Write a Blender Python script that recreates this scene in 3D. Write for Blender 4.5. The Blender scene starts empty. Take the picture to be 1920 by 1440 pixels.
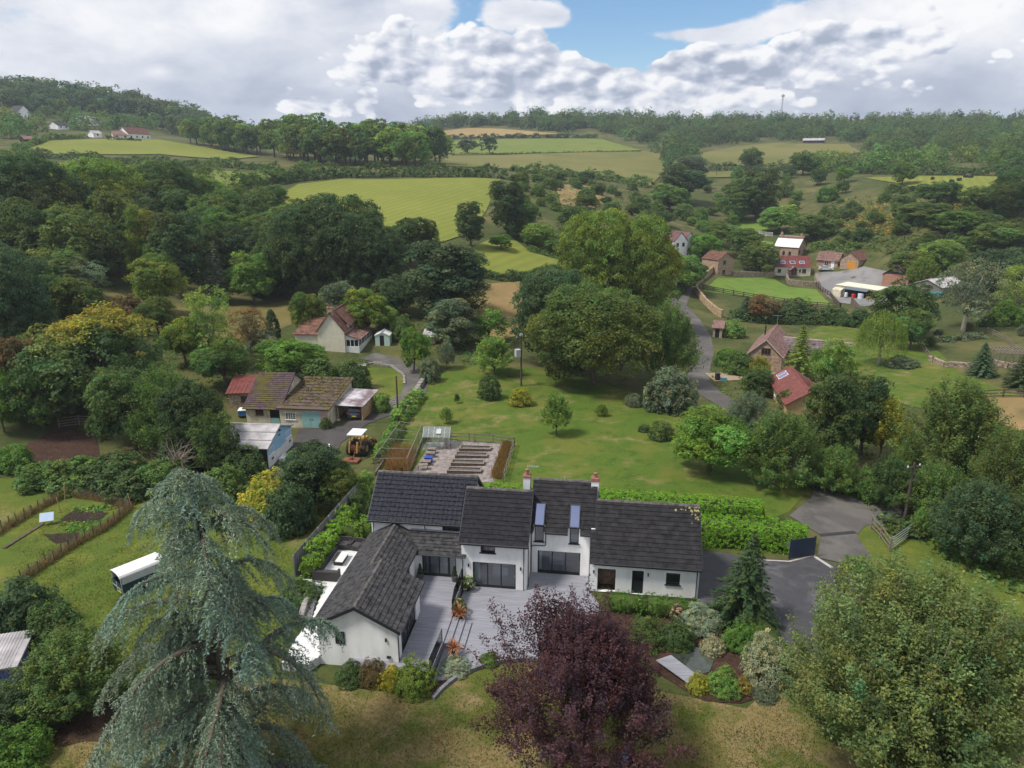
import bpy, math, random
import numpy as np
from mathutils import Vector, Matrix, geometry
R = math.radians
SC = bpy.context.scene
COL = SC.collection
# ---------------------------------------------------------------- camera, sky, sun, exposure
F_PX, PITCH, CAM_H = 1331.0, R(17.0), 28.0
cam_data = bpy.data.cameras.new('camera')
cam_data.sensor_width = 36.0
cam_data.lens = 36.0 * F_PX / 1920.0
cam_data.clip_start, cam_data.clip_end = 0.5, 9000.0
cam = bpy.data.objects.new('camera', cam_data)
COL.objects.link(cam)
cam.location = (0, 0, CAM_H)
cam.rotation_euler = (R(90) - PITCH, 0, 0)
SC.camera = cam
SC.view_settings.view_transform = 'Standard'
SC.view_settings.look = 'None'
SC.view_settings.exposure = 1.6
SC.view_settings.gamma = 1.0
SC.view_settings.use_curve_mapping = False
SUN_DIR = Vector((-0.50, -0.17, 0.84)).normalized()          # towards the sun: left and a little behind the camera
sun_data = bpy.data.lights.new('sun', 'SUN')
sun_data.energy = 1.4
sun_data.angle = R(11.0)
sun_data.color = (1.0, 0.95, 0.87)
sun = bpy.data.objects.new('sun', sun_data)
COL.objects.link(sun)
sun.location = (-60, 30, 90)
sun.rotation_euler = SUN_DIR.to_track_quat('Z', 'Y').to_euler()

def build_world():
    w = bpy.data.worlds.new('World')
    SC.world = w
    w.use_nodes = True
    nt = w.node_tree
    nt.nodes.clear()
    N, L = nt.nodes.new, nt.links.new
    out = N('ShaderNodeOutputWorld')
    sky = N('ShaderNodeTexSky')
    sky.sky_type = 'NISHITA'
    sky.sun_disc = False
    sky.sun_elevation = math.asin(SUN_DIR.z)
    sky.sun_rotation = math.atan2(SUN_DIR.x, SUN_DIR.y)
    sky.air_density, sky.dust_density, sky.ozone_density = 1.0, 0.3, 2.0
    bg_sky = N('ShaderNodeBackground')
    bg_sky.inputs['Strength'].default_value = 0.046
    hs = N('ShaderNodeHueSaturation'); hs.inputs['Saturation'].default_value = 1.2
    L(sky.outputs[0], hs.inputs['Color']); L(hs.outputs[0], bg_sky.inputs['Color'])
    tc = N('ShaderNodeTexCoord')

    def math_(op, a, b=None, c=None, clamp=False):
        n = N('ShaderNodeMath'); n.operation = op; n.use_clamp = clamp
        for i, v in enumerate((a, b, c)):
            if v is None: continue
            if isinstance(v, (int, float)): n.inputs[i].default_value = v
            else: L(v, n.inputs[i])
        return n.outputs[0]

    def vec(op, a, b):
        n = N('ShaderNodeVectorMath'); n.operation = op
        for i, v in enumerate((a, b)):
            if isinstance(v, (tuple, list, Vector)): n.inputs[i].default_value = v
            else: L(v, n.inputs[i])
        return n

    def noise(v, scale, detail, rough, dist=0.0, lac=2.0):
        n = N('ShaderNodeTexNoise')
        n.inputs['Scale'].default_value = scale; n.inputs['Detail'].default_value = detail
        n.inputs['Roughness'].default_value = rough; n.inputs['Distortion'].default_value = dist
        n.inputs['Lacunarity'].default_value = lac
        L(v, n.inputs['Vector'])
        return n.outputs[0]
    d = tc.outputs['Generated']
    sep = N('ShaderNodeSeparateXYZ'); L(d, sep.inputs[0])
    el = sep.outputs['Z']
    p = vec('MULTIPLY', d, (1.0, 1.0, 1.8)).outputs[0]
    p = vec('ADD', p, CLOUD_OFF).outputs[0]
    off = vec('ADD', p, (-0.008, 0.0, 0.013)).outputs[0]

    def voro(v, scale, det):
        n = N('ShaderNodeTexVoronoi'); n.feature = 'F1'
        n.inputs['Scale'].default_value = scale; n.inputs['Detail'].default_value = det; n.inputs['Roughness'].default_value = 0.5
        L(v, n.inputs['Vector']); return n.outputs['Distance']

    def maprange(v, a, b, c, e, smooth=False):
        n = N('ShaderNodeMapRange'); L(v, n.inputs[0])
        if smooth: n.interpolation_type = 'SMOOTHSTEP'
        for i, q in enumerate((a, b, c, e)): n.inputs[i + 1].default_value = q
        return n.outputs[0]

    def px_dir(px, py):
        u, v = (px - 960) / F_PX, (py - 720) / F_PX
        return Vector((u, math.cos(PITCH) - v * math.sin(PITCH), -math.sin(PITCH) - v * math.cos(PITCH))).normalized()

    def blob(px, py, rx, ry, amp):            # soft spot round a direction of the sky, half sizes in degrees
        c = px_dir(px, py)
        q = vec('SUBTRACT', d, tuple(c)).outputs[0]
        q = vec('MULTIPLY', q, (57.3 / rx, 57.3 / rx, 57.3 / ry)).outputs[0]
        r2 = vec('DOT_PRODUCT', q, q).outputs['Value']
        return math_('MULTIPLY', math_('EXPONENT', math_('MULTIPLY', r2, -1.0)), amp)
    n_big = noise(p, 3.0, 2.0, 0.5)
    n_fine = noise(p, 11.0, 10.0, 0.60, 0.25)
    v0 = voro(p, 20.0, 2.0)
    spots = 0.0
    for b in SKY_SPOTS: spots = math_('ADD', blob(*b), spots)
    # high soft sheet of cloud with gaps
    soft = noise(vec('MULTIPLY', p, (1.0, 1.0, 1.7)).outputs[0], 3.6, 6.0, 0.52, 0.5)
    ds = math_('ADD', math_('MULTIPLY_ADD', n_fine, 0.7, math_('MULTIPLY_ADD', n_big, 0.3, math_('MULTIPLY_ADD', soft, 0.5, -0.26))), math_('ADD', maprange(el, 0.0, 0.14, 0.5, 0.17), spots))
    cov_s = maprange(ds, 0.50, 0.66, 0.0, 1.0, True)
    ls = math_('ADD', maprange(soft, 0.30, 0.70, 0.84, 0.26), maprange(el, 0.0, 0.16, -0.20, 0.12))
    ls = math_('MULTIPLY_ADD', n_fine, 1.1, math_('ADD', ls, -0.53))
    # heaped clouds in front of it: crisp puffs, bright where they face the light above, grey below
    dc = math_('MULTIPLY_ADD', n_big, 0.6, math_('MULTIPLY_ADD', n_fine, 0.50, math_('MULTIPLY_ADD', v0, -0.40, 0.06)))
    for b in SKY_HEAPS: dc = math_('ADD', blob(*b), dc)
    cov_c = maprange(dc, 0.52, 0.585, 0.0, 1.0, True)
    rel = math_('MULTIPLY_ADD', math_('SUBTRACT', n_fine, noise(off, 11.0, 8.0, 0.60, 0.25)), 0.9,
                math_('MULTIPLY', math_('SUBTRACT', voro(off, 20.0, 1.5), v0), 0.42))
    lc = math_('MULTIPLY_ADD', rel, 3.4, math_('ADD', maprange(dc, 0.53, 0.92, 0.84, 0.62), maprange(el, 0.02, 0.12, -0.14, 0.02)))
    shades = 0.0
    for b in SKY_SHADES: shades = math_('ADD', blob(*b), shades)
    mixl = N('ShaderNodeMix'); mixl.data_type = 'FLOAT'; L(cov_c, mixl.inputs[0]); L(ls, mixl.inputs[2]); L(lc, mixl.inputs[3])
    lit = math_('ADD', mixl.outputs[0], shades)
    cov = math_('MAXIMUM', cov_s, cov_c)
    ramp = N('ShaderNodeValToRGB'); L(lit, ramp.inputs[0])
    e = ramp.color_ramp.elements
    e[0].position, e[0].color = 0.0, (0.17, 0.195, 0.245, 1)
    e[1].position, e[1].color = 1.0, (0.44, 0.44, 0.445, 1)
    m = e.new(0.35); m.color = (0.25, 0.272, 0.32, 1)
    m = e.new(0.68); m.color = (0.34, 0.353, 0.385, 1)
    bg_c = N('ShaderNodeBackground'); L(ramp.outputs[0], bg_c.inputs['Color'])
    bg_c.inputs['Strength'].default_value = CLOUD_STRENGTH
    mix = N('ShaderNodeMixShader')
    L(cov, mix.inputs[0]); L(bg_sky.outputs[0], mix.inputs[1]); L(bg_c.outputs[0], mix.inputs[2])
    L(mix.outputs[0], out.inputs['Surface'])
    w.cycles.sampling_method = 'MANUAL'
    w.cycles.sample_map_resolution = 512
CLOUD_OFF = (3.7, 1.2, 0.4)
CLOUD_STRENGTH = 0.76
# where the photograph shows blue gaps (-), heaped clouds and grey parts: pixel, half width and height in degrees, amount
SKY_SPOTS = ((1165, 98, 3.8, .9, -.7), (1270, 24, 7.0, 1.9, -.62), (1500, 72, 2.2, .9, -.5), (880, 45, 1.6, 1.8, -.34), (1150, 10, 3.0, 1.5, -.4), (1010, 70, 4, 2, -.2), (40, 30, 2.5, 1.0, -.28),
             (1010, 28, 3.4, .8, .55), (1300, 62, 7.0, .7, .35), (1600, 30, 6.0, 1.2, .35), (1750, 90, 9, 4, .2), (350, 110, 16, 6, .2))
SKY_HEAPS = ((950, 95, 3.0, 1.8, .36), (750, 85, 5.5, 2.2, .36), (1060, 108, 2.4, .9, .28), (880, 140, 11.0, 1.4, .50), (1280, 105, 9.0, 1.5, .46), (1400, 125, 6.0, 1.3, .32), (1560, 78, 2.4, 1.4, .36), (1720, 60, 7.0, 2.0, .28), (1230, 185, 14, 1.2, .42), (560, 200, 6, .9, .40), (1165, 99, 3.6, .8, -.85), (1300, 22, 7, 1.5, -.6))
SKY_SHADES = ((480, 145, 3.6, 2.0, -.30), (350, 110, 5, 1.0, -.15), (700, 195, 5, 1.4, -.32), (1000, 180, 6, 1.1, -.22), (1350, 125, 4, .8, -.22), (1750, 165, 8, 1.8, -.18), (1040, 32, 2.6, .6, -.30), (600, 205, 3, 1.0, .2),
              (300, 85, 2.0, .6, .22), (300, 137, .9, .45, .4), (200, 20, 9, 2.2, .15), (1200, 195, 8, .6, .12), (1850, 40, 4, 2, .12))
build_world()
SC.cycles.max_bounces = 5
SC.cycles.diffuse_bounces = 3
SC.cycles.glossy_bounces = 2
SC.cycles.transmission_bounces = 4
SC.cycles.transparent_max_bounces = 8
SC.cycles.volume_bounces = 0
SC.cycles.use_denoising = True
# ---------------------------------------------------------------- geometry of the place (pixel -> point on the ground)
#GEO0
S_, C_ = math.sin(PITCH), math.cos(PITCH)
def ray(px, py):
    u, v = (px - 960) / F_PX, (py - 720) / F_PX
    return (u, C_ - v * S_, -S_ - v * C_)
def onz(px, py, z=0.0):
    d = ray(px, py); t = (z - CAM_H) / d[2]
    return (d[0] * t, d[1] * t, z)
def at_depth(px, py, Z):
    d = ray(px, py)
    return (d[0] * Z, d[1] * Z, CAM_H + d[2] * Z)
def project(x, y, z):
    dz = z - CAM_H; Z = y * C_ - dz * S_
    return (960 + F_PX * x / Z, 720 + F_PX * (-dz * C_ - y * S_) / Z, Z)
PTS_Z = [(200,1440,0),(960,1440,0),(1700,1440,0),(0,1440,-.6),(100,1100,-2),(300,950,-2.2),(700,1000,-.1),(960,1000,0),(1300,1000,0),
  (1600,900,-.6),(1850,900,-1),(1900,1200,-.3),(1500,1100,0),(960,1200,0),(600,1200,0),(100,830,-2.5),(560,860,-2),(660,790,-2),(880,760,-1.4),(1050,760,-1.4),
  (1200,800,-1),(1300,690,-2.8),(1420,690,-3.2),(1650,680,-3),(1880,700,-2),(1270,600,-4.2),(1450,530,-5.2),(1560,525,-5.2),(1680,560,-4.6),(1340,620,-4),
  (1850,600,-2),(700,680,-1.2),(640,660,0),(760,620,.6),(840,720,-1.2),(760,760,-1.8)]
PTS_D = [(500,560,150),(350,560,140),(200,560,125),(0,560,112),(20,700,92),(100,450,168),(330,470,175),(500,470,180),(100,350,230),(400,350,230),
  (100,300,300),(250,290,360),(250,262,420),(60,240,450),(480,290,400),(50,185,650),(200,197,650),(330,222,650),(450,262,650),(600,280,600),
  (850,440,185),(560,370,240),(720,430,192),(930,340,265),(640,335,270),(800,300,400),(1200,340,380),(1150,290,520),(870,287,520),(1000,262,650),
  (850,252,720),(1000,245,720),(1000,217,860),(800,240,800),(480,292,900),(620,288,900),(700,268,850),(400,262,900),(560,290,620),(1250,222,900),(1500,226,950),(1750,228,950),(1900,228,950),(1450,290,520),(1450,275,600),
  (1330,330,420),(1600,330,350),(1800,335,300),(1780,365,250),(1900,340,290),(1650,420,228),(1850,430,212),(1850,500,190),(1550,440,250),
  (1500,400,300),(1400,420,290),(1300,440,255),(1100,430,220),(1070,370,260),(950,480,172),(930,560,145),(900,620,125),(800,520,152),(1180,520,185),(1320,480,225)]
PTS_W = [(-60,-60,-.5),(60,-60,0),(-140,-40,2),(140,-40,-1),(-140,70,8),(120,60,-2),(-900,200,60),(900,200,20),(-1000,700,90),(1000,700,80),(-1000,1500,50),(0,1500,50),(1000,1500,55),(-400,1500,50),(400,1500,55)]
def _ctrl():
    P = [onz(a, b, z) for a, b, z in PTS_Z] + [at_depth(*q) for q in PTS_D] + [tuple(map(float, q)) for q in PTS_W]
    return np.array(P)
CP = _ctrl()
_SCALE = 100.0
def _tps_fit(lam=0.015):
    X = CP[:, :2] / _SCALE; n = len(X)
    r2 = ((X[:, None] - X[None]) ** 2).sum(-1)
    K = 0.5 * r2 * np.log(r2 + 1e-12) + lam * np.eye(n)
    Pm = np.hstack([np.ones((n, 1)), X])
    A = np.block([[K, Pm], [Pm.T, np.zeros((3, 3))]])
    return np.linalg.solve(A, np.concatenate([CP[:, 2], np.zeros(3)]))
_W = _tps_fit()
def tps(xy):
    X = CP[:, :2] / _SCALE; q = xy / _SCALE
    r2 = ((q[:, None] - X[None]) ** 2).sum(-1)
    K = 0.5 * r2 * np.log(r2 + 1e-12)
    return K @ _W[:-3] + _W[-3] + q @ _W[-2:]
def _axis(lo, hi, near, k):
    out = [0.0]
    while out[-1] < hi: out.append(out[-1] + near + k * out[-1])
    neg = [0.0]
    while neg[-1] > lo: neg.append(neg[-1] - near + k * neg[-1])
    return np.array(sorted(set(neg + out)))
GX = _axis(-1050, 1050, 2.2, 0.030)
GY = _axis(-70, 1500, 2.2, 0.012)
_gx, _gy = np.meshgrid(GX, GY)
GZ = np.clip(tps(np.stack([_gx.ravel(), _gy.ravel()], 1)), -12, 112).reshape(_gx.shape)
GZ -= 0.16 * np.exp(-((_gx / 19.0) ** 4 + ((_gy - 43.0) / 13.0) ** 4))
def ground_np(x, y):
    i = np.clip(np.searchsorted(GX, x) - 1, 0, len(GX) - 2); j = np.clip(np.searchsorted(GY, y) - 1, 0, len(GY) - 2)
    fx = np.clip((x - GX[i]) / (GX[i + 1] - GX[i]), 0, 1); fy = np.clip((y - GY[j]) / (GY[j + 1] - GY[j]), 0, 1)
    # same split of each cell into two triangles as the mesh
    z00, z10, z01, z11 = GZ[j, i], GZ[j, i + 1], GZ[j + 1, i], GZ[j + 1, i + 1]
    return np.where(fx >= fy, z00 + fx * (z10 - z00) + fy * (z11 - z10), z00 + fy * (z01 - z00) + fx * (z11 - z01))
def gz(x, y):
    return float(ground_np(np.array([x]), np.array([y]))[0])
_TS = np.concatenate([np.arange(20, 200, 0.5), np.arange(200, 1300, 2.0)])
def G(px, py):
    """the point of the ground seen at a pixel of the photograph"""
    d = ray(px, py)
    x, y, z = d[0] * _TS, d[1] * _TS, CAM_H + d[2] * _TS
    h = z - ground_np(x, y)
    k = np.nonzero(h <= 0)[0]
    if len(k) == 0: k = [int(np.argmin(h))]
    k = k[0]
    if k == 0: t = _TS[0]
    else:
        a, b = h[k - 1], h[k]
        t = _TS[k - 1] + (_TS[k] - _TS[k - 1]) * (a / (a - b) if a != b and a > 0 >= b else 1.0)
    x, y = d[0] * t, d[1] * t
    return (x, y, gz(x, y))
def depth_of(x, y, z):
    return y * C_ - (z - CAM_H) * S_
#GEO1
# ---------------------------------------------------------------- mesh helpers
class MB:
    """collects faces; build() links them as ONE mesh object"""
    def __init__(s): s.v, s.f, s.m = [], [], []
    def face(s, pts, m=0):
        b = len(s.v); s.v += [tuple(p) for p in pts]; s.f.append(tuple(range(b, b + len(pts)))); s.m.append(m)
    def mesh(s, v, f, m=0):
        b = len(s.v); s.v += [tuple(p) for p in v]; s.f += [tuple(i + b for i in q) for q in f]; s.m += [m] * len(f)
    def box(s, x0, x1, y0, y1, z0, z1, m=0):
        s.hexa([(x0, y0), (x1, y0), (x1, y1), (x0, y1)], z0, z1, m)
    def hexa(s, q, z0, z1, m=0):                        # prism over a polygon given anticlockwise
        n = len(q)
        z0 = z0 if hasattr(z0, '__len__') else [z0] * n; z1 = z1 if hasattr(z1, '__len__') else [z1] * n
        v = [(p[0], p[1], z0[i]) for i, p in enumerate(q)] + [(p[0], p[1], z1[i]) for i, p in enumerate(q)]
        f = [tuple(range(n))[::-1], tuple(range(n, 2 * n))] + [(i, (i + 1) % n, n + (i + 1) % n, n + i) for i in range(n)]
        s.mesh(v, f, m)
    def slab(s, q, t, m=0):                             # thick sheet: top polygon q (3-D), thickness t along its normal
        q = [Vector(p) for p in q]; nn = (q[1] - q[0]).cross(q[-1] - q[0]).normalized() * t; n = len(q)
        v = q + [p - nn for p in q]
        f = [tuple(range(n)), tuple(range(n, 2 * n))[::-1]] + [(i, n + i, n + (i + 1) % n, (i + 1) % n) for i in range(n)]
        s.mesh(v, f, m)
    def bar(s, p0, p1, w, h=None, m=0, up=(0, 0, 1)):   # square bar between two points
        p0, p1 = Vector(p0), Vector(p1); h = w if h is None else h
        d = (p1 - p0)
        if d.length < 1e-6: return
        d.normalize(); a = d.cross(Vector(up))
        if a.length < 1e-3: a = d.cross(Vector((1, 0, 0)))
        a.normalize(); b = a.cross(d).normalized()
        a, b = a * w / 2, b * h / 2
        v = [p0 - a - b, p0 + a - b, p0 + a + b, p0 - a + b, p1 - a - b, p1 + a - b, p1 + a + b, p1 - a + b]
        s.mesh(v, [(0, 1, 2, 3), (7, 6, 5, 4), (0, 4, 5, 1), (1, 5, 6, 2), (2, 6, 7, 3), (3, 7, 4, 0)], m)
    def tube(s, pts, rad, n=6, m=0, cap=True):
        pts = [Vector(p) for p in pts]; rings = []
        rad = rad if hasattr(rad, '__len__') else [rad] * len(pts)
        a = None; b0 = len(s.v)
        for i, p in enumerate(pts):
            d = (pts[min(i + 1, len(pts) - 1)] - pts[max(i - 1, 0)])
            if d.length < 1e-9: d = Vector((0, 0, 1))
            d.normalize()
            if a is None: a = d.orthogonal().normalized()
            else:
                a = a - d * a.dot(d); a = a.normalized() if a.length > 1e-6 else d.orthogonal().normalized()
            b = d.cross(a)
            for k in range(n):
                t = 2 * math.pi * k / n
                s.v.append(tuple(p + (a * math.cos(t) + b * math.sin(t)) * rad[i]))
        for i in range(len(pts) - 1):
            for k in range(n):
                s.f.append((b0 + i * n + k, b0 + i * n + (k + 1) % n, b0 + (i + 1) * n + (k + 1) % n, b0 + (i + 1) * n + k)); s.m.append(m)
        if cap:
            s.f.append(tuple(b0 + k for k in range(n))[::-1]); s.m.append(m)
            e = b0 + (len(pts) - 1) * n
            s.f.append(tuple(e + k for k in range(n))); s.m.append(m)
    def lathe(s, prof, n=10, c=(0, 0, 0), m=0):          # prof: (radius, z) from bottom to top
        b0 = len(s.v)
        for r, z in prof:
            for k in range(n):
                t = 2 * math.pi * k / n; s.v.append((c[0] + r * math.cos(t), c[1] + r * math.sin(t), c[2] + z))
        for i in range(len(prof) - 1):
            for k in range(n):
                s.f.append((b0 + i * n + k, b0 + i * n + (k + 1) % n, b0 + (i + 1) * n + (k + 1) % n, b0 + (i + 1) * n + k)); s.m.append(m)
        s.f.append(tuple(b0 + k for k in range(n))[::-1]); s.m.append(m)
        e = b0 + (len(prof) - 1) * n
        s.f.append(tuple(e + k for k in range(n))); s.m.append(m)
    def build(s, name, mat, parent=None, loc=None, smooth=False, kind=None):
        me = bpy.data.meshes.new(name)
        me.from_pydata(s.v, [], s.f)
        for m in (mat if isinstance(mat, (list, tuple)) else [mat]): me.materials.append(m)
        if any(s.m): me.polygons.foreach_set('material_index', s.m)
        if smooth: me.polygons.foreach_set('use_smooth', [True] * len(s.f))
        me.update()
        return link(name, me, parent, loc, kind)

def link(name, me, parent=None, loc=None, kind=None):
    o = bpy.data.objects.new(name, me); COL.objects.link(o)
    if parent is not None: o.parent = parent
    if loc is not None: o.location = loc
    if kind: o['kind'] = kind
    return o
def tag(o, label, cat, group=None):
    o['label'] = label; o['category'] = cat
    if group: o['group'] = group
    return o
def thing(name, label, cat, loc=(0, 0, 0), rz=0.0, group=None):
    o = bpy.data.objects.new(name, None); COL.objects.link(o)
    o.empty_display_size = 0.5
    o.location = loc; o.rotation_euler = (0, 0, rz)
    return tag(o, label, cat, group)
def clone(o, parent=None):
    c = o.copy(); COL.objects.link(c)
    if parent is not None: c.parent = parent
    for ch in list(o.children): clone(ch, c)
    return c

# ---------------------------------------------------------------- materials
def _mat(name):
    m = bpy.data.materials.new(name); m.use_nodes = True
    nt = m.node_tree; b = nt.nodes['Principled BSDF']
    return m, nt, b
def noisy(name, c, var=0.25, scale=3.0, rough=0.8, bump=0.0, bscale=30.0, c2=None, detail=6.0, spec=0.3, metal=0.0, stretch=(1, 1, 1), thr=(0.3, 0.7)):
    """a colour that wanders between two values of itself (or to c2), with fine relief"""
    m, nt, b = _mat(name); N, L = nt.nodes.new, nt.links.new
    tc = N('ShaderNodeTexCoord'); mp = N('ShaderNodeMapping'); mp.inputs['Scale'].default_value = stretch
    L(tc.outputs['Object'], mp.inputs[0])
    n = N('ShaderNodeTexNoise'); n.inputs['Scale'].default_value = scale; n.inputs['Detail'].default_value = detail; n.inputs['Roughness'].default_value = 0.6
    L(mp.outputs[0], n.inputs['Vector'])
    r = N('ShaderNodeValToRGB'); L(n.outputs[0], r.inputs[0])
    lo = tuple(max(0, x * (1 - var)) for x in c); hi = tuple(min(1, x * (1 + var)) for x in (c2 or c))
    r.color_ramp.elements[0].position, r.color_ramp.elements[1].position = thr
    r.color_ramp.elements[0].color = (*lo, 1); r.color_ramp.elements[1].color = (*hi, 1)
    L(r.outputs[0], b.inputs['Base Color'])
    b.inputs['Roughness'].default_value = rough; b.inputs['Specular IOR Level'].default_value = spec; b.inputs['Metallic'].default_value = metal
    if bump:
        n2 = N('ShaderNodeTexNoise'); n2.inputs['Scale'].default_value = bscale; n2.inputs['Detail'].default_value = 4
        L(mp.outputs[0], n2.inputs['Vector'])
        bp = N('ShaderNodeBump'); bp.inputs['Strength'].default_value = bump; bp.inputs['Distance'].default_value = 0.05
        L(n2.outputs[0], bp.inputs['Height']); L(bp.outputs[0], b.inputs['Normal'])
    return m
def blotched(name, layers, rough=0.9, bump=0.3, bscale=8.0, stripes=None, spec=0.15):
    """ground cover: first layer is the base, each further layer (colour, scale, low, high, detail) lies over it in noise patches"""
    m, nt, b = _mat(name); N, L = nt.nodes.new, nt.links.new
    tc = N('ShaderNodeTexCoord'); v = tc.outputs['Object']
    base = N('ShaderNodeRGB'); base.outputs[0].default_value = (*layers[0], 1); cur = base.outputs[0]
    for i, (c, sc, lo, hi, det) in enumerate(layers[1:]):
        mp = N('ShaderNodeMapping'); mp.inputs['Location'].default_value = (i * 13.7, i * 7.1, 0); L(v, mp.inputs[0])
        n = N('ShaderNodeTexNoise'); n.inputs['Scale'].default_value = sc; n.inputs['Detail'].default_value = det; n.inputs['Roughness'].default_value = 0.62
        n.inputs['Distortion'].default_value = 0.3
        L(mp.outputs[0], n.inputs['Vector'])
        mr = N('ShaderNodeMapRange'); L(n.outputs[0], mr.inputs[0]); mr.inputs[1].default_value = lo; mr.inputs[2].default_value = hi
        mx = N('ShaderNodeMix'); mx.data_type = 'RGBA'; L(mr.outputs[0], mx.inputs['Factor']); L(cur, mx.inputs['A']); mx.inputs['B'].default_value = (*c, 1)
        cur = mx.outputs['Result']
    if stripes:
        c, ang, sc, amt = stripes
        mp = N('ShaderNodeMapping'); mp.inputs['Rotation'].default_value = (0, 0, ang); L(v, mp.inputs[0])
        wv = N('ShaderNodeTexWave'); wv.inputs['Scale'].default_value = sc; wv.inputs['Distortion'].default_value = 1.2; wv.inputs['Detail'].default_value = 3
        wv.inputs['Detail Scale'].default_value = 2.0
        L(mp.outputs[0], wv.inputs['Vector'])
        mm = N('ShaderNodeMath'); mm.operation = 'MULTIPLY'; L(wv.outputs['Fac'], mm.inputs[0]); mm.inputs[1].default_value = amt
        mx = N('ShaderNodeMix'); mx.data_type = 'RGBA'; L(mm.outputs[0], mx.inputs['Factor']); L(cur, mx.inputs['A']); mx.inputs['B'].default_value = (*c, 1)
        cur = mx.outputs['Result']
    L(cur, b.inputs['Base Color']); b.inputs['Roughness'].default_value = rough; b.inputs['Specular IOR Level'].default_value = spec
    if bump:
        n2 = N('ShaderNodeTexNoise'); n2.inputs['Scale'].default_value = bscale; n2.inputs['Detail'].default_value = 6; n2.inputs['Roughness'].default_value = 0.7
        L(v, n2.inputs['Vector'])
        bp = N('ShaderNodeBump'); bp.inputs['Strength'].default_value = bump; bp.inputs['Distance'].default_value = 0.25
        L(n2.outputs[0], bp.inputs['Height']); L(bp.outputs[0], b.inputs['Normal'])
    return m
def flat(name, c, rough=0.6, spec=0.4, metal=0.0):
    return noisy(name, c, 0.10, 2.5, rough, 0.0, spec=spec, metal=metal)
def glass_mat(name, tint=(0.5, 0.55, 0.6), gloss=0.35, sheen=(.95, .97, 1)):
    m, nt, b = _mat(name); N, L = nt.nodes.new, nt.links.new
    nt.nodes.remove(b); out = nt.nodes['Material Output']
    t = N('ShaderNodeBsdfTransparent'); t.inputs[0].default_value = (*tint, 1)
    g = N('ShaderNodeBsdfGlossy'); g.inputs['Roughness'].default_value = 0.02; g.inputs[0].default_value = (*sheen, 1)
    fr = N('ShaderNodeFresnel'); fr.inputs['IOR'].default_value = 1.55
    ad = N('ShaderNodeMath'); ad.operation = 'ADD'; ad.use_clamp = True; ad.inputs[1].default_value = gloss
    L(fr.outputs[0], ad.inputs[0])
    mx = N('ShaderNodeMixShader'); L(ad.outputs[0], mx.inputs[0]); L(t.outputs[0], mx.inputs[1]); L(g.outputs[0], mx.inputs[2]); L(mx.outputs[0], out.inputs[0])
    return m
def leaf_mat(name, trans=0.3, rough=0.55, spec=0.35):
    """leaf colour = the plant's own colour (object colour) times each leaf's small difference"""
    m, nt, b = _mat(name); N, L = nt.nodes.new, nt.links.new
    oi = N('ShaderNodeObjectInfo'); at = N('ShaderNodeVertexColor'); at.layer_name = 'tint'
    mx = N('ShaderNodeMix'); mx.data_type = 'RGBA'; mx.blend_type = 'MULTIPLY'; mx.inputs['Factor'].default_value = 1.0
    L(oi.outputs['Color'], mx.inputs['A']); L(at.outputs['Color'], mx.inputs['B'])
    c = mx.outputs['Result']
    L(c, b.inputs['Base Color']); b.inputs['Roughness'].default_value = rough; b.inputs['Specular IOR Level'].default_value = spec
    tr = N('ShaderNodeBsdfTranslucent'); sc_ = N('ShaderNodeMix'); sc_.data_type = 'RGBA'; sc_.blend_type = 'MULTIPLY'; sc_.inputs['Factor'].default_value = 1.0; sc_.inputs['B'].default_value = (1.7, 1.75, 1.2, 1); L(c, sc_.inputs['A']); L(sc_.outputs['Result'], tr.inputs[0])
    ms = N('ShaderNodeMixShader'); ms.inputs[0].default_value = trans
    L(b.outputs[0], ms.inputs[1]); L(tr.outputs[0], ms.inputs[2]); L(ms.outputs[0], nt.nodes['Material Output'].inputs[0])
    return m
LEAF = leaf_mat('leaf', 0.42, 0.6, 0.2); NEEDLE = leaf_mat('needle', 0.2, 0.7, 0.15)
BARK = noisy('bark', (0.10, 0.08, 0.06), 0.4, 6, 0.95, 0.5, 20, stretch=(1, 1, 0.3))
BARK_PALE = noisy('bark_pale', (0.26, 0.23, 0.19), 0.4, 6, 0.95, 0.4, 20, stretch=(1, 1, 0.3))
DEADWOOD = noisy('dead_wood', (0.22, 0.18, 0.13), 0.35, 4, 0.95)

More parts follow.
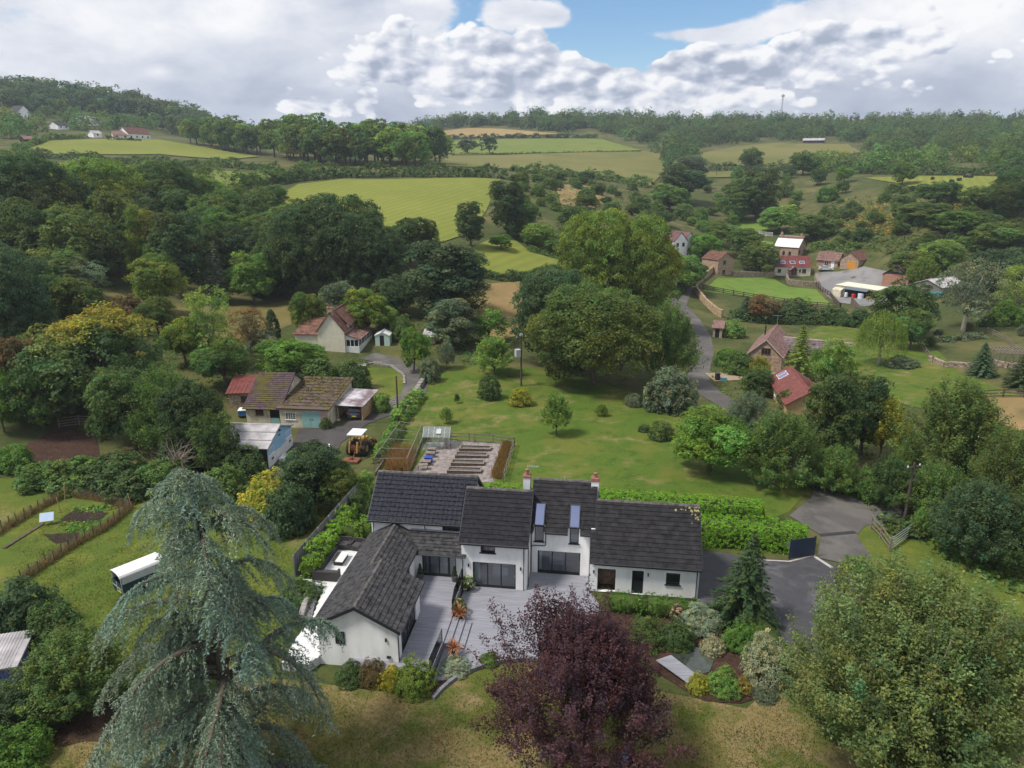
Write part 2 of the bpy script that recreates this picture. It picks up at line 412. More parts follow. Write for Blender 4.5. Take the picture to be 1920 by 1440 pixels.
# ---------------------------------------------------------------- foliage
def unit(a):
    return a / np.maximum(np.linalg.norm(a, axis=1, keepdims=True), 1e-9)
def leaf_arrays(c, n, size, rng, width=0.62, along=None, tint=None):
    """one pointed four-cornered leaf at each centre c, facing n"""
    k = len(c)
    t = rng.normal(size=(k, 3)) if along is None else along
    t = unit(t - n * (t * n).sum(1, keepdims=True)); s = np.cross(n, t)
    L = size[:, None] * 0.5; W = L * width
    bend = n * L * 0.18
    v = np.stack([c - t * L - bend, c + s * W, c + t * L - bend, c - s * W], 1).reshape(-1, 3)
    if tint is None: tint = np.ones((k, 3))
    return v, np.repeat(tint, 4, 0)
def leaf_mesh(name, parts, mats, wood=None):
    """parts: (verts, tints) of leaves; wood: an MB for stems, material slot 1"""
    V = np.concatenate([p[0] for p in parts]); T = np.concatenate([p[1] for p in parts])
    nq = len(V) // 4
    wv, wf = (np.array(wood.v, dtype=float), wood.f) if wood and wood.v else (np.zeros((0, 3)), [])
    me = bpy.data.meshes.new(name)
    nv = len(V) + len(wv)
    me.vertices.add(nv); me.vertices.foreach_set('co', np.concatenate([V, wv]).astype(np.float32).ravel())
    wl = [i + len(V) for f in wf for i in f]; wc = [len(f) for f in wf]
    loops = np.concatenate([np.arange(len(V)), np.array(wl, dtype=int)]).astype(np.int32)
    counts = np.concatenate([np.full(nq, 4), np.array(wc, dtype=int)]).astype(np.int32)
    me.loops.add(len(loops)); me.loops.foreach_set('vertex_index', loops)
    me.polygons.add(len(counts))
    me.polygons.foreach_set('loop_start', np.concatenate([[0], np.cumsum(counts)[:-1]]).astype(np.int32))
    me.polygons.foreach_set('loop_total', counts)
    me.polygons.foreach_set('material_index', np.concatenate([np.zeros(nq), np.ones(len(wc))]).astype(np.int32))
    for m in mats: me.materials.append(m)
    ca = me.color_attributes.new('tint', 'FLOAT_COLOR', 'POINT')
    rgba = np.ones((nv, 4), dtype=np.float32); rgba[:len(T), :3] = T
    ca.data.foreach_set('color', rgba.ravel())
    me.update(calc_edges=True)
    return me
def tints(rng, n, val=0.22, hue=0.10):
    b = 1 + rng.normal(size=n) * val; h = rng.normal(size=n) * hue
    return np.clip(np.stack([b * (1 + h * 1.2), b, b * (1 - h)], 1), 0.25, 2.2)
def clump_leaves(C, Nn, rad, per, size, rng, up=0.35, jit=0.75, flat_=0.55, ctint=None, lval=0.16, width=0.62):
    """`per` leaves in a flattened puff round each clump centre C, opening along Nn"""
    k = len(C)
    idx = np.repeat(np.arange(k), per)
    o = rng.normal(size=(k * per, 3)); o = unit(o) * (rng.random((k * per, 1)) ** 0.5)
    n = Nn[idx]
    o = o - n * (o * n).sum(1, keepdims=True) * (1 - flat_)
    r = np.broadcast_to(np.asarray(rad, dtype=float), (k,))[idx][:, None]
    pos = C[idx] + o * r
    nn = unit(n * 0.75 + o * 0.5 + np.array([0, 0, up]) + rng.normal(size=pos.shape) * jit * 0.6)
    s = size * (0.7 + 0.6 * rng.random(len(pos)))
    t = tints(rng, len(pos), lval, 0.05)
    if ctint is not None: t = t * ctint[idx]
    return leaf_arrays(pos, nn, s, rng, width, tint=t)
def puff_leaves(C, Nn, rad, per, size, rng, ctint, width):
    """leaves over the outer half of a small ball at each clump: a puff, full on the outside and open underneath"""
    k = len(C); idx = np.repeat(np.arange(k), per); n = Nn[idx]
    o = unit(rng.normal(size=(k * per, 3)) * .75 + n * .75 + np.array([0, 0, .55]))
    pos = C[idx] + o * (rad[idx] * (.62 + .5 * rng.random(k * per)))[:, None] * np.array([1.15, 1.15, .8])
    nn = unit(o + rng.normal(size=pos.shape) * .45)
    return leaf_arrays(pos, nn, size * (.7 + .6 * rng.random(len(pos))), rng, width, tint=tints(rng, len(pos), .16, .05) * ctint[idx])
def tree_wood(mb, rng, H, base_r, fork, tips, lean=0.0, n=7):
    """trunk up to the fork and a limb to each tip"""
    top = Vector((rng.normal() * lean, rng.normal() * lean, fork))
    mb.tube([(0, 0, -0.4), (0, 0, 0.25), tuple(top * 0.5), tuple(top)], [base_r * 1.35, base_r, base_r * 0.8, base_r * 0.65], n, 1)
    for t in tips:
        t = Vector(t); mid = top.lerp(t, 0.5) + Vector((rng.normal() * 0.25, rng.normal() * 0.25, 0.08 * H * (0.3 + rng.random())))
        r = base_r * 0.42
        mb.tube([tuple(top * 0.8), tuple(top.lerp(mid, 0.5)), tuple(mid), tuple(t)], [r, r * 0.8, r * 0.55, r * 0.2], 5, 1)
def broadleaf(name, seed, H=12.0, W=10.0, skirt=0.16, lobes=11, clumps=420, per=34, leaf=0.36, crad=0.62, gaps=0.0, top=1.0, tips=None, bark=BARK, core=0.7, val=0.2, width=0.62):
    rng = np.random.default_rng(seed)
    z0 = H * skirt; Hc = H - z0; a = W / 2
    # lobes: overlapping balls that fill an egg-shaped crown
    LC, LR = [], []
    for i in range(lobes):
        f = (i + 0.5) / lobes; ang = i * 2.4 + rng.random() * 0.9
        hz = 0.16 + 0.62 * f + rng.normal() * 0.04
        prof = math.sqrt(max(0.05, 1 - ((hz - 0.42) / 0.66) ** 2)) ** top
        rr = a * prof * (0.42 + 0.42 * rng.random()) * (1 - 0.45 * max(0, f - 0.75) * 4)
        LC.append((math.cos(ang) * rr, math.sin(ang) * rr, z0 + Hc * hz)); LR.append(a * (0.27 + 0.27 * rng.random()) * (0.8 + 0.3 * prof))
    LC, LR = np.array(LC), np.array(LR)
    lim = np.array([a, a, Hc / 2]); cen = np.array([0, 0, z0 + Hc / 2])
    d = unit(rng.normal(size=(clumps * 5, 3))); d[:, 2] = np.where(d[:, 2] < -0.35, -d[:, 2], d[:, 2])
    li = rng.integers(0, lobes, len(d))
    P = LC[li] + d * LR[li][:, None] * (0.86 + 0.22 * rng.random((len(d), 1)))
    inside = (((P[:, None] - LC[None]) / LR[None, :, None]) ** 2).sum(-1).min(1) < 0.66
    P, d, li = P[~inside], d[~inside], li[~inside]
    q = (P - cen) / lim
    # keep the crown's overall size
    ok = (q ** 2).sum(1) < 1.25
    P, d, li = P[ok][:clumps], d[ok][:clumps], li[ok][:clumps]
    if gaps:
        keep = rng.random(len(P)) > gaps; P, d, li = P[keep], d[keep], li[keep]
    ltint = tints(rng, lobes, 0.13, 0.08); ct = ltint[li] * tints(rng, len(P), val, 0.07)
    if tips is not None:
        h = (P[:, 2] - z0) / Hc; f = np.clip((h - tips[3]) / 0.25 + rng.normal(size=len(P)) * 0.25, 0, 1)[:, None]
        ct = ct * (1 - f) + ct * np.array(tips[:3]) * f
    parts = [puff_leaves(P, d, crad * 1.25 * (0.6 + 0.75 * rng.random(len(P))), per, leaf, rng, ct, width)]
    # inner leaves so that the far side does not show through everywhere
    nin = int(clumps * core); di = unit(rng.normal(size=(nin, 3))); lj = rng.integers(0, lobes, nin)
    Pi = LC[lj] + di * LR[lj][:, None] * (0.5 + 0.25 * rng.random((nin, 1)))
    parts.append(clump_leaves(Pi, di, crad * 1.2, max(6, per // 3), leaf * 1.5, rng, ctint=ltint[lj]))
    mb = MB()
    tree_wood(mb, rng, H, 0.03 * H, H * (skirt + 0.12), [tuple(LC[i] + np.array([0, 0, LR[i] * 0.3])) for i in range(lobes)], 0.1)
    return leaf_mesh(name, parts, [LEAF, bark], None), mb
def conifer(name, seed, H=10.0, W=5.0, whorls=26, skirt=0.04, leaf=0.34, droop=0.35, dens=1.0):
    rng = np.random.default_rng(seed); parts = []; mb = MB()
    mb.tube([(0, 0, -0.3), (0, 0, H * 0.5), (0, 0, H * 0.985)], [0.022 * H, 0.013 * H, 0.003 * H], 7, 1)
    for i in range(whorls):
        f = i / (whorls - 1); z = H * (skirt + (0.965 - skirt) * f)
        L0 = W / 2 * (1 - f) ** 0.85 + 0.10
        nb = int(round(7 + 4 * (1 - f)))
        for k in range(nb):
            a = 2 * math.pi * (k + rng.random() * 0.6) / nb + i * 1.3; L = L0 * (0.78 + 0.38 * rng.random())
            m = max(4, int(L / 0.16 * dens)); s = np.linspace(0.12, 1, m)
            rad = s * L; zz = z + L * 0.22 * s - L * droop * s ** 2 + L * 0.1 * s ** 4
            ax = np.array([math.cos(a), math.sin(a), 0]); side = np.array([-ax[1], ax[0], 0])
            P = ax[None] * rad[:, None] + np.array([0, 0, 1]) * zz[:, None]
            ct = tints(rng, 1, 0.16, 0.06)
            for sg in (-1, 1, 0):
                wdt = 0.34 * (1 - s) * L ** 0.6 + 0.10
                c = P + side[None] * (sg * wdt * 0.55)[:, None] - np.array([0, 0, 1]) * (abs(sg) * wdt * 0.25)[:, None]
                al = unit(np.repeat((ax * 0.8 + side * sg * 0.9 - np.array([0, 0, 0.35]))[None], m, 0) + rng.normal(size=(m, 3)) * 0.2)
                nn = unit(np.repeat((np.array([0, 0, 1]) + ax * 0.4)[None], m, 0) + rng.normal(size=(m, 3)) * 0.45)
                parts.append(leaf_arrays(c, nn, leaf * (0.7 + 0.6 * rng.random(m)) * (1.15 if sg else 0.9), rng, 0.34, al, tints(rng, m, 0.15, 0.05) * ct))
    return leaf_mesh(name, parts, [NEEDLE, BARK]), mb
def column_tree(name, seed, H=8.0, W=2.4, n=260, per=34, leaf=0.26):
    rng = np.random.default_rng(seed)
    u = rng.random(n); a = rng.random(n) * 2 * math.pi
    prof = np.sin(np.clip(u, 0, 1) ** 0.75 * math.pi * 0.97 + 0.05) ** 0.6
    r = W / 2 * prof * (0.8 + 0.25 * rng.random(n))
    P = np.stack([np.cos(a) * r, np.sin(a) * r, H * (0.02 + 0.95 * u)], 1); d = unit(np.stack([np.cos(a), np.sin(a), 0.5 + 0 * a], 1))
    parts = [clump_leaves(P, d, 0.42, per, leaf, rng, up=0.6, ctint=tints(rng, n, 0.2, 0.08))]
    mb = MB(); mb.tube([(0, 0, -0.3), (0, 0, H * 0.7)], [0.16, 0.05], 6, 1)
    return leaf_mesh(name, parts, [LEAF, BARK]), mb
def willow(name, seed, H=9.0, W=6.5, strands=520, leaf=0.24):
    rng = np.random.default_rng(seed); parts = []; mb = MB()
    tips = []
    for i in range(strands):
        a = rng.random() * 2 * math.pi; rr = W / 2 * math.sqrt(rng.random()) * 0.98
        zt = H * (0.97 - 0.35 * (rr / (W / 2)) ** 2) * (0.86 + 0.14 * rng.random())
        ln = (zt - H * 0.10) * (0.35 + 0.6 * rng.random()) * (0.45 + 0.55 * rr / (W / 2)); m = max(5, int(ln / 0.17)); s = np.linspace(0, 1, m)
        out = np.array([math.cos(a), math.sin(a), 0])
        P = out[None] * (rr + 0.35 * np.sin(s * 1.6))[:, None] + np.array([0, 0, 1]) * (zt - ln * s ** 1.25)[:, None] + rng.normal(size=(m, 3)) * 0.07
        al = unit(np.repeat((out * 0.3 - np.array([0, 0, 1]))[None], m, 0) + rng.normal(size=(m, 3)) * 0.35)
        nn = unit(np.repeat((out + np.array([0, 0, 0.5]))[None], m, 0) + rng.normal(size=(m, 3)) * 0.6)
        parts.append(leaf_arrays(P, nn, leaf * (0.8 + 0.6 * rng.random(m)), rng, 0.42, al, tints(rng, m, 0.15, 0.06) * tints(rng, 1, 0.16, 0.08)))
        if i % 60 == 0: tips.append((out[0] * rr, out[1] * rr, zt))
    tree_wood(mb, rng, H, 0.24, H * 0.35, tips, 0.1)
    return leaf_mesh(name, parts, [LEAF, BARK_PALE]), mb
def shrub(name, seed, H=2.4, W=3.0, clumps=170, per=26, leaf=0.17, crad=0.30, spiky=0.0, width=0.62):
    rng = np.random.default_rng(seed)
    d = unit(rng.normal(size=(clumps, 3))); d[:, 2] = np.abs(d[:, 2])
    lump = 1 + 0.16 * np.sin(d[:, 0] * 5 + seed) * np.cos(d[:, 1] * 4 + seed * 2) + rng.normal(size=clumps) * 0.07
    P = d * np.array([W / 2, W / 2, H * 0.9])[None] * lump[:, None] + np.array([0, 0, H * 0.06]); P[:, 2] = np.maximum(P[:, 2], 0.08 * H)
    ct = tints(rng, clumps, 0.2, 0.09)
    parts = [clump_leaves(P, d, crad * (0.7 + 0.6 * rng.random(clumps)), per, leaf, rng, ctint=ct, up=0.45 + spiky, width=width)]
    ni = clumps // 3; Pi = P[:ni] * 0.68
    parts.append(clump_leaves(Pi, d[:ni], crad * 1.6, per // 2, leaf * 1.8, rng, ctint=ct[:ni]))
    mb = MB()
    for k in range(5):
        t = P[k * 3] * 0.8; mb.tube([(0, 0, -0.1), tuple(t * 0.5 + np.array([0, 0, 0.1])), tuple(t)], [0.05, 0.035, 0.012], 5, 1)
    return leaf_mesh(name, parts, [LEAF, BARK], mb)
def bare_tree(seed, H=6.0, W=4.0, n=26, twig=5):
    rng = np.random.default_rng(seed); mb = MB()
    mb.tube([(0, 0, -0.3), (0.1, 0, H * 0.3)], [0.14, 0.10], 6)
    for i in range(n):
        a = rng.random() * 6.283; e = 0.5 + 0.9 * rng.random(); z = H * (0.18 + 0.25 * rng.random()); L = H * 0.62 * (0.6 + 0.5 * rng.random())
        d = Vector((math.cos(a) * math.cos(e) * W / H * 1.3, math.sin(a) * math.cos(e) * W / H * 1.3, math.sin(e)))
        p = [Vector((0.05, 0, z))]
        for k in range(4): p.append(p[-1] + d * L / 4 + Vector(rng.normal(size=3)) * 0.16)
        mb.tube(p, [0.055, 0.045, 0.033, 0.022, 0.012], 4)
        for k in range(twig):
            q = p[1 + k % 4]; dd = (d + Vector(rng.normal(size=3)) * 0.6).normalized(); l = 0.5 + rng.random() * 0.8
            mb.tube([q, q + dd * l * 0.5 + Vector(rng.normal(size=3)) * 0.05, q + dd * l], [0.02, 0.014, 0.007], 3)
    return mb
def wood_mesh(mb, name, mat):
    me = bpy.data.meshes.new(name); me.from_pydata(mb.v, [], mb.f); me.materials.append(mat)
    me.polygons.foreach_set('use_smooth', [True] * len(mb.f)); me.update(); return me
PROTO = {}
def proto(kind, variants, dims):
    PROTO[kind] = (variants, dims)
def _two(t, bark=BARK):           # (crown mesh, wood MB) -> (crown mesh, wood mesh)
    return (t[0], wood_mesh(t[1], 'trunk', bark))
proto('broad', [_two(broadleaf('crown', s, lobes=l, clumps=400, per=36, top=t, skirt=k)) for s, l, t, k in ((1, 15, 1.0, .16), (2, 18, .6, .06), (3, 11, 1.2, .2), (4, 15, .8, .1), (5, 20, .5, .03), (6, 9, 1.0, .12))], (10.0, 12.0))
proto('big', [_two(broadleaf('crown', s, H=15, W=15, skirt=0.10, lobes=26, clumps=820, per=44, leaf=0.34, crad=0.80, top=0.8)) for s in (11, 12)], (15.0, 15.0))
proto('autumn', [_two(broadleaf('crown', 21, H=14, W=14, skirt=0.06, lobes=16, clumps=820, per=34, leaf=0.36, crad=0.75, top=0.75, tips=(3.6, 1.9, 0.9, 0.68)))], (14.0, 14.0))
proto('airy', [_two(broadleaf('crown', s, H=12, W=8, skirt=0.12, lobes=13, clumps=300, per=26, leaf=0.27, crad=0.62, gaps=0.1, core=0.25), BARK_PALE) for s in (31, 32)], (8.0, 12.0))
proto('tall', [_two(broadleaf('crown', s, H=13, W=7, skirt=0.06, lobes=12, clumps=430, per=32, leaf=0.34, crad=0.62, top=0.6)) for s in (41, 42)], (7.0, 13.0))
proto('far', [_two(broadleaf('crown', s, lobes=9, clumps=110, per=24, leaf=0.72, crad=0.95, core=0.4)) for s in (51, 52, 53)], (10.0, 12.0))
proto('small', [_two(broadleaf('crown', s, H=5, W=4, skirt=0.24, lobes=8, clumps=150, per=26, leaf=0.22, crad=0.36)) for s in (61, 62)], (4.0, 5.0))
proto('conifer', [_two(conifer('crown', s)) for s in (71,)], (5.0, 10.0))
proto('column', [_two(column_tree('crown', 81))], (2.4, 8.0))
proto('willow', [_two(willow('crown', 91), BARK_PALE)], (6.5, 9.0))
proto('bush', [shrub('bush', s) for s in (101, 102, 103)], (3.3, 2.5))
proto('bushfine', [shrub('bush', s, clumps=300, per=30, leaf=0.105, crad=0.22) for s in (111, 112)], (3.2, 2.5))
_rt = random.Random(7)
def vary(c, k=0.12):
    b = 1 + _rt.uniform(-k, k); return (c[0] * b * (1 + _rt.uniform(-k, k) * 0.6), c[1] * b, c[2] * b * (1 + _rt.uniform(-k, k) * 0.6), 1)
TINT = dict(dark=(.044, .072, .022), deep=(.034, .056, .021), mid=(.060, .098, .024), light=(.095, .150, .034), lime=(.088, .118, .020), yellow=(.17, .165, .022),
            bluegreen=(.038, .064, .029), olive=(.060, .086, .022), grey=(.080, .100, .060), silver=(.15, .18, .125), brown=(.085, .062, .026), autumn=(.15, .115, .03),
            bright=(.066, .120, .022), purple=(.045, .018, .026), variegated=(.20, .22, .12), golden=(.32, .30, .03))
TINT = {k: tuple(min(.34, x * 1.8) for x in v) for k, v in TINT.items()}
NTREE = 0
def plant_at(kind, p, w, h, tint, label, cat=None, name=None, group=None, variant=None, sink=0.0):
    """one tree or bush of its own: a thing with a trunk and a crown, or a bush in one mesh"""
    global NTREE
    NTREE += 1
    vs, (W0, H0) = PROTO[kind]
    v = vs[(NTREE if variant is None else variant) % len(vs)]
    rz = _rt.uniform(0, 6.28)
    p = (p[0], p[1], p[2] - sink)
    cat = cat or ('bush' if kind.startswith('bush') else 'tree')
    name = name or {'big': 'large_broadleaf_tree', 'airy': 'airy_broadleaf_tree', 'autumn': 'sycamore_tree', 'conifer': 'conifer_tree', 'column': 'cypress_tree', 'willow': 'willow_tree', 'bush': 'bush', 'bushfine': 'bush'}.get(kind, 'broadleaf_tree')  # big and airy crowns are general broadleaf trees, of no one species
    col = vary(TINT[tint] if isinstance(tint, str) else tint, 0.10)
    if isinstance(v, tuple):
        t = thing(name, label, cat, p, rz, group); t.rotation_euler = (_rt.uniform(-.07, .07), _rt.uniform(-.07, .07), rz); t.scale = (w / W0, w / W0, h / H0)
        o = link('crown', v[0], t); o.color = col
        link('trunk', v[1], t)
        return t
    o = link(name, v, None, p); o.rotation_euler = (0, 0, rz); o.scale = (w / W0, w / W0, h / H0); o.color = col
    return tag(o, label, cat, group)
def measure(px, ytop, ybase, wpx, back=0.35):
    """base point, width and height of a plant from its outline in the photograph"""
    p = G(px, ybase); Z = depth_of(*p); w = wpx * Z / F_PX
    d = Vector((p[0], p[1])); d = d * (1 + back * w / max(d.length, 1)); q = (d.x, d.y, gz(d.x, d.y))
    r = ray(px, ytop); t = d.y / r[1]; h = CAM_H + r[2] * t - q[2]
    return q, w * depth_of(*q) / Z, max(h, 0.4)
def plant(kind, px, ytop, ybase, wpx, tint, label, **k):
    q, w, h = measure(px, ytop, ybase, wpx, k.pop('back', 0.35))
    return plant_at(kind, q, w, h, tint, label, **k)
# ---------------------------------------------------------------- the ground and what lies on it
ROUGH = blotched('rough_grass', [(.062, .072, .022), (.13, .115, .045), ], 0.95) if False else \
    blotched('rough_grass', [(.055, .070, .020), (.135, .120, .048, )] and [(.055, .070, .020), ((.14, .12, .048), .045, .45, .62, 6), ((.035, .052, .016), .21, .48, .66, 7), ((.085, .095, .028), 1.1, .45, .7, 5)], 0.95, 0.5, 3.0)
LAWN_B = blotched('lawn_grass', [(.064, .118, .013), ((.125, .135, .024), .16, .46, .60, 7), ((.20, .165, .065), .23, .53, .64, 8), ((.042, .088, .010), .45, .5, .64, 7), ((.095, .125, .020), 3.0, .45, .65, 5)], 0.92, 0.35, 9)
LAWN_F = blotched('dry_lawn_grass', [(.090, .110, .018), ((.235, .17, .08), .17, .37, .52, 8), ((.060, .092, .012), .33, .48, .62, 7), ((.26, .185, .10), .55, .54, .68, 8), ((.12, .115, .032), 5.0, .42, .7, 4)], 0.93, 0.45, 10)
LAWN_L = blotched('paddock_grass', [(.085, .130, .016), ((.155, .165, .026), .18, .44, .60, 7), ((.22, .165, .08), .16, .57, .68, 7), ((.055, .088, .012), .5, .5, .72, 6), ((.085, .105, .024), 4.0, .42, .7, 4)], 0.93, 0.45, 8)
FIELD_Y = blotched('mown_field', [(.185, .200, .034), ((.145, .170, .028), .02, .4, .65, 5), ((.22, .215, .05), .15, .5, .75, 6)], 0.95, 0.15, 2, stripes=((.125, .150, .026), R(28), .10, .55))
FIELD_G = blotched('pasture', [(.125, .165, .030), ((.155, .175, .036), .012, .4, .65, 6), ((.10, .135, .026), .08, .5, .7, 6)], 0.95, 0.2, 2)
FIELD_O = blotched('grazed_pasture', [(.130, .130, .036), ((.165, .150, .048), .012, .4, .65, 6), ((.095, .115, .028), .03, .5, .68, 7)], 0.95, 0.2, 2)
FIELD_T = blotched('stubble', [(.30, .215, .095), ((.25, .175, .075), .02, .4, .65, 6), ((.19, .155, .06), .06, .55, .75, 7)], 0.95, 0.2, 2)
DRY = blotched('dead_grass', [(.21, .15, .062), ((.28, .19, .085), .12, .4, .65, 7), ((.10, .095, .032), .10, .52, .66, 7)], 0.95, 0.5, 4)
PADDOCK = blotched('bright_paddock', [(.115, .190, .030), ((.155, .205, .038), .10, .42, .65, 6), ((.085, .145, .025), .3, .5, .7, 7)], 0.93, 0.3, 5)
TARMAC = blotched('tarmac', [(.048, .048, .054), ((.115, .112, .118), .30, .53, .64, 8), ((.075, .074, .080), .25, .5, .66, 7), ((.036, .036, .040), 1.3, .5, .72, 6), ((.062, .061, .066), 14.0, .45, .7, 3)], 0.8, 0.12, 40, spec=0.35)
LANE = blotched('worn_lane', [(.088, .082, .080), ((.145, .135, .125), .22, .45, .62, 8), ((.065, .060, .060), .45, .52, .68, 7), ((.12, .11, .10), 9.0, .42, .7, 4)], 0.9, 0.2, 14)
YARD = blotched('yard_gravel', [(.060, .055, .056), ((.095, .085, .083), .18, .46, .66, 8), ((.040, .038, .038), .6, .5, .7, 7), ((.075, .07, .068), 8.0, .42, .7, 4)], 0.9, 0.3, 14)
CONC = blotched('farm_concrete', [(.19, .185, .185), ((.25, .24, .235), .10, .45, .65, 7), ((.13, .125, .125), .3, .52, .7, 7)], 0.9, 0.15, 10)
SAND = blotched('sandy_gravel', [(.32, .235, .155), ((.38, .29, .19), .5, .45, .65, 6), ((.24, .18, .12), 4.0, .45, .7, 5)], 0.95, 0.2, 14)
SOIL = blotched('garden_soil', [(.045, .030, .025), ((.075, .050, .040), .9, .45, .65, 7), ((.03, .02, .018), 5.0, .45, .7, 4)], 0.98, 0.8, 9)
BARKCHIP = blotched('leaf_litter', [(.075, .042, .030), ((.11, .062, .045), 1.2, .45, .65, 7), ((.04, .026, .02), 4.0, .45, .7, 4)], 0.98, 0.8, 9)

def build_terrain():
    ny, nx = GZ.shape
    v = np.stack([_gx, _gy, GZ], -1).reshape(-1, 3)
    f = []
    for j in range(ny - 1):
        for i in range(nx - 1):
            a = j * nx + i
            f.append((a, a + 1, a + nx + 1)); f.append((a, a + nx + 1, a + nx))
    me = bpy.data.meshes.new('ground'); me.from_pydata(v.tolist(), [], f); me.materials.append(ROUGH)
    me.polygons.foreach_set('use_smooth', [True] * len(f)); me.update()
    o = link('ground', me, kind='structure')
    return o
build_terrain()
_rd = random.Random(3)
def drape(name, pts, mat, lift=0.03, step=None, jitter=0.0, world=False, zfix=None, kind='structure'):
    """a sheet that follows the ground inside an outline (pixels of the photograph, or world x, y)"""
    P = [Vector((p[0], p[1])) for p in pts] if world else [Vector(G(*p)[:2]) for p in pts]
    dmean = sum(p.length for p in P) / len(P)
    step = step or max(1.2, dmean * 0.022)
    B = []
    for i, p in enumerate(P):
        q = P[(i + 1) % len(P)]; n = max(1, int((q - p).length / step))
        for k in range(n):
            w = p.lerp(q, k / n)
            if jitter: w = w + Vector((_rd.uniform(-1, 1), _rd.uniform(-1, 1))) * jitter
            B.append(w)
    xs, ys = [b.x for b in B], [b.y for b in B]
    def inside(x, y):
        c = False; n = len(B); j = n - 1
        for i in range(n):
            if (B[i].y > y) != (B[j].y > y) and x < (B[j].x - B[i].x) * (y - B[i].y) / (B[j].y - B[i].y) + B[i].x: c = not c
            j = i
        return c
    # vertices of the ground's own grid, so that the sheet never dips below it
    I = []
    for x in GX[(GX > min(xs)) & (GX < max(xs))]:
        for y in GY[(GY > min(ys)) & (GY < max(ys))]:
            if inside(x, y): I.append(Vector((float(x), float(y))))
    e = [(i, (i + 1) % len(B)) for i in range(len(B))]
    v, _, f, *_r = geometry.delaunay_2d_cdt(B + I, e, [], 1, 1e-4)
    xy = np.array([(p.x, p.y) for p in v])
    z = ground_np(xy[:, 0], xy[:, 1]) if zfix is None else np.full(len(xy), zfix)
    me = bpy.data.meshes.new(name)
    me.from_pydata([(x, y, zz + lift) for (x, y), zz in zip(xy, z)], [], [tuple(q) for q in f])
    me.materials.append(mat); me.polygons.foreach_set('use_smooth', [True] * len(f)); me.update()
    if len(me.polygons) and me.polygons[0].normal.z < 0: me.flip_normals()
    return link(name, me, kind=kind)
def strip_pts(cl, width):
    """outline of a path of given width (metres) along pixels of the photograph"""
    P = [Vector(G(*p)[:2]) for p in cl]; L_, R_ = [], []
    for i, p in enumerate(P):
        d = (P[min(i + 1, len(P) - 1)] - P[max(i - 1, 0)]).normalized(); n = Vector((-d.y, d.x))
        w = (width[i] if hasattr(width, '__len__') else width) / 2
        L_.append(p + n * w); R_.append(p - n * w)
    return [tuple(p) for p in L_ + R_[::-1]]
drape('central_field', [(505,380),(530,362),(560,346),(640,337),(800,336),(940,337),(925,365),(912,395),(880,440),(830,455),(740,440),(600,440)], FIELD_Y, 0.25)
drape('upper_field', [(770,276),(860,264),(1000,261),(1128,261),(1206,283),(1000,288),(860,291)], FIELD_G, 0.45)
drape('grazed_field', [(840,292),(1000,289),(1206,284),(1250,290),(1245,322),(1220,350),(1100,325),(960,318),(820,312)], FIELD_O, 0.4)
drape('hilltop_field', [(735,264),(800,250),(880,241),(950,243),(1055,252),(960,256),(830,262)], FIELD_T, 0.6)
drape('left_field', [(30,288),(60,266),(180,262),(300,263),(400,280),(490,294),(430,300),(300,290),(100,290)], FIELD_Y, 0.4)
drape('left_lower_field', [(235,318),(400,320),(490,328),(500,338),(440,352),(330,346)], FIELD_G, 0.3)
drape('far_right_field', [(1296,292),(1380,275),(1450,269),(1590,271),(1615,286),(1560,298),(1440,312),(1340,310)], FIELD_O, 0.5)
drape('strip_field', [(1315,324),(1385,321),(1378,333),(1315,334)], FIELD_O, 0.4)
drape('corner_field', [(1752,279),(1822,281),(1818,295),(1756,291)], FIELD_O, 0.5)
drape('bale_field', [(1620,334),(1740,331),(1895,333),(1890,350),(1872,374),(1800,378),(1760,362),(1690,345)], FIELD_Y, 0.25)
drape('valley_meadow', [(1375,412),(1410,414),(1445,421),(1436,436),(1384,432)], PADDOCK, 0.2)
drape('upper_paddock', [(1410,448),(1450,455),(1450,470),(1415,465)], PADDOCK, 0.2)
drape('paddock', [(1318,546),(1345,521),(1445,519),(1478,538),(1530,543),(1562,573),(1480,566),(1400,557)], PADDOCK, 0.08)
drape('orchard_lawn', [(876,470),(950,438),(990,470),(1062,492),(1050,514),(950,522),(885,512)], FIELD_Y, 0.15)
drape('hay_meadow', [(866,540),(975,528),(985,580),(972,630),(930,640),(880,600)], DRY, 0.12)
drape('dry_bank', [(1035,350),(1075,342),(1125,352),(1140,375),(1110,396),(1050,385)], DRY, 0.3, jitter=1.2)
drape('hill_clearing', [(130,560),(215,548),(300,575),(380,575),(560,560),(570,600),(470,640),(330,650),(240,620)], blotched('hill_grass', [(.13, .11, .035), ((.17, .14, .05), .2, .4, .6, 6), ((.08, .085, .026), .12, .5, .66, 6)], .95, .4, 4), 0.06)
drape('back_lawn', [(770,760),(800,715),(860,685),(1000,690),(1100,710),(1290,765),(1385,795),(1440,850),(1520,915),(1480,960),(1440,975),(900,985),(700,985),(720,860)], LAWN_B, 0.03)
drape('island_lawn', [(690,690),(735,690),(760,708),(765,735),(730,755),(700,750),(672,720)], LAWN_L, 0.06)
drape('right_garden_lawn', [(1480,640),(1560,600),(1700,610),(1760,660),(1800,700),(1920,745),(1920,800),(1860,800),(1700,760),(1560,700)], LAWN_B, 0.06)
drape('dry_paddock', [(1830,745),(1960,745),(1960,880),(1880,850),(1840,800)], DRY, 0.10)
drape('trailer_lawn', [(-60,900),(60,895),(250,935),(460,925),(620,950),(570,1040),(545,1120),(520,1290),(330,1300),(100,1270),(-60,1150)], LAWN_L, 0.04)
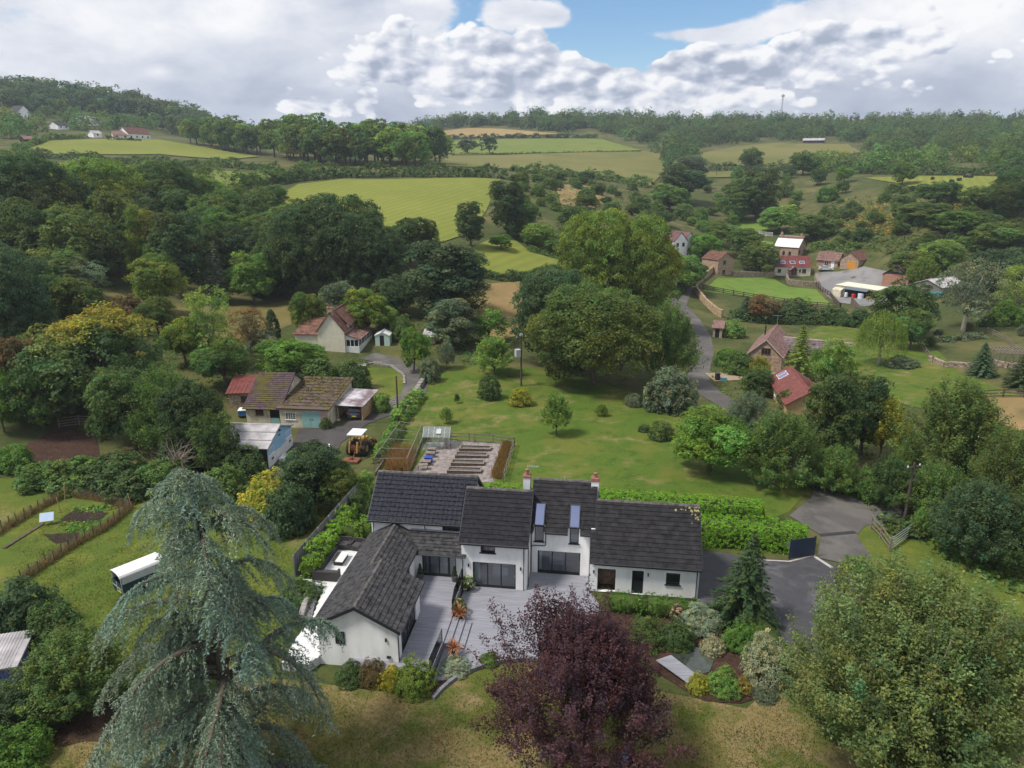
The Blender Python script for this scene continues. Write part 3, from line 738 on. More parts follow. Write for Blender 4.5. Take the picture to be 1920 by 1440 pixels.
drape('front_lawn', [(30,1430),(120,1370),(300,1290),(540,1275),(815,1312),(850,1280),(900,1258),(950,1248),(1070,1262),(1250,1300),(1400,1330),(1470,1262),(1500,1247),(1560,1246),(1960,1230),(1960,1700),(0,1700)], LAWN_F, 0.05)
drape('verge', [(1600,1000),(1640,975),(1800,1000),(1960,1050),(1960,1235),(1700,1235),(1620,1050)], LAWN_L, 0.025)
drape('vegetable_plot', [(30,1000),(100,935),(240,940),(235,965),(110,1050),(20,1060)], LAWN_L, 0.055)
drape('dug_bed', [(112,975),(140,957),(205,962),(190,975),(150,985)], SOIL, 0.09, step=0.4, jitter=0.12)
drape('lower_dug_bed', [(80,1003),(150,1000),(150,1015),(105,1020)], SOIL, 0.09, step=0.4, jitter=0.12)
drape('dirt_enclosure', [(-20,880),(30,845),(110,800),(180,812),(190,870),(80,880)], BARKCHIP, 0.05)
drape('cedar_litter', [(60,1400),(180,1320),(330,1300),(440,1330),(400,1370),(200,1400)], BARKCHIP, 0.065, jitter=0.3)
# hard ground
drape('lane', strip_pts([(1560,915),(1500,868),(1440,818),(1390,775),(1355,752),(1330,738),(1308,715),(1312,690),(1322,660),(1318,628),(1300,598),(1272,570),(1282,548),(1308,524),(1332,506),(1350,490)], [3.6,3.4,3.2,3.2,3.4,3.6,3.4,3.2,3,3,3,3.8,3.6,3.2,3.2,3.2]), LANE, 0.07, world=True)
drape('lane_mouth', [(1535,898),(1562,905),(1650,945),(1800,985),(1800,1008),(1690,985),(1625,985),(1606,1004),(1634,1045),(1600,1062),(1532,1046),(1540,1005),(1480,968),(1520,935)], LANE, 0.06)
drape('driveway', [(1295,1036),(1330,1034),(1400,1045),(1480,1052),(1524,1043),(1570,1062),(1640,1120),(1610,1250),(1478,1250),(1450,1190),(1400,1140),(1300,1135)], TARMAC, 0.055)
drape('farm_track', strip_pts([(690,668),(725,676),(762,690),(782,712),(776,738),(752,757),(715,770)], [3.4,3.2,3.2,3.6,3.4,3.8,4.5]), LANE, 0.08, world=True)
drape('farm_yard', [(440,905),(500,882),(545,845),(560,805),(600,803),(640,797),(690,775),(735,762),(752,772),(690,795),(640,830),(625,862),(600,880),(520,905)], YARD, 0.065)
drape('barn_yard', [(1528,512),(1620,500),(1705,515),(1710,560),(1620,575),(1565,566),(1545,550)], CONC, 0.1)
drape('sandy_drive', [(1322,700),(1400,697),(1500,700),(1500,712),(1400,712),(1340,716)], SAND, 0.075)
drape('bare_earth', [(1560,662),(1580,668),(1590,688),(1570,684)], SAND, 0.09)
drape('sand_yard', [(1840,840),(1900,825),(1960,830),(1960,900),(1900,890)], SAND, 0.12)
for nm, cl, w in (('drive_edging', [(1390,1044),(1440,1052),(1480,1054),(1524,1043)], .16), ('gate_line', [(1524,1043),(1560,1066)], .28)):
    drape(nm, strip_pts(cl, w), flat(nm, (.42, .38, .36)), 0.075, step=0.5, world=True)
drape('lane_joint', strip_pts([(1538,1005),(1604,999)], .45), flat('drain', (.03, .03, .033)), 0.075, step=0.5, world=True)
# ---------------------------------------------------------------- building kit
WHITE = noisy('white_render', (.80, .80, .79), .15, .9, .85, .10, 50, c2=(.82, .82, .81), stretch=(1, 1, .35))
TRIM_DARK = flat('anthracite_frame', (.022, .026, .031), .45)
GLASS = glass_mat('window_glass', (.90, .93, .95), .05)
GLASS_DARK = noisy('dark_glass', (.018, .021, .026), .3, 1.5, .06, spec=.7)
GLASS_SKY_TINT = glass_mat('sky_tinted_glass', (.10, .12, .24), .42, (.58, .66, 1.0))  # reflection of blue sky overhead is put into the glass as a blue tint
ROOM = flat('room_plaster', (.62, .61, .60), .9); ROOM_FLOOR = flat('room_floor', (.48, .46, .44), .6)
TILE_A = noisy('pantile', (.020, .021, .028), .35, 5.0, .55, .25, 25, c2=(.032, .033, .043), spec=.08)
TILE_B = noisy('plain_tile', (.017, .017, .021), .3, 3.5, .72, .3, 25, c2=(.026, .025, .030), spec=.08)
TILE_D = noisy('worn_tile', (.019, .019, .023), .3, 2.2, .75, .3, 25, c2=(.033, .031, .033), spec=.08)
SLATE = noisy('slate', (.030, .030, .033), .45, 3.0, .68, .3, 22, c2=(.062, .060, .061), spec=.08)
RIDGE = noisy('ridge_tile', (.070, .066, .066), .4, 3, .8, .3, 20, c2=(.12, .11, .10), spec=.08)
def rects(length, height, openings):
    """a wall face less its openings, as rectangles (u0, u1, w0, w1)"""
    us = sorted({0.0, length} | {o[0] for o in openings} | {o[1] for o in openings}); out = []
    for a, b in zip(us, us[1:]):
        if b - a < 1e-6: continue
        m = (a + b) / 2; ws = 0.0
        for o in sorted((o for o in openings if o[0] < m < o[1]), key=lambda o: o[2]):
            if o[2] > ws + 1e-6: out.append((a, b, ws, o[2]))
            ws = o[3]
        if ws < height - 1e-6: out.append((a, b, ws, height))
    return out
class Face:
    """a wall seen from outside, from A to B (left to right); n points outwards"""
    def __init__(s, A, B, z=0.0):
        s.A, s.B, s.z = Vector(A), Vector(B), z
        s.len = (s.B - s.A).length; s.u = (s.B - s.A) / s.len; s.n = Vector((s.u.y, -s.u.x))
    def p(s, u, w, out=0.0):
        q = s.A + s.u * u + s.n * out; return (q.x, q.y, s.z + w)
    def block(s, mb, u0, u1, w0, w1, o0, o1, m=0):       # a box on the wall between outward offsets o0 < o1
        a, b, c, d = s.p(u0, 0, o1), s.p(u1, 0, o1), s.p(u1, 0, o0), s.p(u0, 0, o0)
        mb.hexa([a[:2], b[:2], c[:2], d[:2]], s.z + w0, s.z + w1, m)
    def wall(s, mb, h, openings, t=0.28, m=0):
        for a, b, c, d in rects(s.len, h, openings): s.block(mb, a, b, c, d, -t, 0, m)
def glazing(face, parent, u0, u1, w0, w1, cols=1, rows=1, name='window', frame=None, glass=None, fw=0.055, deep=-0.12, sill=True, proud=False, each=True, label=None, bottom=None):
    """a window or glazed door in a wall: frame, a pane in each light, a sill"""
    frame = frame or TRIM_DARK; glass = glass or GLASS
    o0, o1 = (deep - .03, deep + .03) if not proud else (-.02, .04)
    mb = MB()
    bt = bottom or fw
    face.block(mb, u0, u0 + fw, w0, w1, o0, o1); face.block(mb, u1 - fw, u1, w0, w1, o0, o1)
    face.block(mb, u0 + fw, u1 - fw, w0, w0 + bt, o0, o1); face.block(mb, u0 + fw, u1 - fw, w1 - fw, w1, o0, o1)
    us = [u0 + fw + (u1 - u0 - 2 * fw) * i / cols for i in range(cols + 1)]; ws = [w0 + bt + (w1 - w0 - fw - bt) * i / rows for i in range(rows + 1)]
    g = fw * 0.5
    for i in range(1, cols): face.block(mb, us[i] - g, us[i] + g, w0 + bt, w1 - fw, o0 + .004, o1 - .004)
    for j in range(1, rows):
        for i in range(cols): face.block(mb, us[i] + (g if i else 0), us[i + 1] - (g if i < cols - 1 else 0), ws[j] - g * .7, ws[j] + g * .7, o0 + .008, o1 - .008)
    o = mb.build(name, frame, parent)
    if label: o['label'] = label
    om = (o0 + o1) / 2 if not proud else .012
    pm = MB()
    for i in range(cols):
        for j in range(rows):
            a, b = us[i] + (g if i else 0), us[i + 1] - (g if i < cols - 1 else 0); c, d = ws[j] + (g * .7 if j else 0), ws[j + 1] - (g * .7 if j < rows - 1 else 0)
            if each:
                q = MB(); face.block(q, a, b, c, d, om - .006, om + .006); q.build('pane', glass, o)
            else: face.block(pm, a, b, c, d, om - .006, om + .006)
    if not each: pm.build('panes', glass, o)
    if sill:
        q = MB(); face.block(q, u0 - .08, u1 + .08, w0 - .06, w0, o0 if proud else deep, .09); q.build('sill', frame, o)
    return o
def lay_tiles(name, mat, parent, O, U, V, width, length, tw=.30, tl=.33, th=.024, prof='flat', seed=1, clip=None, over=0.06, jit=.004, rowjit=True):
    """courses of tiles on a slope: O eave corner, U along the eave, V up the slope; real lapped pieces joined as one part"""
    O, U, V = Vector(O), Vector(U).normalized(), Vector(V).normalized(); Nn = U.cross(V).normalized()
    rg = random.Random(seed); mb = MB()
    nr, nc = max(1, round(length / tl)), max(1, round(width / tw)); tl, tw = length / nr, width / nc
    for r in range(nr):
        shift = (r % 2) * 0.5 * tw if prof != 'roman' else 0.0
        for c in range(-1 if shift else 0, nc):
            x0 = c * tw + shift; x1 = x0 + tw
            x0, x1 = max(0, x0) + .006, min(width, x1) - .006
            if x1 - x0 < .03: continue
            v0 = r * tl - (over if r == 0 else .0); v1 = (r + 1) * tl + .03
            if clip and not clip((x0 + x1) / 2, (r + .5) * tl): continue
            if r == nr - 1: v1 = length
            j = rg.uniform(-jit, jit); lift = th * (3.2 if prof == 'roman' else 2.3) + j + rg.uniform(0, jit)
            a = lambda x, v, n: O + U * x + V * v + Nn * n
            if prof == 'flat':
                q = [a(x0, v0 + j, lift), a(x1, v0 + j, lift), a(x1, v1, .008), a(x0, v1, .008)]
                lo = [a(x0, v0 + j, lift - th), a(x1, v0 + j, lift - th), a(x1, v1, .001), a(x0, v1, .001)]
                mb.mesh(q + lo, [(0, 1, 2, 3), (0, 4, 5, 1), (1, 5, 6, 2), (3, 7, 4, 0)])
            else:                                         # double roll: two humps and two flats
                k = 6; hs = [.004, .024, .030, .018, .0, .0, .004]
                top = [a(x0 + (x1 - x0) * i / k, v0 + j, lift + hs[i]) for i in range(k + 1)]; bk = [a(x0 + (x1 - x0) * i / k, v1, .006 + hs[i]) for i in range(k + 1)]
                lo = [a(x0 + (x1 - x0) * i / k, v0 + j, lift + hs[i] - th) for i in range(k + 1)]
                v = top + bk + lo; f = []
                for i in range(k): f += [(i, i + 1, k + 2 + i, k + 1 + i), (i, 2 * k + 2 + i, 2 * k + 3 + i, i + 1)]
                mb.mesh(v, f)
    return mb.build(name, mat, parent, kind='stuff')
def ridge_caps(parent, P, Q, mat=RIDGE, w=.14, n=None, name='ridge_tiles'):
    P, Q = Vector(P), Vector(Q); L_ = (Q - P).length; n = n or max(2, int(L_ / .42)); d = (Q - P) / n; mb = MB(); rg = random.Random(n)
    s = Vector((-d.y, d.x, 0)).normalized()
    for i in range(n):
        a = P + d * i; b = P + d * (i + 1) * 1.0 - d * .02; h = .05 + rg.uniform(-.006, .006)
        pr = [(-w, -.07), (-w * .55, h * .6), (0, h), (w * .55, h * .6), (w, -.07)]
        va = [a + s * x + Vector((0, 0, z)) for x, z in pr]; vb = [b + s * x + Vector((0, 0, z - .004)) for x, z in pr]
        mb.mesh(va + vb, [(k, k + 1, 6 + k, 5 + k) for k in range(4)] + [(4, 3, 2, 1, 0), (5, 6, 7, 8, 9)])
    return mb.build(name, mat, parent, kind='stuff')
def downpipe(parent, pts, r=.035, mat=None, name='downpipe'):
    mb = MB(); mb.tube(pts, r, 6); return mb.build(name, mat or TRIM_DARK, parent)
# ---------------------------------------------------------------- the white house
HOUSE_O, HOUSE_YAW = (0.99, 42.70), R(-7.5)
def hw(x, y, z=0.0):
    c, s = math.cos(HOUSE_YAW), math.sin(HOUSE_YAW)
    return (HOUSE_O[0] + x * c - y * s, HOUSE_O[1] + x * s + y * c, z)
house = thing('white_house', 'large white rendered house of joined gabled wings under dark tiled roofs', 'house', (HOUSE_O[0], HOUSE_O[1], 0.0), HOUSE_YAW)
UP = 0.5                                                  # upper deck above the lower one
def wall_part(face, h, openings, name='wall', t=.28):
    mb = MB(); face.wall(mb, h, openings, t); return mb.build(name, WHITE, house)
def gable_slab(x0, x1, ye, ze, yr, zr, yb, zb, name='roof', t=.10, gaps=()):
    """roof with its ridge along x: front eave (ye, ze), ridge (yr, zr), back eave (yb, zb)"""
    mb = MB()
    k = .42 / (yr - ye); yc, zc = ye + (yr - ye) * k, ze + (zr - ze) * k; x = x0
    mb.slab([(x0, yc, zc), (x1, yc, zc), (x1, yr, zr), (x0, yr, zr)], t)
    for a, b in list(gaps) + [(x1, x1)]: mb.slab([(x, ye, ze), (a, ye, ze), (a, yc, zc), (x, yc, zc)], t); x = b
    mb.slab([(x0, yr, zr), (x1, yr, zr), (x1, yb, zb), (x0, yb, zb)], t)
    return mb.build(name, TILE_B, house)
def roof_block(x0, x1, ye, ze, yr, zr, yb, zb, mat, prof='flat', seed=1, tw=.30, tl=.33, clip=None, gaps=()):
    r = gable_slab(x0, x1, ye, ze, yr, zr, yb, zb, gaps=gaps)
    r.data.materials[0] = mat
    L_ = math.hypot(yr - ye, zr - ze)
    lay_tiles('roof_tiles', mat, r, (x0, ye, ze), (1, 0, 0), (0, yr - ye, zr - ze), x1 - x0, L_, tw, tl, prof=prof, seed=seed, clip=clip)
    ridge_caps(r, (x0, yr, zr + .03), (x1, yr, zr + .03))
    x = x0
    for a, b in list(gaps) + [(x1, x1)]: g = MB(); g.tube([(x, ye - .06, ze - .06), (a, ye - .06, ze - .06)], .06, 6); g.box(x, a, ye + .0, ye + .03, ze - .22, ze - .05); g.build('gutter', TRIM_DARK, r); x = b
    v = MB()
    for x in (x0, x1):
        s = -.03 if x == x0 else .03
        for (ya, za, yc, zc) in ((ye, ze, yr, zr), (yr, zr, yb, zb)):
            v.mesh([(x, ya, za - .16), (x + s, ya, za - .16), (x + s, ya, za + .03), (x, ya, za + .03), (x, yc, zc - .16), (x + s, yc, zc - .16), (x + s, yc, zc + .03), (x, yc, zc + .03)],
                   [(0, 1, 2, 3), (7, 6, 5, 4), (0, 4, 5, 1), (1, 5, 6, 2), (2, 6, 7, 3), (3, 7, 4, 0)])
    v.build('bargeboard', TRIM_DARK, r)
    return r
def gable_wall(x, y0, y1, zb, ze0, yr, zr, ze1, t=.28, side=1):
    mb = MB(); a = x - t * side
    v = [(x, y0, zb), (x, y1, zb), (x, y1, ze1), (x, yr, zr), (x, y0, ze0)]
    w = [(a, p[1], p[2]) for p in v]
    mb.mesh(v + w, [(0, 1, 2, 3, 4), (9, 8, 7, 6, 5)] + [(i, 5 + i, 5 + (i + 1) % 5, (i + 1) % 5) for i in range(5)])
    return mb.build('gable_wall', WHITE, house)
def room(x0, x1, y0, y1, z0, z1):
    """inside of the house behind the big windows"""
    mb = MB(); mb.box(x0, x1, y0, y1, z0 + .01, z0 + .05, 1)
    mb.box(x0, x1, y1 - .05, y1, z0 + .05, z1); mb.box(x0, x0 + .05, y0, y1 - .05, z0 + .05, z1); mb.box(x1 - .05, x1, y0, y1 - .05, z0 + .05, z1); mb.box(x0, x1, y0, y1, z1, z1 + .04)
    mb.build('room', [ROOM, ROOM_FLOOR], house)
def bifold(face, u0, u1, w1, cols, name='folding_door', w0=0.03):
    o = glazing(face, house, u0, u1, w0, w1, cols, 1, name=name, fw=.085, sill=False, bottom=.16)
    h = MB(); um = u1 - .10; face.block(h, um, um + .025, 0.95, 1.08, -.085, -.04); h.build('handle', flat('steel', (.5, .5, .52), .3, metal=.8) if 'steel' not in bpy.data.materials else bpy.data.materials['steel'], o)
    return o
# B: two-storey block in the middle, gable roof
fB = Face((-4.5, 0), (0, 0))
wall_part(fB, 3.55, [(.76, 3.76, 0, 2.0), (1.33, 2.33, 2.78, 3.5)])
bifold(fB, .76, 3.76, 2.0, 3)
glazing(fB, house, 1.33, 2.33, 2.78, 3.5, 1, 1)
gable_wall(0.0, .281, 6.0, 0, 3.62, 2.9, 6.06, 3.62); gable_wall(-4.5, .281, 6.0, 0, 3.62, 2.9, 6.06, 3.62, side=-1)
room(-4.2, -.3, .35, 3.6, 0, 2.4); room(-3.6, -1.8, .35, 2.8, 2.5, 3.5)
roof_block(-4.62, .14, -.32, 3.64, 2.9, 6.2, 6.12, 3.64, TILE_B, seed=2, tw=.33, tl=.34)
# C: recessed block with two windows that run up through the eaves
fC = Face((0.0, 2.4), (4.22, 2.4))
wall_part(fC, 3.78, [(.53, 3.58, 0, 1.82), (.30, .95, 2.55, 3.78), (2.78, 3.43, 2.55, 3.78)])
bifold(fC, .53, 3.58, 1.82, 3)
room(.3, 4.0, 2.75, 5.6, 0, 2.3); room(.2, 4.0, 2.75, 4.2, 2.45, 3.5)
gable_wall(4.22, 2.681, 7.9, 0, 3.55, 5.1, 6.0, 3.55)
ca = math.atan2(6.16 - 3.52, 5.1 - 2.08)
def c_clip(u, v):
    x = -.05 + u; y = 2.08 + v * math.cos(ca)
    return not any(a < x < b for a, b in ((.20, 1.05), (2.66, 3.52))) or y > 3.62
roof_c = roof_block(-.05, 4.58, 2.08, 3.52, 5.1, 6.16, 8.1, 3.55, TILE_D, seed=5, tw=.33, tl=.33, clip=c_clip, gaps=((.20, 1.05), (2.66, 3.52)))
for k, x in enumerate((.30, 2.78)):
    glazing(fC, house, x, x + .65, 2.55, 3.74, 1, 1, deep=-.05)
    q = MB(); nn = Vector((0, -math.sin(ca), math.cos(ca))); vv = Vector((0, math.cos(ca), math.sin(ca))); o0 = Vector((x - .04, 2.34, 3.77)); L_ = 1.75
    uu = Vector((1, 0, 0)); wd = .73
    for (a, b, c, d) in ((0, .07, 0, L_), (wd - .07, wd, 0, L_), (.07, wd - .07, 0, .08), (.07, wd - .07, L_ - .08, L_)):
        p = [o0 + uu * a + vv * c + nn * .10, o0 + uu * b + vv * c + nn * .10, o0 + uu * b + vv * d + nn * .10, o0 + uu * a + vv * d + nn * .10]; q.slab([tuple(t) for t in p], .12)
    sk = q.build('roof_window', TRIM_DARK, house)
    q = MB(); p = [o0 + uu * .07 + vv * .08 + nn * .085, o0 + uu * (wd - .07) + vv * .08 + nn * .085, o0 + uu * (wd - .07) + vv * (L_ - .08) + nn * .085, o0 + uu * .07 + vv * (L_ - .08) + nn * .085]
    q.slab([tuple(t) for t in p], .02); q.build('pane', GLASS_SKY_TINT, sk)
downpipe(house, [(.08, 2.33, 3.4), (.08, 2.33, .05)]); downpipe(house, [(1.10, 2.33, 3.4), (1.10, 2.33, 2.32), (1.02, 2.33, 2.26), (.25, 2.33, 2.24), (.10, 2.33, 2.15)])
downpipe(house, [(-.18, -.07, 3.5), (-.18, -.07, .05)]); downpipe(house, [(.07, .5, 3.5), (.07, .5, .05)])
for nm, x0, x1, y0, y1, z0, z1, c in (('curtain', -3.70, -3.30, .40, .46, .06, 1.9, (.7, .74, .70)), ('sofa', -2.6, -1.5, 1.6, 2.4, .06, .7, (.75, .75, .75)), ('table', 1.3, 2.3, 3.6, 4.2, .06, .72, (.5, .5, .52)), ('curtain', .62, .8, 2.8, 2.86, .06, 1.75, (.6, .62, .62)), ('bed', 2.85, 3.4, 2.9, 3.6, 2.5, 2.95, (.75, .77, .76))):
    q = MB(); q.box(x0, x1, y0, y1, z0, z1); q.build(nm, flat('inside_%s' % nm, c, .8), house)
# D: long low wing on the right
fD = Face((4.28, .6), (11.6, .6))
wall_part(fD, 2.38, [(.55, 1.78, .02, 1.80), (2.88, 3.66, .02, 1.82), (5.15, 6.08, .95, 1.82)])
lg = MB(); lg.box(4.85, 6.05, 1.55, 1.6, .02, 1.9); lg.box(4.80, 4.85, .90, 1.6, .02, 1.9); lg.box(6.06, 6.11, .90, 1.6, .02, 1.9); lg.build('log_store', noisy('rough_timber', (.16, .11, .075), .4, 6, .9), house)
dd = MB(); fD.block(dd, 2.88, 3.66, .02, .92, -.14, -.08); dd.build('door', TRIM_DARK, house)
glazing(fD, house, 2.88, 3.66, .92, 1.82, 1, 1, glass=GLASS_DARK, sill=False)
glazing(fD, house, 5.15, 6.08, .95, 1.82, 1, 1)
room(9.2, 10.6, .95, 2.6, .6, 2.2)
gable_wall(11.6, .881, 6.7, 0, 2.5, 3.7, 5.25, 2.5); gable_wall(4.28, .881, 2.3, 0, 2.5, 2.25, 3.9, 3.9, side=-1)
dz = (5.42 - 2.42) / (3.7 - .3)
roof_block(4.60, 11.72, .3, 2.42, 3.7, 5.42, 7.0, 2.6, TILE_D, seed=7, tw=.33, tl=.335)
mbd = MB(); mbd.slab([(4.24, .3, 2.42), (4.599, .3, 2.42), (4.599, 2.05, 2.42 + dz * 1.75), (4.24, 2.05, 2.42 + dz * 1.75)], .1)
rd = mbd.build('roof', TILE_D, house)
lay_tiles('roof_tiles', TILE_D, rd, (4.24, .3, 2.42), (1, 0, 0), (0, 3.4, 3.0), .36, 1.75 * math.hypot(1, dz), .33, .335, seed=8)
q = MB(); q.tube([(4.24, .24, 2.36), (4.6, .24, 2.36)], .06, 6); q.build('gutter', TRIM_DARK, rd)
downpipe(house, [(11.45, .53, 2.3), (11.45, .53, .05)])
LICHEN = noisy('lichen', (.30, .27, .12), .4, 9, .95)
q = MB(); rg = random.Random(5)
for i in range(46):
    x = 11.7 - abs(rg.gauss(0, .45)); y = 3.7 - abs(rg.gauss(0, .33)); z = 5.42 - (3.7 - y) * dz + .065; r_ = rg.uniform(.02, .07)
    q.slab([(x - r_, y - r_, z - r_ * dz), (x + r_, y - r_, z - r_ * dz), (x + r_, y + r_, z + r_ * dz), (x - r_, y + r_, z + r_ * dz)], .012)
q.build('lichen', LICHEN, house, kind='stuff')
# A: big back wing with rolled tiles
fA = Face((-11.45, 1.8), (-4.3, 1.8))
wall_part(fA, 3.85, [(5.2, 6.55, 3.15, 3.62)])
glazing(fA, house, 5.2, 6.55, 3.15, 3.62, 2, 1, glass=GLASS_DARK)
gable_wall(-4.3, 2.081, 7.2, 0, 3.9, 4.5, 6.2, 3.9); gable_wall(-11.45, 2.081, 7.2, 0, 3.9, 4.5, 6.2, 3.9, side=-1)
roof_block(-11.62, -4.1, 1.5, 3.92, 4.5, 6.35, 7.5, 3.92, TILE_A, prof='roman', seed=9, tw=.33, tl=.36)
downpipe(house, [(-11.3, 1.73, 3.8), (-11.3, 1.73, 2.2)]); downpipe(house, [(-7.55, 1.73, 3.75), (-7.5, 1.73, 3.5), (-7.4, 1.5, 3.35)])
# F: lean-to link with glazed doors
fF = Face((-7.8, 0.2), (-4.5, 0.2), UP)
wall_part(fF, 1.86, [(.42, 2.85, 0, 1.84)])
glazing(fF, house, .42, .95, 0.03, 1.84, 1, 1, fw=.07, sill=False); bifold(fF, .95, 2.32, 1.84, 2, 'french_door'); glazing(fF, house, 2.32, 2.85, .03, 1.84, 1, 1, fw=.07, sill=False)
room(-7.5, -4.6, .55, 1.7, UP, 2.4)
q = MB(); q.slab([(-7.78, -.15, 2.44), (-4.18, -.15, 2.44), (-4.18, 0.0, 2.49), (-4.51, .0, 2.495), (-4.51, 1.79, 3.16), (-8.6, 1.79, 3.16)], .10)
rf = q.build('roof', SLATE, house)
lay_tiles('roof_tiles', SLATE, rf, (-9.0, -.15, 2.44), (1, 0, 0), (0, 1.94, .72), 4.82, math.hypot(1.94, .72), .30, .30, seed=11,
          clip=lambda u, v: (u - 9.0 > -7.78 - v * .44) and (u - 9.0 < -4.52 or v < .2))
q = MB(); q.box(-8.5, -4.52, 1.72, 1.795, 3.17, 3.27); q.build('flashing', flat('lead', (.30, .30, .32), .6), rf)
q = MB(); q.tube([(-7.75, -.2, 2.37), (-4.2, -.2, 2.37)], .055, 6); q.build('gutter', TRIM_DARK, rf)
downpipe(house, [(-4.42, -.18, 2.3), (-4.42, -.07, 2.1), (-4.42, -.07, .55)])
# E: single-storey wing running towards the front, its far half narrower
def e_roof(xl, xr, zl, zr_, xc, zc, y0, y1, seed, clipr=None, clipl=None):
    q = MB(); q.slab([(xr, y0, zr_), (xr, y1, zr_), (xc, y1, zc), (xc, y0, zc)], .10); q.slab([(xl, y1, zl), (xl, y0, zl), (xc, y0, zc), (xc, y1, zc)], .10)
    r = q.build('roof', SLATE, house)
    lay_tiles('roof_tiles', SLATE, r, (xr, y0, zr_), (0, 1, 0), (xc - xr, 0, zc - zr_), y1 - y0, math.hypot(xc - xr, zc - zr_), .30, .30, seed=seed, clip=clipr)
    lay_tiles('roof_tiles', SLATE, r, (xl, y1, zl), (0, -1, 0), (xc - xl, 0, zc - zl), y1 - y0, math.hypot(xc - xl, zc - zl), .20, .16, seed=seed + 1, clip=clipl)
    ridge_caps(r, (xc, y0, zc + .03), (xc, y1, zc + .03))
    g = MB(); g.tube([(xr + .06, y0, zr_ - .06), (xr + .06, y1, zr_ - .06)], .055, 6); g.build('gutter', TRIM_DARK, r); g = MB(); g.tube([(xl - .06, y0, zl - .06), (xl - .06, y1, zl - .06)], .055, 6); g.build('gutter', TRIM_DARK, r)
    return r
re_ = e_roof(-11.5, -6.2, 2.68, 2.68, -8.85, 4.10, -9.15, -3.9, 21)
q = MB()
for (xa, za, xb, zb) in ((-11.5, 2.68, -8.85, 4.10), (-8.85, 4.10, -6.2, 2.68)):
    q.mesh([(xa, -9.15, za - .18), (xa, -9.18, za - .18), (xa, -9.18, za + .04), (xa, -9.15, za + .04), (xb, -9.15, zb - .18), (xb, -9.18, zb - .18), (xb, -9.18, zb + .04), (xb, -9.15, zb + .04)],
           [(0, 1, 2, 3), (7, 6, 5, 4), (0, 4, 5, 1), (1, 5, 6, 2), (2, 6, 7, 3), (3, 7, 4, 0)])
q.build('bargeboard', TRIM_DARK, re_)
e_roof(-11.55, -7.68, 2.62, 2.62, -9.62, 3.64, -3.9, 1.78, 24, clipr=lambda u, v: (u - 3.9) < -.25 + v * .9 * .9)
# front gable of E
q = MB(); v = [(-11.25, -8.9, UP), (-6.47, -8.9, UP), (-6.47, -8.9, 2.62), (-8.85, -8.9, 3.92), (-11.25, -8.9, 2.62)]; w = [(p[0], -8.62, p[2]) for p in v]
q.mesh(v + w, [(0, 1, 2, 3, 4), (9, 8, 7, 6, 5)] + [(i, 5 + i, 5 + (i + 1) % 5, (i + 1) % 5) for i in range(5)]); q.build('gable_wall', WHITE, house)
q = MB(); q.box(-11.25, -9.45, -8.9, -8.62, -.5, UP - .001); q.box(-11.25, -10.97, -8.62, 1.7, -.5, UP - .026); q.build('plinth', WHITE, house)
fEg = Face((-11.25, -8.9), (-6.47, -8.9), UP)
glazing(fEg, house, 1.05, 1.62, .92, 1.75, 1, 1, glass=GLASS_DARK, proud=True, sill=False)
fEr = Face((-6.47, -8.62), (-6.47, -3.95), UP)
wall_part(fEr, 2.12, [(.45, 3.75, 0, 1.95)])
bifold(fEr, .45, 3.75, 1.95, 4)
room(-10.8, -6.85, -8.5, -4.2, UP, 2.5)
wall_part(Face((-6.75, -3.95), (-7.85, -3.95), UP), 2.1, [])
fEb = Face((-7.8, -3.67), (-7.8, .2), UP); wall_part(fEb, 2.1, [(1.35, 2.35, .65, 1.75)]); glazing(fEb, house, 1.35, 2.35, .65, 1.75, 1, 1, glass=GLASS_DARK)
wall_part(Face((-11.25, 1.75), (-11.25, -8.62), UP), 2.1, [])
downpipe(house, [(-6.40, -8.96, 2.5), (-6.40, -8.96, .55)])
# roof vents on E, vents and soil pipes
q = MB()
for y in (.4, -1.1): q.box(-10.55, -10.40, y, y + .16, 3.16, 3.28)
q.build('roof_vent', TRIM_DARK, re_)
# wall lamps
def lamp(face, u, w):
    q = MB(); face.block(q, u - .04, u + .04, w - .11, w + .11, 0, .09); return q.build('wall_lamp', TRIM_DARK, house)
for f, u, w in ((fB, .48, 1.72), (fB, 4.1, 1.72), (fD, .28, 1.55), (fD, 3.95, 1.60), (fEg, 4.1, 1.45)): lamp(f, u, w)
q = MB(); fEg.block(q, 4.1, 4.34, .22, .36, 0, .08); fD.block(q, -.16, .0, .08, .2, -.02, .05); q.build('wall_vent', TRIM_DARK, house)
q = MB(); q.box(-6.4, -6.36, -8.4, -8.3, 0, 0); q = None
# chimneys
BRICK_D = noisy('chimney_brick', (.20, .085, .06), .4, 8, .9, .3, 30, c2=(.28, .13, .09)); POT = noisy('terracotta', (.27, .14, .095), .3, 6, .8)
for cx_, cw in ((-.55, .5), (4.42, .55)):
    q = MB(); q.box(cx_ - cw / 2, cx_ + cw / 2, 4.8, 5.4, 4.6, 6.30); c = q.build('chimney', WHITE, house)
    q = MB(); q.box(cx_ - cw / 2 - .04, cx_ + cw / 2 + .04, 4.76, 5.44, 6.30, 6.40); q.box(cx_ - cw / 2 - .01, cx_ + cw / 2 + .01, 4.79, 5.41, 6.40, 6.52 if cx_ > 0 else 6.44); q.build('brick_cap', BRICK_D, c)
    q = MB(); q.lathe([(.13, 6.5 if cx_ > 0 else 6.43), (.115, 6.75), (.145, 6.78), (.145, 6.86), (.11, 6.88)], 10, (cx_, 5.1, 0)); q.build('chimney_pot', POT, c)
q = MB(); q.box(4.16, 4.23, 4.7, 5.5, 5.6, 5.95); q.box(4.66, 4.72, 4.78, 5.42, 3.9, 5.6); q.build('lead_flashing', bpy.data.materials['lead'], house)
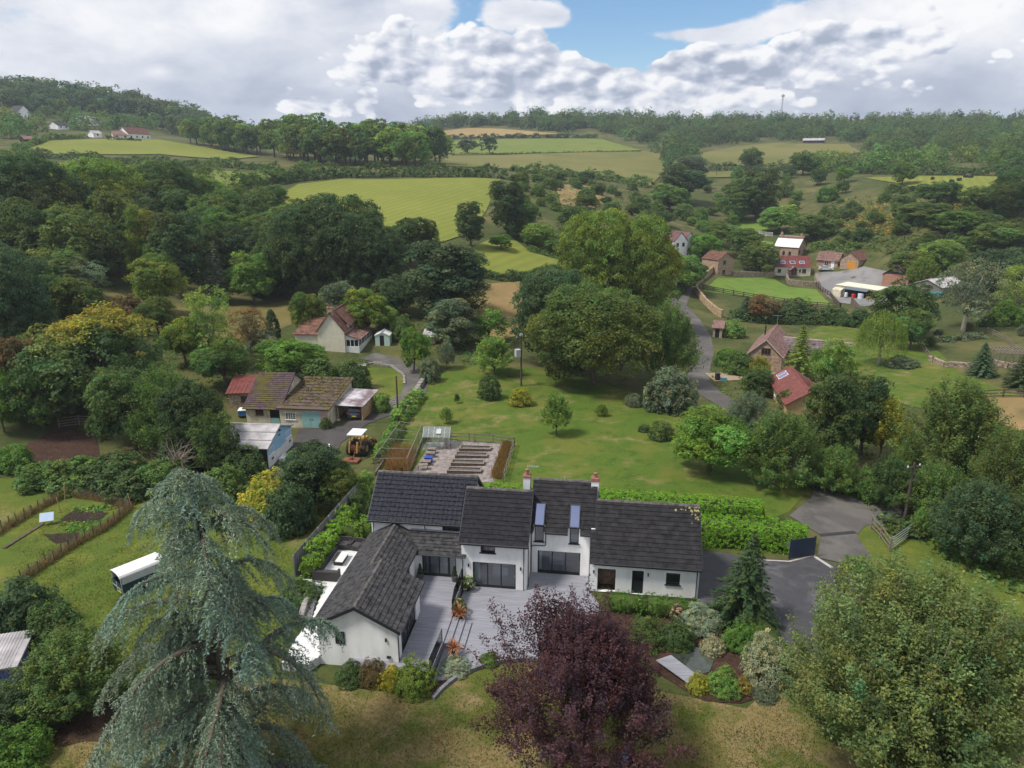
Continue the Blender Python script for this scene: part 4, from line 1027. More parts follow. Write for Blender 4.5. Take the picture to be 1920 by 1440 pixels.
# aerial and dish on the left chimney
AL = flat('aerial_metal', (.55, .55, .57), .4, metal=.5)
q = MB(); q.tube([(-.28, 5.3, 5.9), (-.28, 5.3, 7.05)], .02, 5); q.tube([(-.55, 5.35, 7.0), (.25, 5.2, 7.08)], .012, 4)
for i in range(7): t = i / 6; q.tube([(-.55 + .8 * t, 5.1 - .15 * t, 7.0 + .08 * t), (-.55 + .8 * t, 5.6 - .15 * t, 7.0 + .08 * t)], .008, 3)
q.build('aerial', AL, house)
q = MB(); q.tube([(2.2, 5.12, 6.1), (2.2, 5.12, 6.42)], .035, 6); q.build('roof_pipe', AL, house)
# ---------------------------------------------------------------- decks, terrace and garden round the house
DECK = noisy('deck_board', (.212, .213, .243), .16, 1.3, .65, .1, 40, c2=(.25, .25, .28), stretch=(.4, 6, 1))
DECK_FACE = flat('deck_fascia', (.22, .22, .245), .7)
PAVE_W = noisy('white_paving', (.60, .60, .60), .06, 1.0, .7)
def clip_row(poly, y):
    xs = []
    for i, a in enumerate(poly):
        b = poly[(i + 1) % len(poly)]
        if (a[1] > y) != (b[1] > y): xs.append(a[0] + (b[0] - a[0]) * (y - a[1]) / (b[1] - a[1]))
    return sorted(xs)
def boards(name, poly, z, bw, mat, parent, gap=.005, th=.03, seed=1):
    rg = random.Random(seed); mb = MB(); y = min(p[1] for p in poly) + bw / 2; y1 = max(p[1] for p in poly)
    while y < y1:
        xs = clip_row(poly, y)
        for a, b in zip(xs[::2], xs[1::2]):
            x = a
            while x < b - .02:
                e = min(b, x + rg.uniform(2.6, 4.2)) if b - x > 4.4 else b
                mb.box(x + .002, e - .002, y - bw / 2 + gap / 2, y + bw / 2 - gap / 2, z - th, z + rg.uniform(0, .003)); x = e
        y += bw
    return mb.build(name, mat, parent, kind='stuff')
def deck(name, poly, z, label=None, zb=-.4):
    mb = MB(); mb.hexa(poly, zb, z - .032)
    d = mb.build(name, DECK_FACE, None, (HOUSE_O[0], HOUSE_O[1], 0), kind='structure'); d.rotation_euler.z = HOUSE_YAW
    boards('deck_boards', poly, z, .145, DECK, d, seed=len(poly))
    return d
UD = [(-4.42, -8.95), (-4.30, -6.9), (-4.30, -4.1), (-4.45, -2.6), (-4.42, -.02), (-4.52, .2), (-7.78, .2), (-7.78, -3.64), (-6.47, -3.94), (-6.46, -8.9), (-9.4, -8.92), (-9.6, -9.75), (-4.42, -9.75)]
deck('upper_deck', UD, UP)
LD = [(-4.28, -9.7), (-3.3, -9.35), (-2.3, -8.4), (-.5, -7.45), (1.2, -7.0), (3.2, -6.8), (4.8, -6.2), (5.0, -1.0), (4.27, .6), (4.2, 2.39), (.02, 2.39), (.01, -.01), (-4.27, -.01)]
deck('lower_deck', LD, 0.0 + .06, zb=-.3)
def in_house(name, label, cat, x, y, z, rz=0.0, group=None):
    return thing(name, label, cat, hw(x, y, z), HOUSE_YAW + rz, group)
st = in_house('deck_steps', 'three grey board steps from the upper deck down to the lower deck', 'steps', 0, 0, 0)
for k in range(3):
    x0 = -4.29 + .42 * k; q = MB(); q.box(x0, x0 + .415, -6.75, -4.15, .061, .40 - .115 * k - .03)
    r_ = q.build('riser', DECK_FACE, st); q = MB()
    for j in range(3): q.box(x0 + .138 * j, x0 + .138 * j + .132, -6.77, -4.13, .40 - .115 * k - .029, .40 - .115 * k)
    q.build('tread', DECK, st)
GLASS_RAIL = glass_mat('rail_glass', (.84, .92, .91), .05)
def balustrade(label, pts, z, h=1.0):
    t = in_house('glass_balustrade', label, 'balustrade', 0, 0, 0, group=None)
    for a, b in zip(pts, pts[1:]):
        a, b = Vector(a), Vector(b); n = max(1, round((b - a).length / 1.35)); d = (b - a) / n; s = Vector((-d.y, d.x)).normalized() * .007
        for i in range(n):
            p0, p1 = a + d * (i + .03), a + d * (i + .97); q = MB()
            q.hexa([tuple(p0 - s), tuple(p1 - s), tuple(p1 + s), tuple(p0 + s)], z + .05, z + h); q.build('glass_panel', GLASS_RAIL, t)
            m = a + d * i; q = MB(); q.box(m.x - .025, m.x + .025, m.y - .025, m.y + .025, z, z + h - .05); q.build('post', TRIM_DARK, t)
    return t
balustrade('glass balustrade along the deck edge between flower pots and steps', [(-4.47, -.1), (-4.5, -2.6), (-4.35, -4.05)], UP)
balustrade('glass balustrade at the front deck edge beside the spiky red plant', [(-4.36, -6.85), (-4.45, -9.7)], UP)
POTM = noisy('pot_grey', (.10, .10, .11), .3, 6, .7); POTB = noisy('pot_black', (.03, .03, .033), .3, 6, .5)
def pot(parent, r, h, mat, z=0): q = MB(); q.lathe([(r * .7, z), (r * .95, z + h * .6), (r, z + h), (r * .85, z + h), (r * .8, z + h * .9)], 12); return q.build('pot', mat, parent, smooth=False)
def foliage_part(name, parent, me, col, loc=(0, 0, 0), sc=(1, 1, 1)):
    o = link(name, me, parent, loc); o.color = (*col, 1); o.scale = sc; return o
def cone_leaves(seed, H, W, n=90, per=14, leaf=.06):
    rng = np.random.default_rng(seed); u = rng.random(n); a = rng.random(n) * 6.283; r = W / 2 * (1 - u * .92)
    P = np.stack([np.cos(a) * r, np.sin(a) * r, u * H], 1); d = unit(np.stack([np.cos(a), np.sin(a), .4 + 0 * a], 1))
    return leaf_mesh('topiary', [clump_leaves(P, d, .08, per, leaf, rng, ctint=tints(rng, n, .15))], [LEAF])
topi = cone_leaves(5, .75, .42)
for x, lab in ((-7.42, 'clipped cone shrub in a grey pot left of the glazed doors'), (-4.98, 'clipped cone shrub in a grey pot right of the glazed doors')):
    t = in_house('potted_topiary', lab, 'potted plant', x, -.22, UP, group='pair of potted cones'); pot(t, .24, .42, POTM); foliage_part('foliage', t, topi, (.04, .07, .02), (0, 0, .40))
def flowerbush(seed, H, W, flower, share=.25):
    rng = np.random.default_rng(seed); n = 110; d = unit(rng.normal(size=(n, 3))); d[:, 2] = np.abs(d[:, 2]); P = d * np.array([W / 2, W / 2, H])
    t = np.where(rng.random((n, 1)) < share, np.array(flower)[None], tints(rng, n, .25, .2))
    return leaf_mesh('flowers', [clump_leaves(P, d, .10, 12, .075, rng, ctint=t, lval=.1)], [LEAF])
fl1 = flowerbush(3, .75, 1.0, (9.0, 6.5, 14)); fl2 = flowerbush(4, .8, 1.0, (7.5, 4.2, 5.5))
t = in_house('flower_pot', 'pot of white and yellow flowers by the left end of the folding doors', 'potted plant', -4.0, -.45, .06); pot(t, .3, .4, POTB); foliage_part('flowers', t, fl1, (.075, .11, .03), (0, 0, .3))
t = in_house('flower_pot', 'pot of cream flowers against the glass balustrade behind the spiky plant', 'potted plant', -4.05, -3.25, .06); pot(t, .32, .4, POTB); foliage_part('flowers', t, fl2, (.085, .115, .03), (0, 0, .3))
def spiky(seed, H, n=70):
    rng = np.random.default_rng(seed); mb = MB()
    for i in range(n):
        a = rng.random() * 6.283; e = .1 + 1.35 * rng.random(); L = H * (.65 + .45 * rng.random()); d = Vector((math.cos(a) * math.cos(e), math.sin(a) * math.cos(e), math.sin(e)))
        s = Vector((-math.sin(a), math.cos(a), 0)) * .022; p1 = d * L * .55 + Vector((0, 0, .02)); p2 = d * L - Vector((0, 0, L * .28 * math.cos(e)))
        b = d * .06
        mb.mesh([b - s, b + s, p1 + s * 1.1, p1 - s * 1.1, p2], [(0, 1, 2, 3), (3, 2, 4)])
    return mb
CORD = noisy('cordyline', (.22, .075, .035), .45, 8, .6, c2=(.36, .15, .06))
for x, y, lab in ((-3.88, -3.95, 'rusty red spiky plant in a black pot behind the deck steps'), (-3.55, -7.35, 'rusty red spiky plant in a black pot in front of the deck steps')):
    t = in_house('spiky_plant', lab, 'potted plant', x, y, .06, group='spiky red potted plants'); pot(t, .22, .5, POTB)
    q = spiky(int(abs(x * 10)), .85); q.build('leaves', CORD, t, (0, 0, .45), kind='stuff')
# terrace behind the wing
TP = [(-15.5, 3.7), (-15.6, -1.2), (-13.7, -2.0), (-13.1, -5.6), (-13.3, -7.6), (-13.2, -9.8), (-11.6, -9.6), (-11.26, -8.9), (-11.26, 3.7)]
q = MB(); q.hexa(TP[::-1] if False else TP, -.5, UP - .025)
ter = q.build('terrace', PAVE_W, None, (HOUSE_O[0], HOUSE_O[1], 0), kind='structure'); ter.rotation_euler.z = HOUSE_YAW
boards('paving_slab', TP, UP, .6, PAVE_W, ter, gap=.012, th=.022, seed=4)
RATTAN = noisy('rattan', (.045, .040, .040), .35, 14, .75, .5, 50); CUSH = flat('seat_cushion', (.055, .055, .06), .9); STONE_G = noisy('grey_stone', (.26, .235, .215), .3, 3, .9, .4, 12)
def sofa(label, x, y, w, rz, cat='sofa', name='garden_sofa', arms=True, d=.85):
    t = in_house(name, label, cat, x, y, UP, rz)
    q = MB(); q.box(-w / 2, w / 2, -d / 2, d / 2, .03, .30); q.build('base', RATTAN, t)
    q = MB(); q.box(-w / 2, w / 2, d / 2 - .16, d / 2, .30, .72); q.build('backrest', RATTAN, t)
    if arms:
        for s in (-1, 1): q = MB(); q.box(min(s * w / 2, s * (w / 2 - .14)), max(s * w / 2, s * (w / 2 - .14)), -d / 2, d / 2 - .16, .30, .56); q.build('armrest', RATTAN, t)
    n = max(1, round((w - .28) / .75)); cw = (w - (.28 if arms else 0)) / n
    for i in range(n): x0 = -w / 2 + (.14 if arms else 0) + i * cw; q = MB(); q.box(x0 + .01, x0 + cw - .01, -d / 2 + .02, d / 2 - .18, .301, .42); q.build('cushion', CUSH, t)
    return t
sofa('long dark rattan sofa along the laurel hedge on the white terrace', -14.95, 1.25, 3.4, R(90), arms=False)
sofa('dark rattan armchair on the terrace beside the end of the long sofa', -14.15, 3.2, .95, 0, 'armchair', 'garden_armchair')
sofa('dark rattan armchair at the back of the terrace nearest the tiled roof', -13.15, 3.15, .95, R(-8), 'armchair', 'garden_armchair')
sofa('dark rattan sofa at the front of the terrace facing the long one', -13.95, -1.0, 1.75, R(180))
t = in_house('coffee_table', 'low dark garden table with a white top on the terrace', 'table', -13.75, 1.25, UP); q = MB(); q.box(-.32, .32, -.62, .62, .02, .36); q.build('base', RATTAN, t); q = MB(); q.box(-.16, .40, -.72, .72, .36, .40); q.build('table_top', PAVE_W, t)
q = MB(); q.box(-.46, -.17, -.6, .6, .36, .39); q.build('shelf', RATTAN, t)
t = in_house('planter_wall', 'low stone planter wall at the left edge of the terrace', 'wall', 0, 0, 0)
rg = random.Random(3)
for k in range(14):
    f = k / 14; a = Vector((-14.55, -2.2)).lerp(Vector((-13.75, -5.8)), f); b = Vector((-14.55, -2.2)).lerp(Vector((-13.75, -5.8)), f + 1 / 14); n = Vector((-(b - a).y, (b - a).x)).normalized() * .17
    for c in range(2): q = MB(); g = (b - a) * .03; q.hexa([tuple(a + g - n), tuple(b - g - n), tuple(b - g + n), tuple(a + g + n)], UP - .1 + c * .24, UP + .12 + c * .24 + rg.uniform(-.012, .012)); q.build('stone', STONE_G, t)
q = MB()
for i in range(420):
    f = rg.random(); p = Vector((-14.2, -2.6)).lerp(Vector((-13.45, -5.6)), f) + Vector((rg.uniform(-.2, .3), 0)); r_ = rg.uniform(.03, .08)
    q.lathe([(r_ * .5, 0), (r_, r_ * .5), (r_ * .5, r_ * .9)], 5, (p.x, p.y, UP + .002))
o = q.build('pebbles', noisy('pebble', (.12, .12, .13), .5, 9, .8, c2=(.2, .2, .21)), None, (HOUSE_O[0], HOUSE_O[1], 0), kind='stuff'); o.rotation_euler.z = HOUSE_YAW
# hedges
def hedge(name, label, pts, width, h, tint, world=True, leaf=.13, dens=110, z0=None, group=None, seed=None, wob=.025, top=.0, zs=None):
    """clipped hedge: leaves over the faces of a long box, on stems, over an inner mass of older leaves"""
    rng = np.random.default_rng(seed or int(abs(pts[0][0] * 7 + pts[0][1] * 3)) + 5); P, Nn = [], []; mb = MB()
    W = lambda i: width[i] if hasattr(width, '__len__') else width
    for i, (a, b) in enumerate(zip(pts, pts[1:])):
        a, b = np.array(a[:2], float), np.array(b[:2], float); L = np.linalg.norm(b - a); d = (b - a) / L; s = np.array([-d[1], d[0]])
        w0, w1 = W(i), W(i + 1)
        n = int(L * (w0 + 2 * h) * dens / 10)
        u = rng.random(n); face = rng.random(n) * (w0 + 2 * h)
        wl = w0 + (w1 - w0) * u
        k = np.where(face < w0, 0, np.where(face < w0 + h, 1, -1))
        off = np.where(k == 0, (rng.random(n) - .5) * wl, k * wl / 2); zz = np.where(k == 0, h, rng.random(n) * h)
        xy = a + (b - a) * u[:, None] + s * off[:, None]
        zb = ground_np(xy[:, 0], xy[:, 1]) if z0 is None else np.full(n, z0)
        hh = 1 + wob * np.sin(xy[:, 0] * 1.3 + 2) * np.cos(xy[:, 1] * 1.1) + rng.normal(size=n) * wob * .3
        P.append(np.stack([xy[:, 0], xy[:, 1], zb + zz * hh], 1)); nk = s[None] * k[:, None]
        Nn.append(np.concatenate([nk, np.where(k == 0, 1., .25)[:, None]], 1))
        for (e, sg, we) in ((a, -1, w0), (b, 1, w1)):
            if (sg < 0 and i == 0) or (sg > 0 and i == len(pts) - 2):
                m = int(we * h * dens / 10) + 2; o = (rng.random(m) - .5) * we; q = e + s * o[:, None]; zb = ground_np(q[:, 0], q[:, 1]) if z0 is None else np.full(m, z0)
                P.append(np.stack([q[:, 0], q[:, 1], zb + rng.random(m) * h], 1)); Nn.append(np.concatenate([np.repeat((d * sg)[None], m, 0), np.full((m, 1), .25)], 1))
        i0, i1 = w0 * .40, w1 * .40
        za, zb_ = (gz(*a), gz(*b)) if z0 is None else (z0, z0)
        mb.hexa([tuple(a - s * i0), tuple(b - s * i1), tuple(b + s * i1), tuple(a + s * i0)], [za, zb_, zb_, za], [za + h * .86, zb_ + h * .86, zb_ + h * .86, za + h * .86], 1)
    P, Nn = np.concatenate(P), unit(np.concatenate(Nn))
    ct = tints(rng, len(P), .20, .07)
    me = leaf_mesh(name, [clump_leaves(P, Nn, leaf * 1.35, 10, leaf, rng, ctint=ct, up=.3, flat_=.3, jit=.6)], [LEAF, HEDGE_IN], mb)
    o = link(name, me); c = TINT[tint] if isinstance(tint, str) else tint; o.color = (*c, 1)
    return tag(o, label, 'hedge', group)
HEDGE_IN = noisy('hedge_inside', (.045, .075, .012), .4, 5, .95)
LAUREL = (.165, .32, .026)
H2 = lambda *l: [hw(x, y) for x, y in l]
hedge('laurel_hedge', 'long bright green clipped hedge behind the house at the lawn edge', H2((-5.6, 12.3), (6, 12.2), (18.0, 11.9)), 2.0, 2.1, LAUREL, leaf=.105, dens=260)
hedge('laurel_hedge', 'wide curving bright green hedge ending at the navy gate', H2((12.2, 8.75), (16, 8.95), (18.8, 8.8), (20.5, 8.25)), [2.1, 2.5, 2.6, 1.6], 1.85, LAUREL, leaf=.105, dens=260)
hedge('box_hedge', 'low dark clipped hedge in front of the right wing', [onz(1142, 1117, .9), onz(1215, 1126, .9), onz(1310, 1134, .9)], 1.2, 1.2, (.09, .20, .022), leaf=.09, dens=90)
hedge('laurel_hedge', 'short clipped hedge across the back of the terrace', [onz(634, 982, 1.6), onz(680, 984, 1.6)], 1.1, 1.75, (.16, .28, .026), z0=.0, leaf=.11)
hedge('laurel_hedge', 'small clipped hedge stub between terrace hedge and back wing', [onz(686, 970, 1.6), onz(689, 984, 1.6)], .8, 1.9, (.15, .26, .026), z0=.0, leaf=.12)
hedge('laurel_hedge', 'loose bright laurel growing along the inside of the grey fence', [onz(575, 1062, 1.5), onz(598, 1030, 1.5), onz(630, 985, 1.5), onz(658, 950, 1.5)], [1.0, 1.3, 1.2, .8], 1.7, (.17, .30, .026), z0=.1, leaf=.17, wob=.25)
hedge('box_hedge', 'curving dark hedge between the planted island and the driveway', [onz(1398, 1150, .8), onz(1440, 1190, .8), onz(1466, 1225, .8), onz(1466, 1250, .8)], 1.2, 1.3, (.05, .095, .02), leaf=.1, dens=80, wob=.12)
# grey fence beside the terrace
FENCE_G = noisy('weathered_fence', (.215, .205, .225), .3, 2, .9, .3, 30, stretch=(3, 3, .5))
def board_fence(label, A, B, z0, z1, mat, bw=.14, name='board_fence'):
    t = thing(name, label, 'fence', (0, 0, 0)); A, B = Vector(A[:2]), Vector(B[:2]); L = (B - A).length; u = (B - A) / L; n = Vector((-u.y, u.x)); rg = random.Random(int(L * 10)); k = int(L / bw)
    q = MB()
    for i in range(k):
        a, b = A + u * (i * bw + .005), A + u * ((i + 1) * bw - .005); o = n * (.012 if i % 2 else 0)
        q.hexa([tuple(a + o), tuple(b + o), tuple(b + o + n * .02), tuple(a + o + n * .02)], z0, z1 + rg.uniform(-.015, .015))
    q.build('fence_boards', mat, t, kind='stuff')
    m = max(1, round(L / 1.9))
    for i in range(m + 1): p = A + u * (L * i / m) - n * .06; q = MB(); q.box(p.x - .05, p.x + .05, p.y - .05, p.y + .05, z0, z1 + .06); q.build('post', mat, t)
    return t
board_fence('tall weathered grey board fence between terrace hedge and field', onz(548, 1042, 2.0), onz(669, 907, 2.0), -.6, 2.0, FENCE_G)
# gate, post and box at the drive
t = thing('solid_gate', 'solid navy blue gate standing open at the drive entrance', 'gate', (0, 0, 0)); NAVY = flat('navy_paint', (.022, .034, .062), .5); g0, g1 = onz(1481, 1049), onz(1526, 1043); fg = Face(g0[:2], g1[:2], 0)
for i in range(11): q = MB(); a = fg.len * i / 11; fg.block(q, a + .004, a + fg.len / 11 - .004, .06, 1.62, -.04, 0); q.build('plank', NAVY, t)
for u_ in (0, fg.len): q = MB(); fg.block(q, u_ - .05, u_ + .05, 0, 1.68, -.14, -.041); q.build('gate_post', NAVY, t)
p = onz(1567, 1106); t = thing('solid_gate', 'second dark gate half hidden by the leaves of the large tree at the drive', 'gate', p, R(70)); q = MB(); q.box(-1.1, 1.1, -.03, .03, .06, 1.6); q.build('panel', NAVY, t); q = MB(); q.box(-1.2, -1.1, -.05, .05, 0, 1.7); q.build('gate_post', NAVY, t)
p = onz(1473, 1034); t = thing('gate_box', 'pale control box on a post beside the navy gate', 'box', p, R(-8)); q = MB(); q.box(-.22, .22, -.12, .12, .35, .85); q.build('cabinet', flat('box_cream', (.55, .52, .46)), t); q = MB(); q.box(-.05, .05, -.05, .05, 0, .35); q.build('post', TRIM_DARK, t)
# curved edging of the front lawn
t = thing('edging_wall', 'low curved edging of grey blocks between lower deck and front lawn', 'wall', (0, 0, 0)); EP = [onz(*p) for p in ((812, 1312), (828, 1294), (850, 1276), (880, 1259), (912, 1247), (945, 1241), (985, 1237), (1050, 1240))]
q = MB(); rg = random.Random(8)
for a, b in zip(EP, EP[1:]):
    a, b = Vector(a[:2]), Vector(b[:2]); n_ = max(1, round((b - a).length / .24)); d = (b - a) / n_; nn = Vector((-d.y, d.x)).normalized() * .10
    for i in range(n_):
        c, e = a + d * (i + .04), a + d * (i + .96); q.hexa([tuple(c - nn), tuple(e - nn), tuple(e + nn), tuple(c + nn)], -.1, .20 + rg.uniform(-.01, .01))
q.build('edging_blocks', noisy('edging_stone', (.17, .17, .18), .3, 4, .85), t, kind='stuff')
drape('border_soil', [(690, 1262), (720, 1250), (815, 1250), (870, 1246), (905, 1248), (850, 1274), (815, 1308), (740, 1300)], BARKCHIP, .055)
# planted island with the pond
drape('island_soil', [(1130, 1150), (1180, 1140), (1310, 1150), (1400, 1155), (1462, 1225), (1466, 1262), (1450, 1300), (1390, 1322), (1320, 1316), (1285, 1296), (1230, 1262), (1180, 1210)], BARKCHIP, .062, jitter=.1)
WATER = noisy('pond_water', (.035, .042, .036), .4, .8, .04, c2=(.05, .06, .045), spec=.8)
drape('pond', [(1252, 1236), (1268, 1222), (1295, 1213), (1325, 1222), (1340, 1240), (1330, 1262), (1304, 1268)], WATER, .10, jitter=.06)
q0, q1, q2, q3 = [Vector(onz(*p, .25)) for p in ((1230, 1239), (1258, 1229), (1306, 1266), (1290, 1282))]
t = thing('pond_deck', 'small pale board platform at the edge of the pond', 'deck', (0, 0, 0))
for i in range(9):
    a, b = i / 9 + .004, (i + 1) / 9 - .004; q = MB(); q.slab([tuple(q0.lerp(q1, a)), tuple(q3.lerp(q2, a)), tuple(q3.lerp(q2, b)), tuple(q0.lerp(q1, b))][::-1], .05); q.build('board', DECK, t)
# kitchen garden behind the house
PAVER = noisy('paving_slab', (.19, .160, .145), .35, 2.0, .9, .2, 20, c2=(.25, .215, .20))
KG = [Vector(G(*p)[:2]) for p in ((800, 845), (846, 827), (946, 833), (928, 905), (760, 905))]
kb = drape('paving_base', [tuple(p) for p in KG], noisy('joint_sand', (.13, .115, .10), .2, 5, .95), .045, world=True)
q = MB(); rg = random.Random(12); ca_, sa_ = math.cos(R(-3)), math.sin(R(-3)); xs, ys = [p.x for p in KG], [p.y for p in KG]; poly = [tuple(p) for p in KG]
y = min(ys)
while y < max(ys):
    cr = clip_row(poly, y + .22)
    if len(cr) >= 2:
        x = cr[0]
        while x < cr[-1] - .3:
            z = gz(x + .2, y + .2) + .05 + rg.uniform(0, .008); q.box(x + .008, x + .442, y + .008, y + .442, z - .02, z + .012); x += .45
    y += .45
q.build('paving_slabs', PAVER, kb, kind='stuff')
OLDWOOD = noisy('old_timber', (.20, .165, .135), .4, 3, .9, .4, 25, stretch=(1, 1, 4)); DARKWOOD = noisy('dark_timber', (.10, .07, .055), .4, 3, .9, .4, 25)
for i, (px, py, lab) in enumerate(((861, 848, 'raised wooden planting bed farthest from the house, nearest the greenhouse'), (853, 861, 'second raised wooden planting bed from the greenhouse'), (845, 875.5, 'third raised wooden planting bed from the greenhouse'), (838, 890, 'raised wooden planting bed closest to the dark house roof'))):
    p = G(px, py); t = thing('raised_bed', lab, 'planting bed', p, R(-4), 'raised beds in the kitchen garden'); w, d, h = 3.35, 1.0, .42
    for (a, b, c, e) in ((0, w, 0, .12), (0, w, d - .12, d), (0, .12, .12, d - .12), (w - .12, w, .12, d - .12)):
        q = MB(); q.box(a, b, c, e, -.1, h); q.build('plank', DARKWOOD, t); q = MB(); q.box(a - .02, b + .02, c - .02, e + .02, h + .001, h + .04); q.build('cap_rail', OLDWOOD, t)
    q = MB(); q.box(.12, w - .12, .12, d - .12, -.1, h - .08); q.build('soil', noisy('bed_soil', (.10, .095, .09), .5, 4, .95) if 'bed_soil' not in bpy.data.materials else bpy.data.materials['bed_soil'], t)
# greenhouse
GH = glass_mat('greenhouse_glass', (.78, .82, .84), .22); ALU = flat('aluminium', (.42, .44, .45), .4, metal=.6)
p = G(793, 845); t = thing('greenhouse', 'small aluminium greenhouse in the kitchen garden', 'greenhouse', p, R(-3)); w, d, he, hr = 2.9, 2.3, 1.55, 2.35
q = MB(); q.box(-.04, w + .04, -.04, d + .04, -.2, .12); q.build('base', noisy('concrete_base', (.4, .4, .39), .15, 3, .9), t)
fr = MB()
for x in np.linspace(0, w, 6):
    for y in (0, d): fr.bar((x, y, .12), (x, y, he), .035)
    fr.bar((x, 0, he), (x, d / 2, hr), .03); fr.bar((x, d, he), (x, d / 2, hr), .03)
for x in (0, w):
    for y in np.linspace(0, d, 4)[1:-1]: fr.bar((x, y, .12), (x, y, he + (hr - he) * (1 - abs(y - d / 2) / (d / 2))), .03)
for y, z in ((0, he), (d, he), (d / 2, hr), (0, .14), (d, .14)): fr.bar((0, y, z), (w, y, z), .045)
for x in (0, w): fr.bar((x, 0, he), (x, d, he), .035)
fr.build('frame', ALU, t)
xs_ = np.linspace(0, w, 6)
for i in range(5):
    for (y0, z0, y1, z1) in ((0, .15, 0, he - .02), (d, .15, d, he - .02), (.03, he + .03, d / 2 - .02, hr - .01), (d - .03, he + .03, d / 2 + .02, hr - .01)):
        q = MB(); a, b = xs_[i] + .02, xs_[i + 1] - .02; q.face([(a, y0, z0), (b, y0, z0), (b, y1, z1), (a, y1, z1)]); q.build('pane', GH, t)
for x in (0, w): q = MB(); q.face([(x, .02, .15), (x, d - .02, .15), (x, d - .02, he), (x, d / 2, hr - .03), (x, .02, he)]); q.build('end_panes', GH, t)
q = MB(); q.slab([(1.45, .25, he + .36), (1.95, .25, he + .36), (1.95, .75, he + .70), (1.45, .75, he + .70)], .02); q.build('roof_vent', ALU, t)
q = MB(); q.box(.3, w - .5, .35, .8, .62, .66); 
for x in (.35, 1.3, w - .6): q.bar((x, .4, .12), (x, .4, .62), .04)
s_ = q.build('staging', noisy('pale_bench', (.62, .60, .52), .15, 3), t)
m_ = shrub('tomato_plant', 77, 1.2, .7, 40, 14, .09, .14); foliage_part('plant', t, m_, (.03, .05, .015), (w - .35, .45, .12)); foliage_part('plant', t, m_, (.03, .06, .015), (.3, 1.7, .12))
# small things on the paving
BLUE = flat('blue_plastic', (.012, .055, .36), .45)
p = G(804, 868); t = thing('storage_tub', 'blue plastic storage tub between wooden boxes on the paving', 'tub', p, R(-4)); q = MB(); q.hexa([(-.36, -.3), (.36, -.3), (.36, .3), (-.36, .3)], 0, .62); q.build('body', BLUE, t); q = MB(); q.box(-.40, .40, -.34, .34, .62, .70); q.build('lid', BLUE, t)
def crate(px, py, lab, w, d, h, rz, mat, name='wooden_crate'):
    t = thing(name, lab, 'crate', G(px, py), rz); k = 3
    for i in range(k): q = MB(); q.box(-w / 2, w / 2, -d / 2, d / 2, h * i / k + .01, h * (i + 1) / k - .01); q.build('slat', mat, t)
    q = MB(); q.box(-w / 2 - .04, w / 2 + .04, -d / 2 - .04, d / 2 + .04, h, h + .05); q.build('lid', OLDWOOD, t)
crate(799, 873, 'old wooden cold frame on the paving in front of the blue tub', .9, .6, .5, R(-4), DARKWOOD, 'cold_frame'); crate(808, 858, 'pale wooden box on the paving behind the blue tub', .85, .55, .55, R(-4), OLDWOOD); crate(810, 851, 'wooden box with a brown top on the paving nearest the greenhouse', .8, .55, .6, R(-6), OLDWOOD)
t = thing('garden_table', 'small weathered wooden table on the paving beside the dark house roof', 'table', G(793, 882), R(10)); q = MB(); q.box(-.5, .5, -.3, .3, .6, .66); q.build('table_top', OLDWOOD, t)
for x in (-.44, .44):
    for y in (-.25, .25): q = MB(); q.box(x - .035, x + .035, y - .035, y + .035, 0, .6); q.build('leg', OLDWOOD, t)
# fruit cage
NETM, _nt, _b = _mat('cage_netting'); _b.inputs['Base Color'].default_value = (.05, .055, .05, 1)
t = thing('fruit_cage', 'timber framed fruit cage full of brown dry plants beside the paving', 'fruit cage', (0, 0, 0)); A_, B_, C_2, D_ = [G(*p) for p in ((703, 893), (752, 820), (792, 826), (765, 893))]; hC = 1.9
rows = 4
for i in range(rows + 1):
    f = i / rows; a, b = Vector(A_).lerp(Vector(B_), f), Vector(D_).lerp(Vector(C_2), f)
    for p in (a, b): q = MB(); q.bar((p.x, p.y, p.z - .1), (p.x, p.y, p.z + hC), .06); q.build('post', OLDWOOD, t)
    q = MB(); q.bar((a.x, a.y, a.z + hC), (b.x, b.y, b.z + hC), .05); q.build('cross_rail', OLDWOOD, t)
for (a, b) in ((A_, B_), (D_, C_2)): q = MB(); q.bar((a[0], a[1], a[2] + hC + .05), (b[0], b[1], b[2] + hC + .05), .06); q.build('top_rail', OLDWOOD, t); q = MB(); q.bar((a[0], a[1], a[2] + .25), (b[0], b[1], b[2] + .25), .12, .3); q.build('base_board', OLDWOOD, t)
q = MB()
for (P0, P1, Q0, Q1) in ((A_, B_, (0, 0, hC), None), (D_, C_2, (0, 0, hC), None)):
    a, b = Vector(P0), Vector(P1); n_ = 26
    for i in range(n_ + 1): c = a.lerp(b, i / n_); q.bar(c, c + Vector((0, 0, hC)), .012)
    for k in range(8): z = hC * k / 8; q.bar(a + Vector((0, 0, z)), b + Vector((0, 0, z)), .012)
for i in range(22): q.bar(Vector(A_).lerp(Vector(B_), i / 22) + Vector((0, 0, hC)), Vector(D_).lerp(Vector(C_2), i / 22) + Vector((0, 0, hC)), .010)
q.build('netting', NETM, t, kind='stuff')
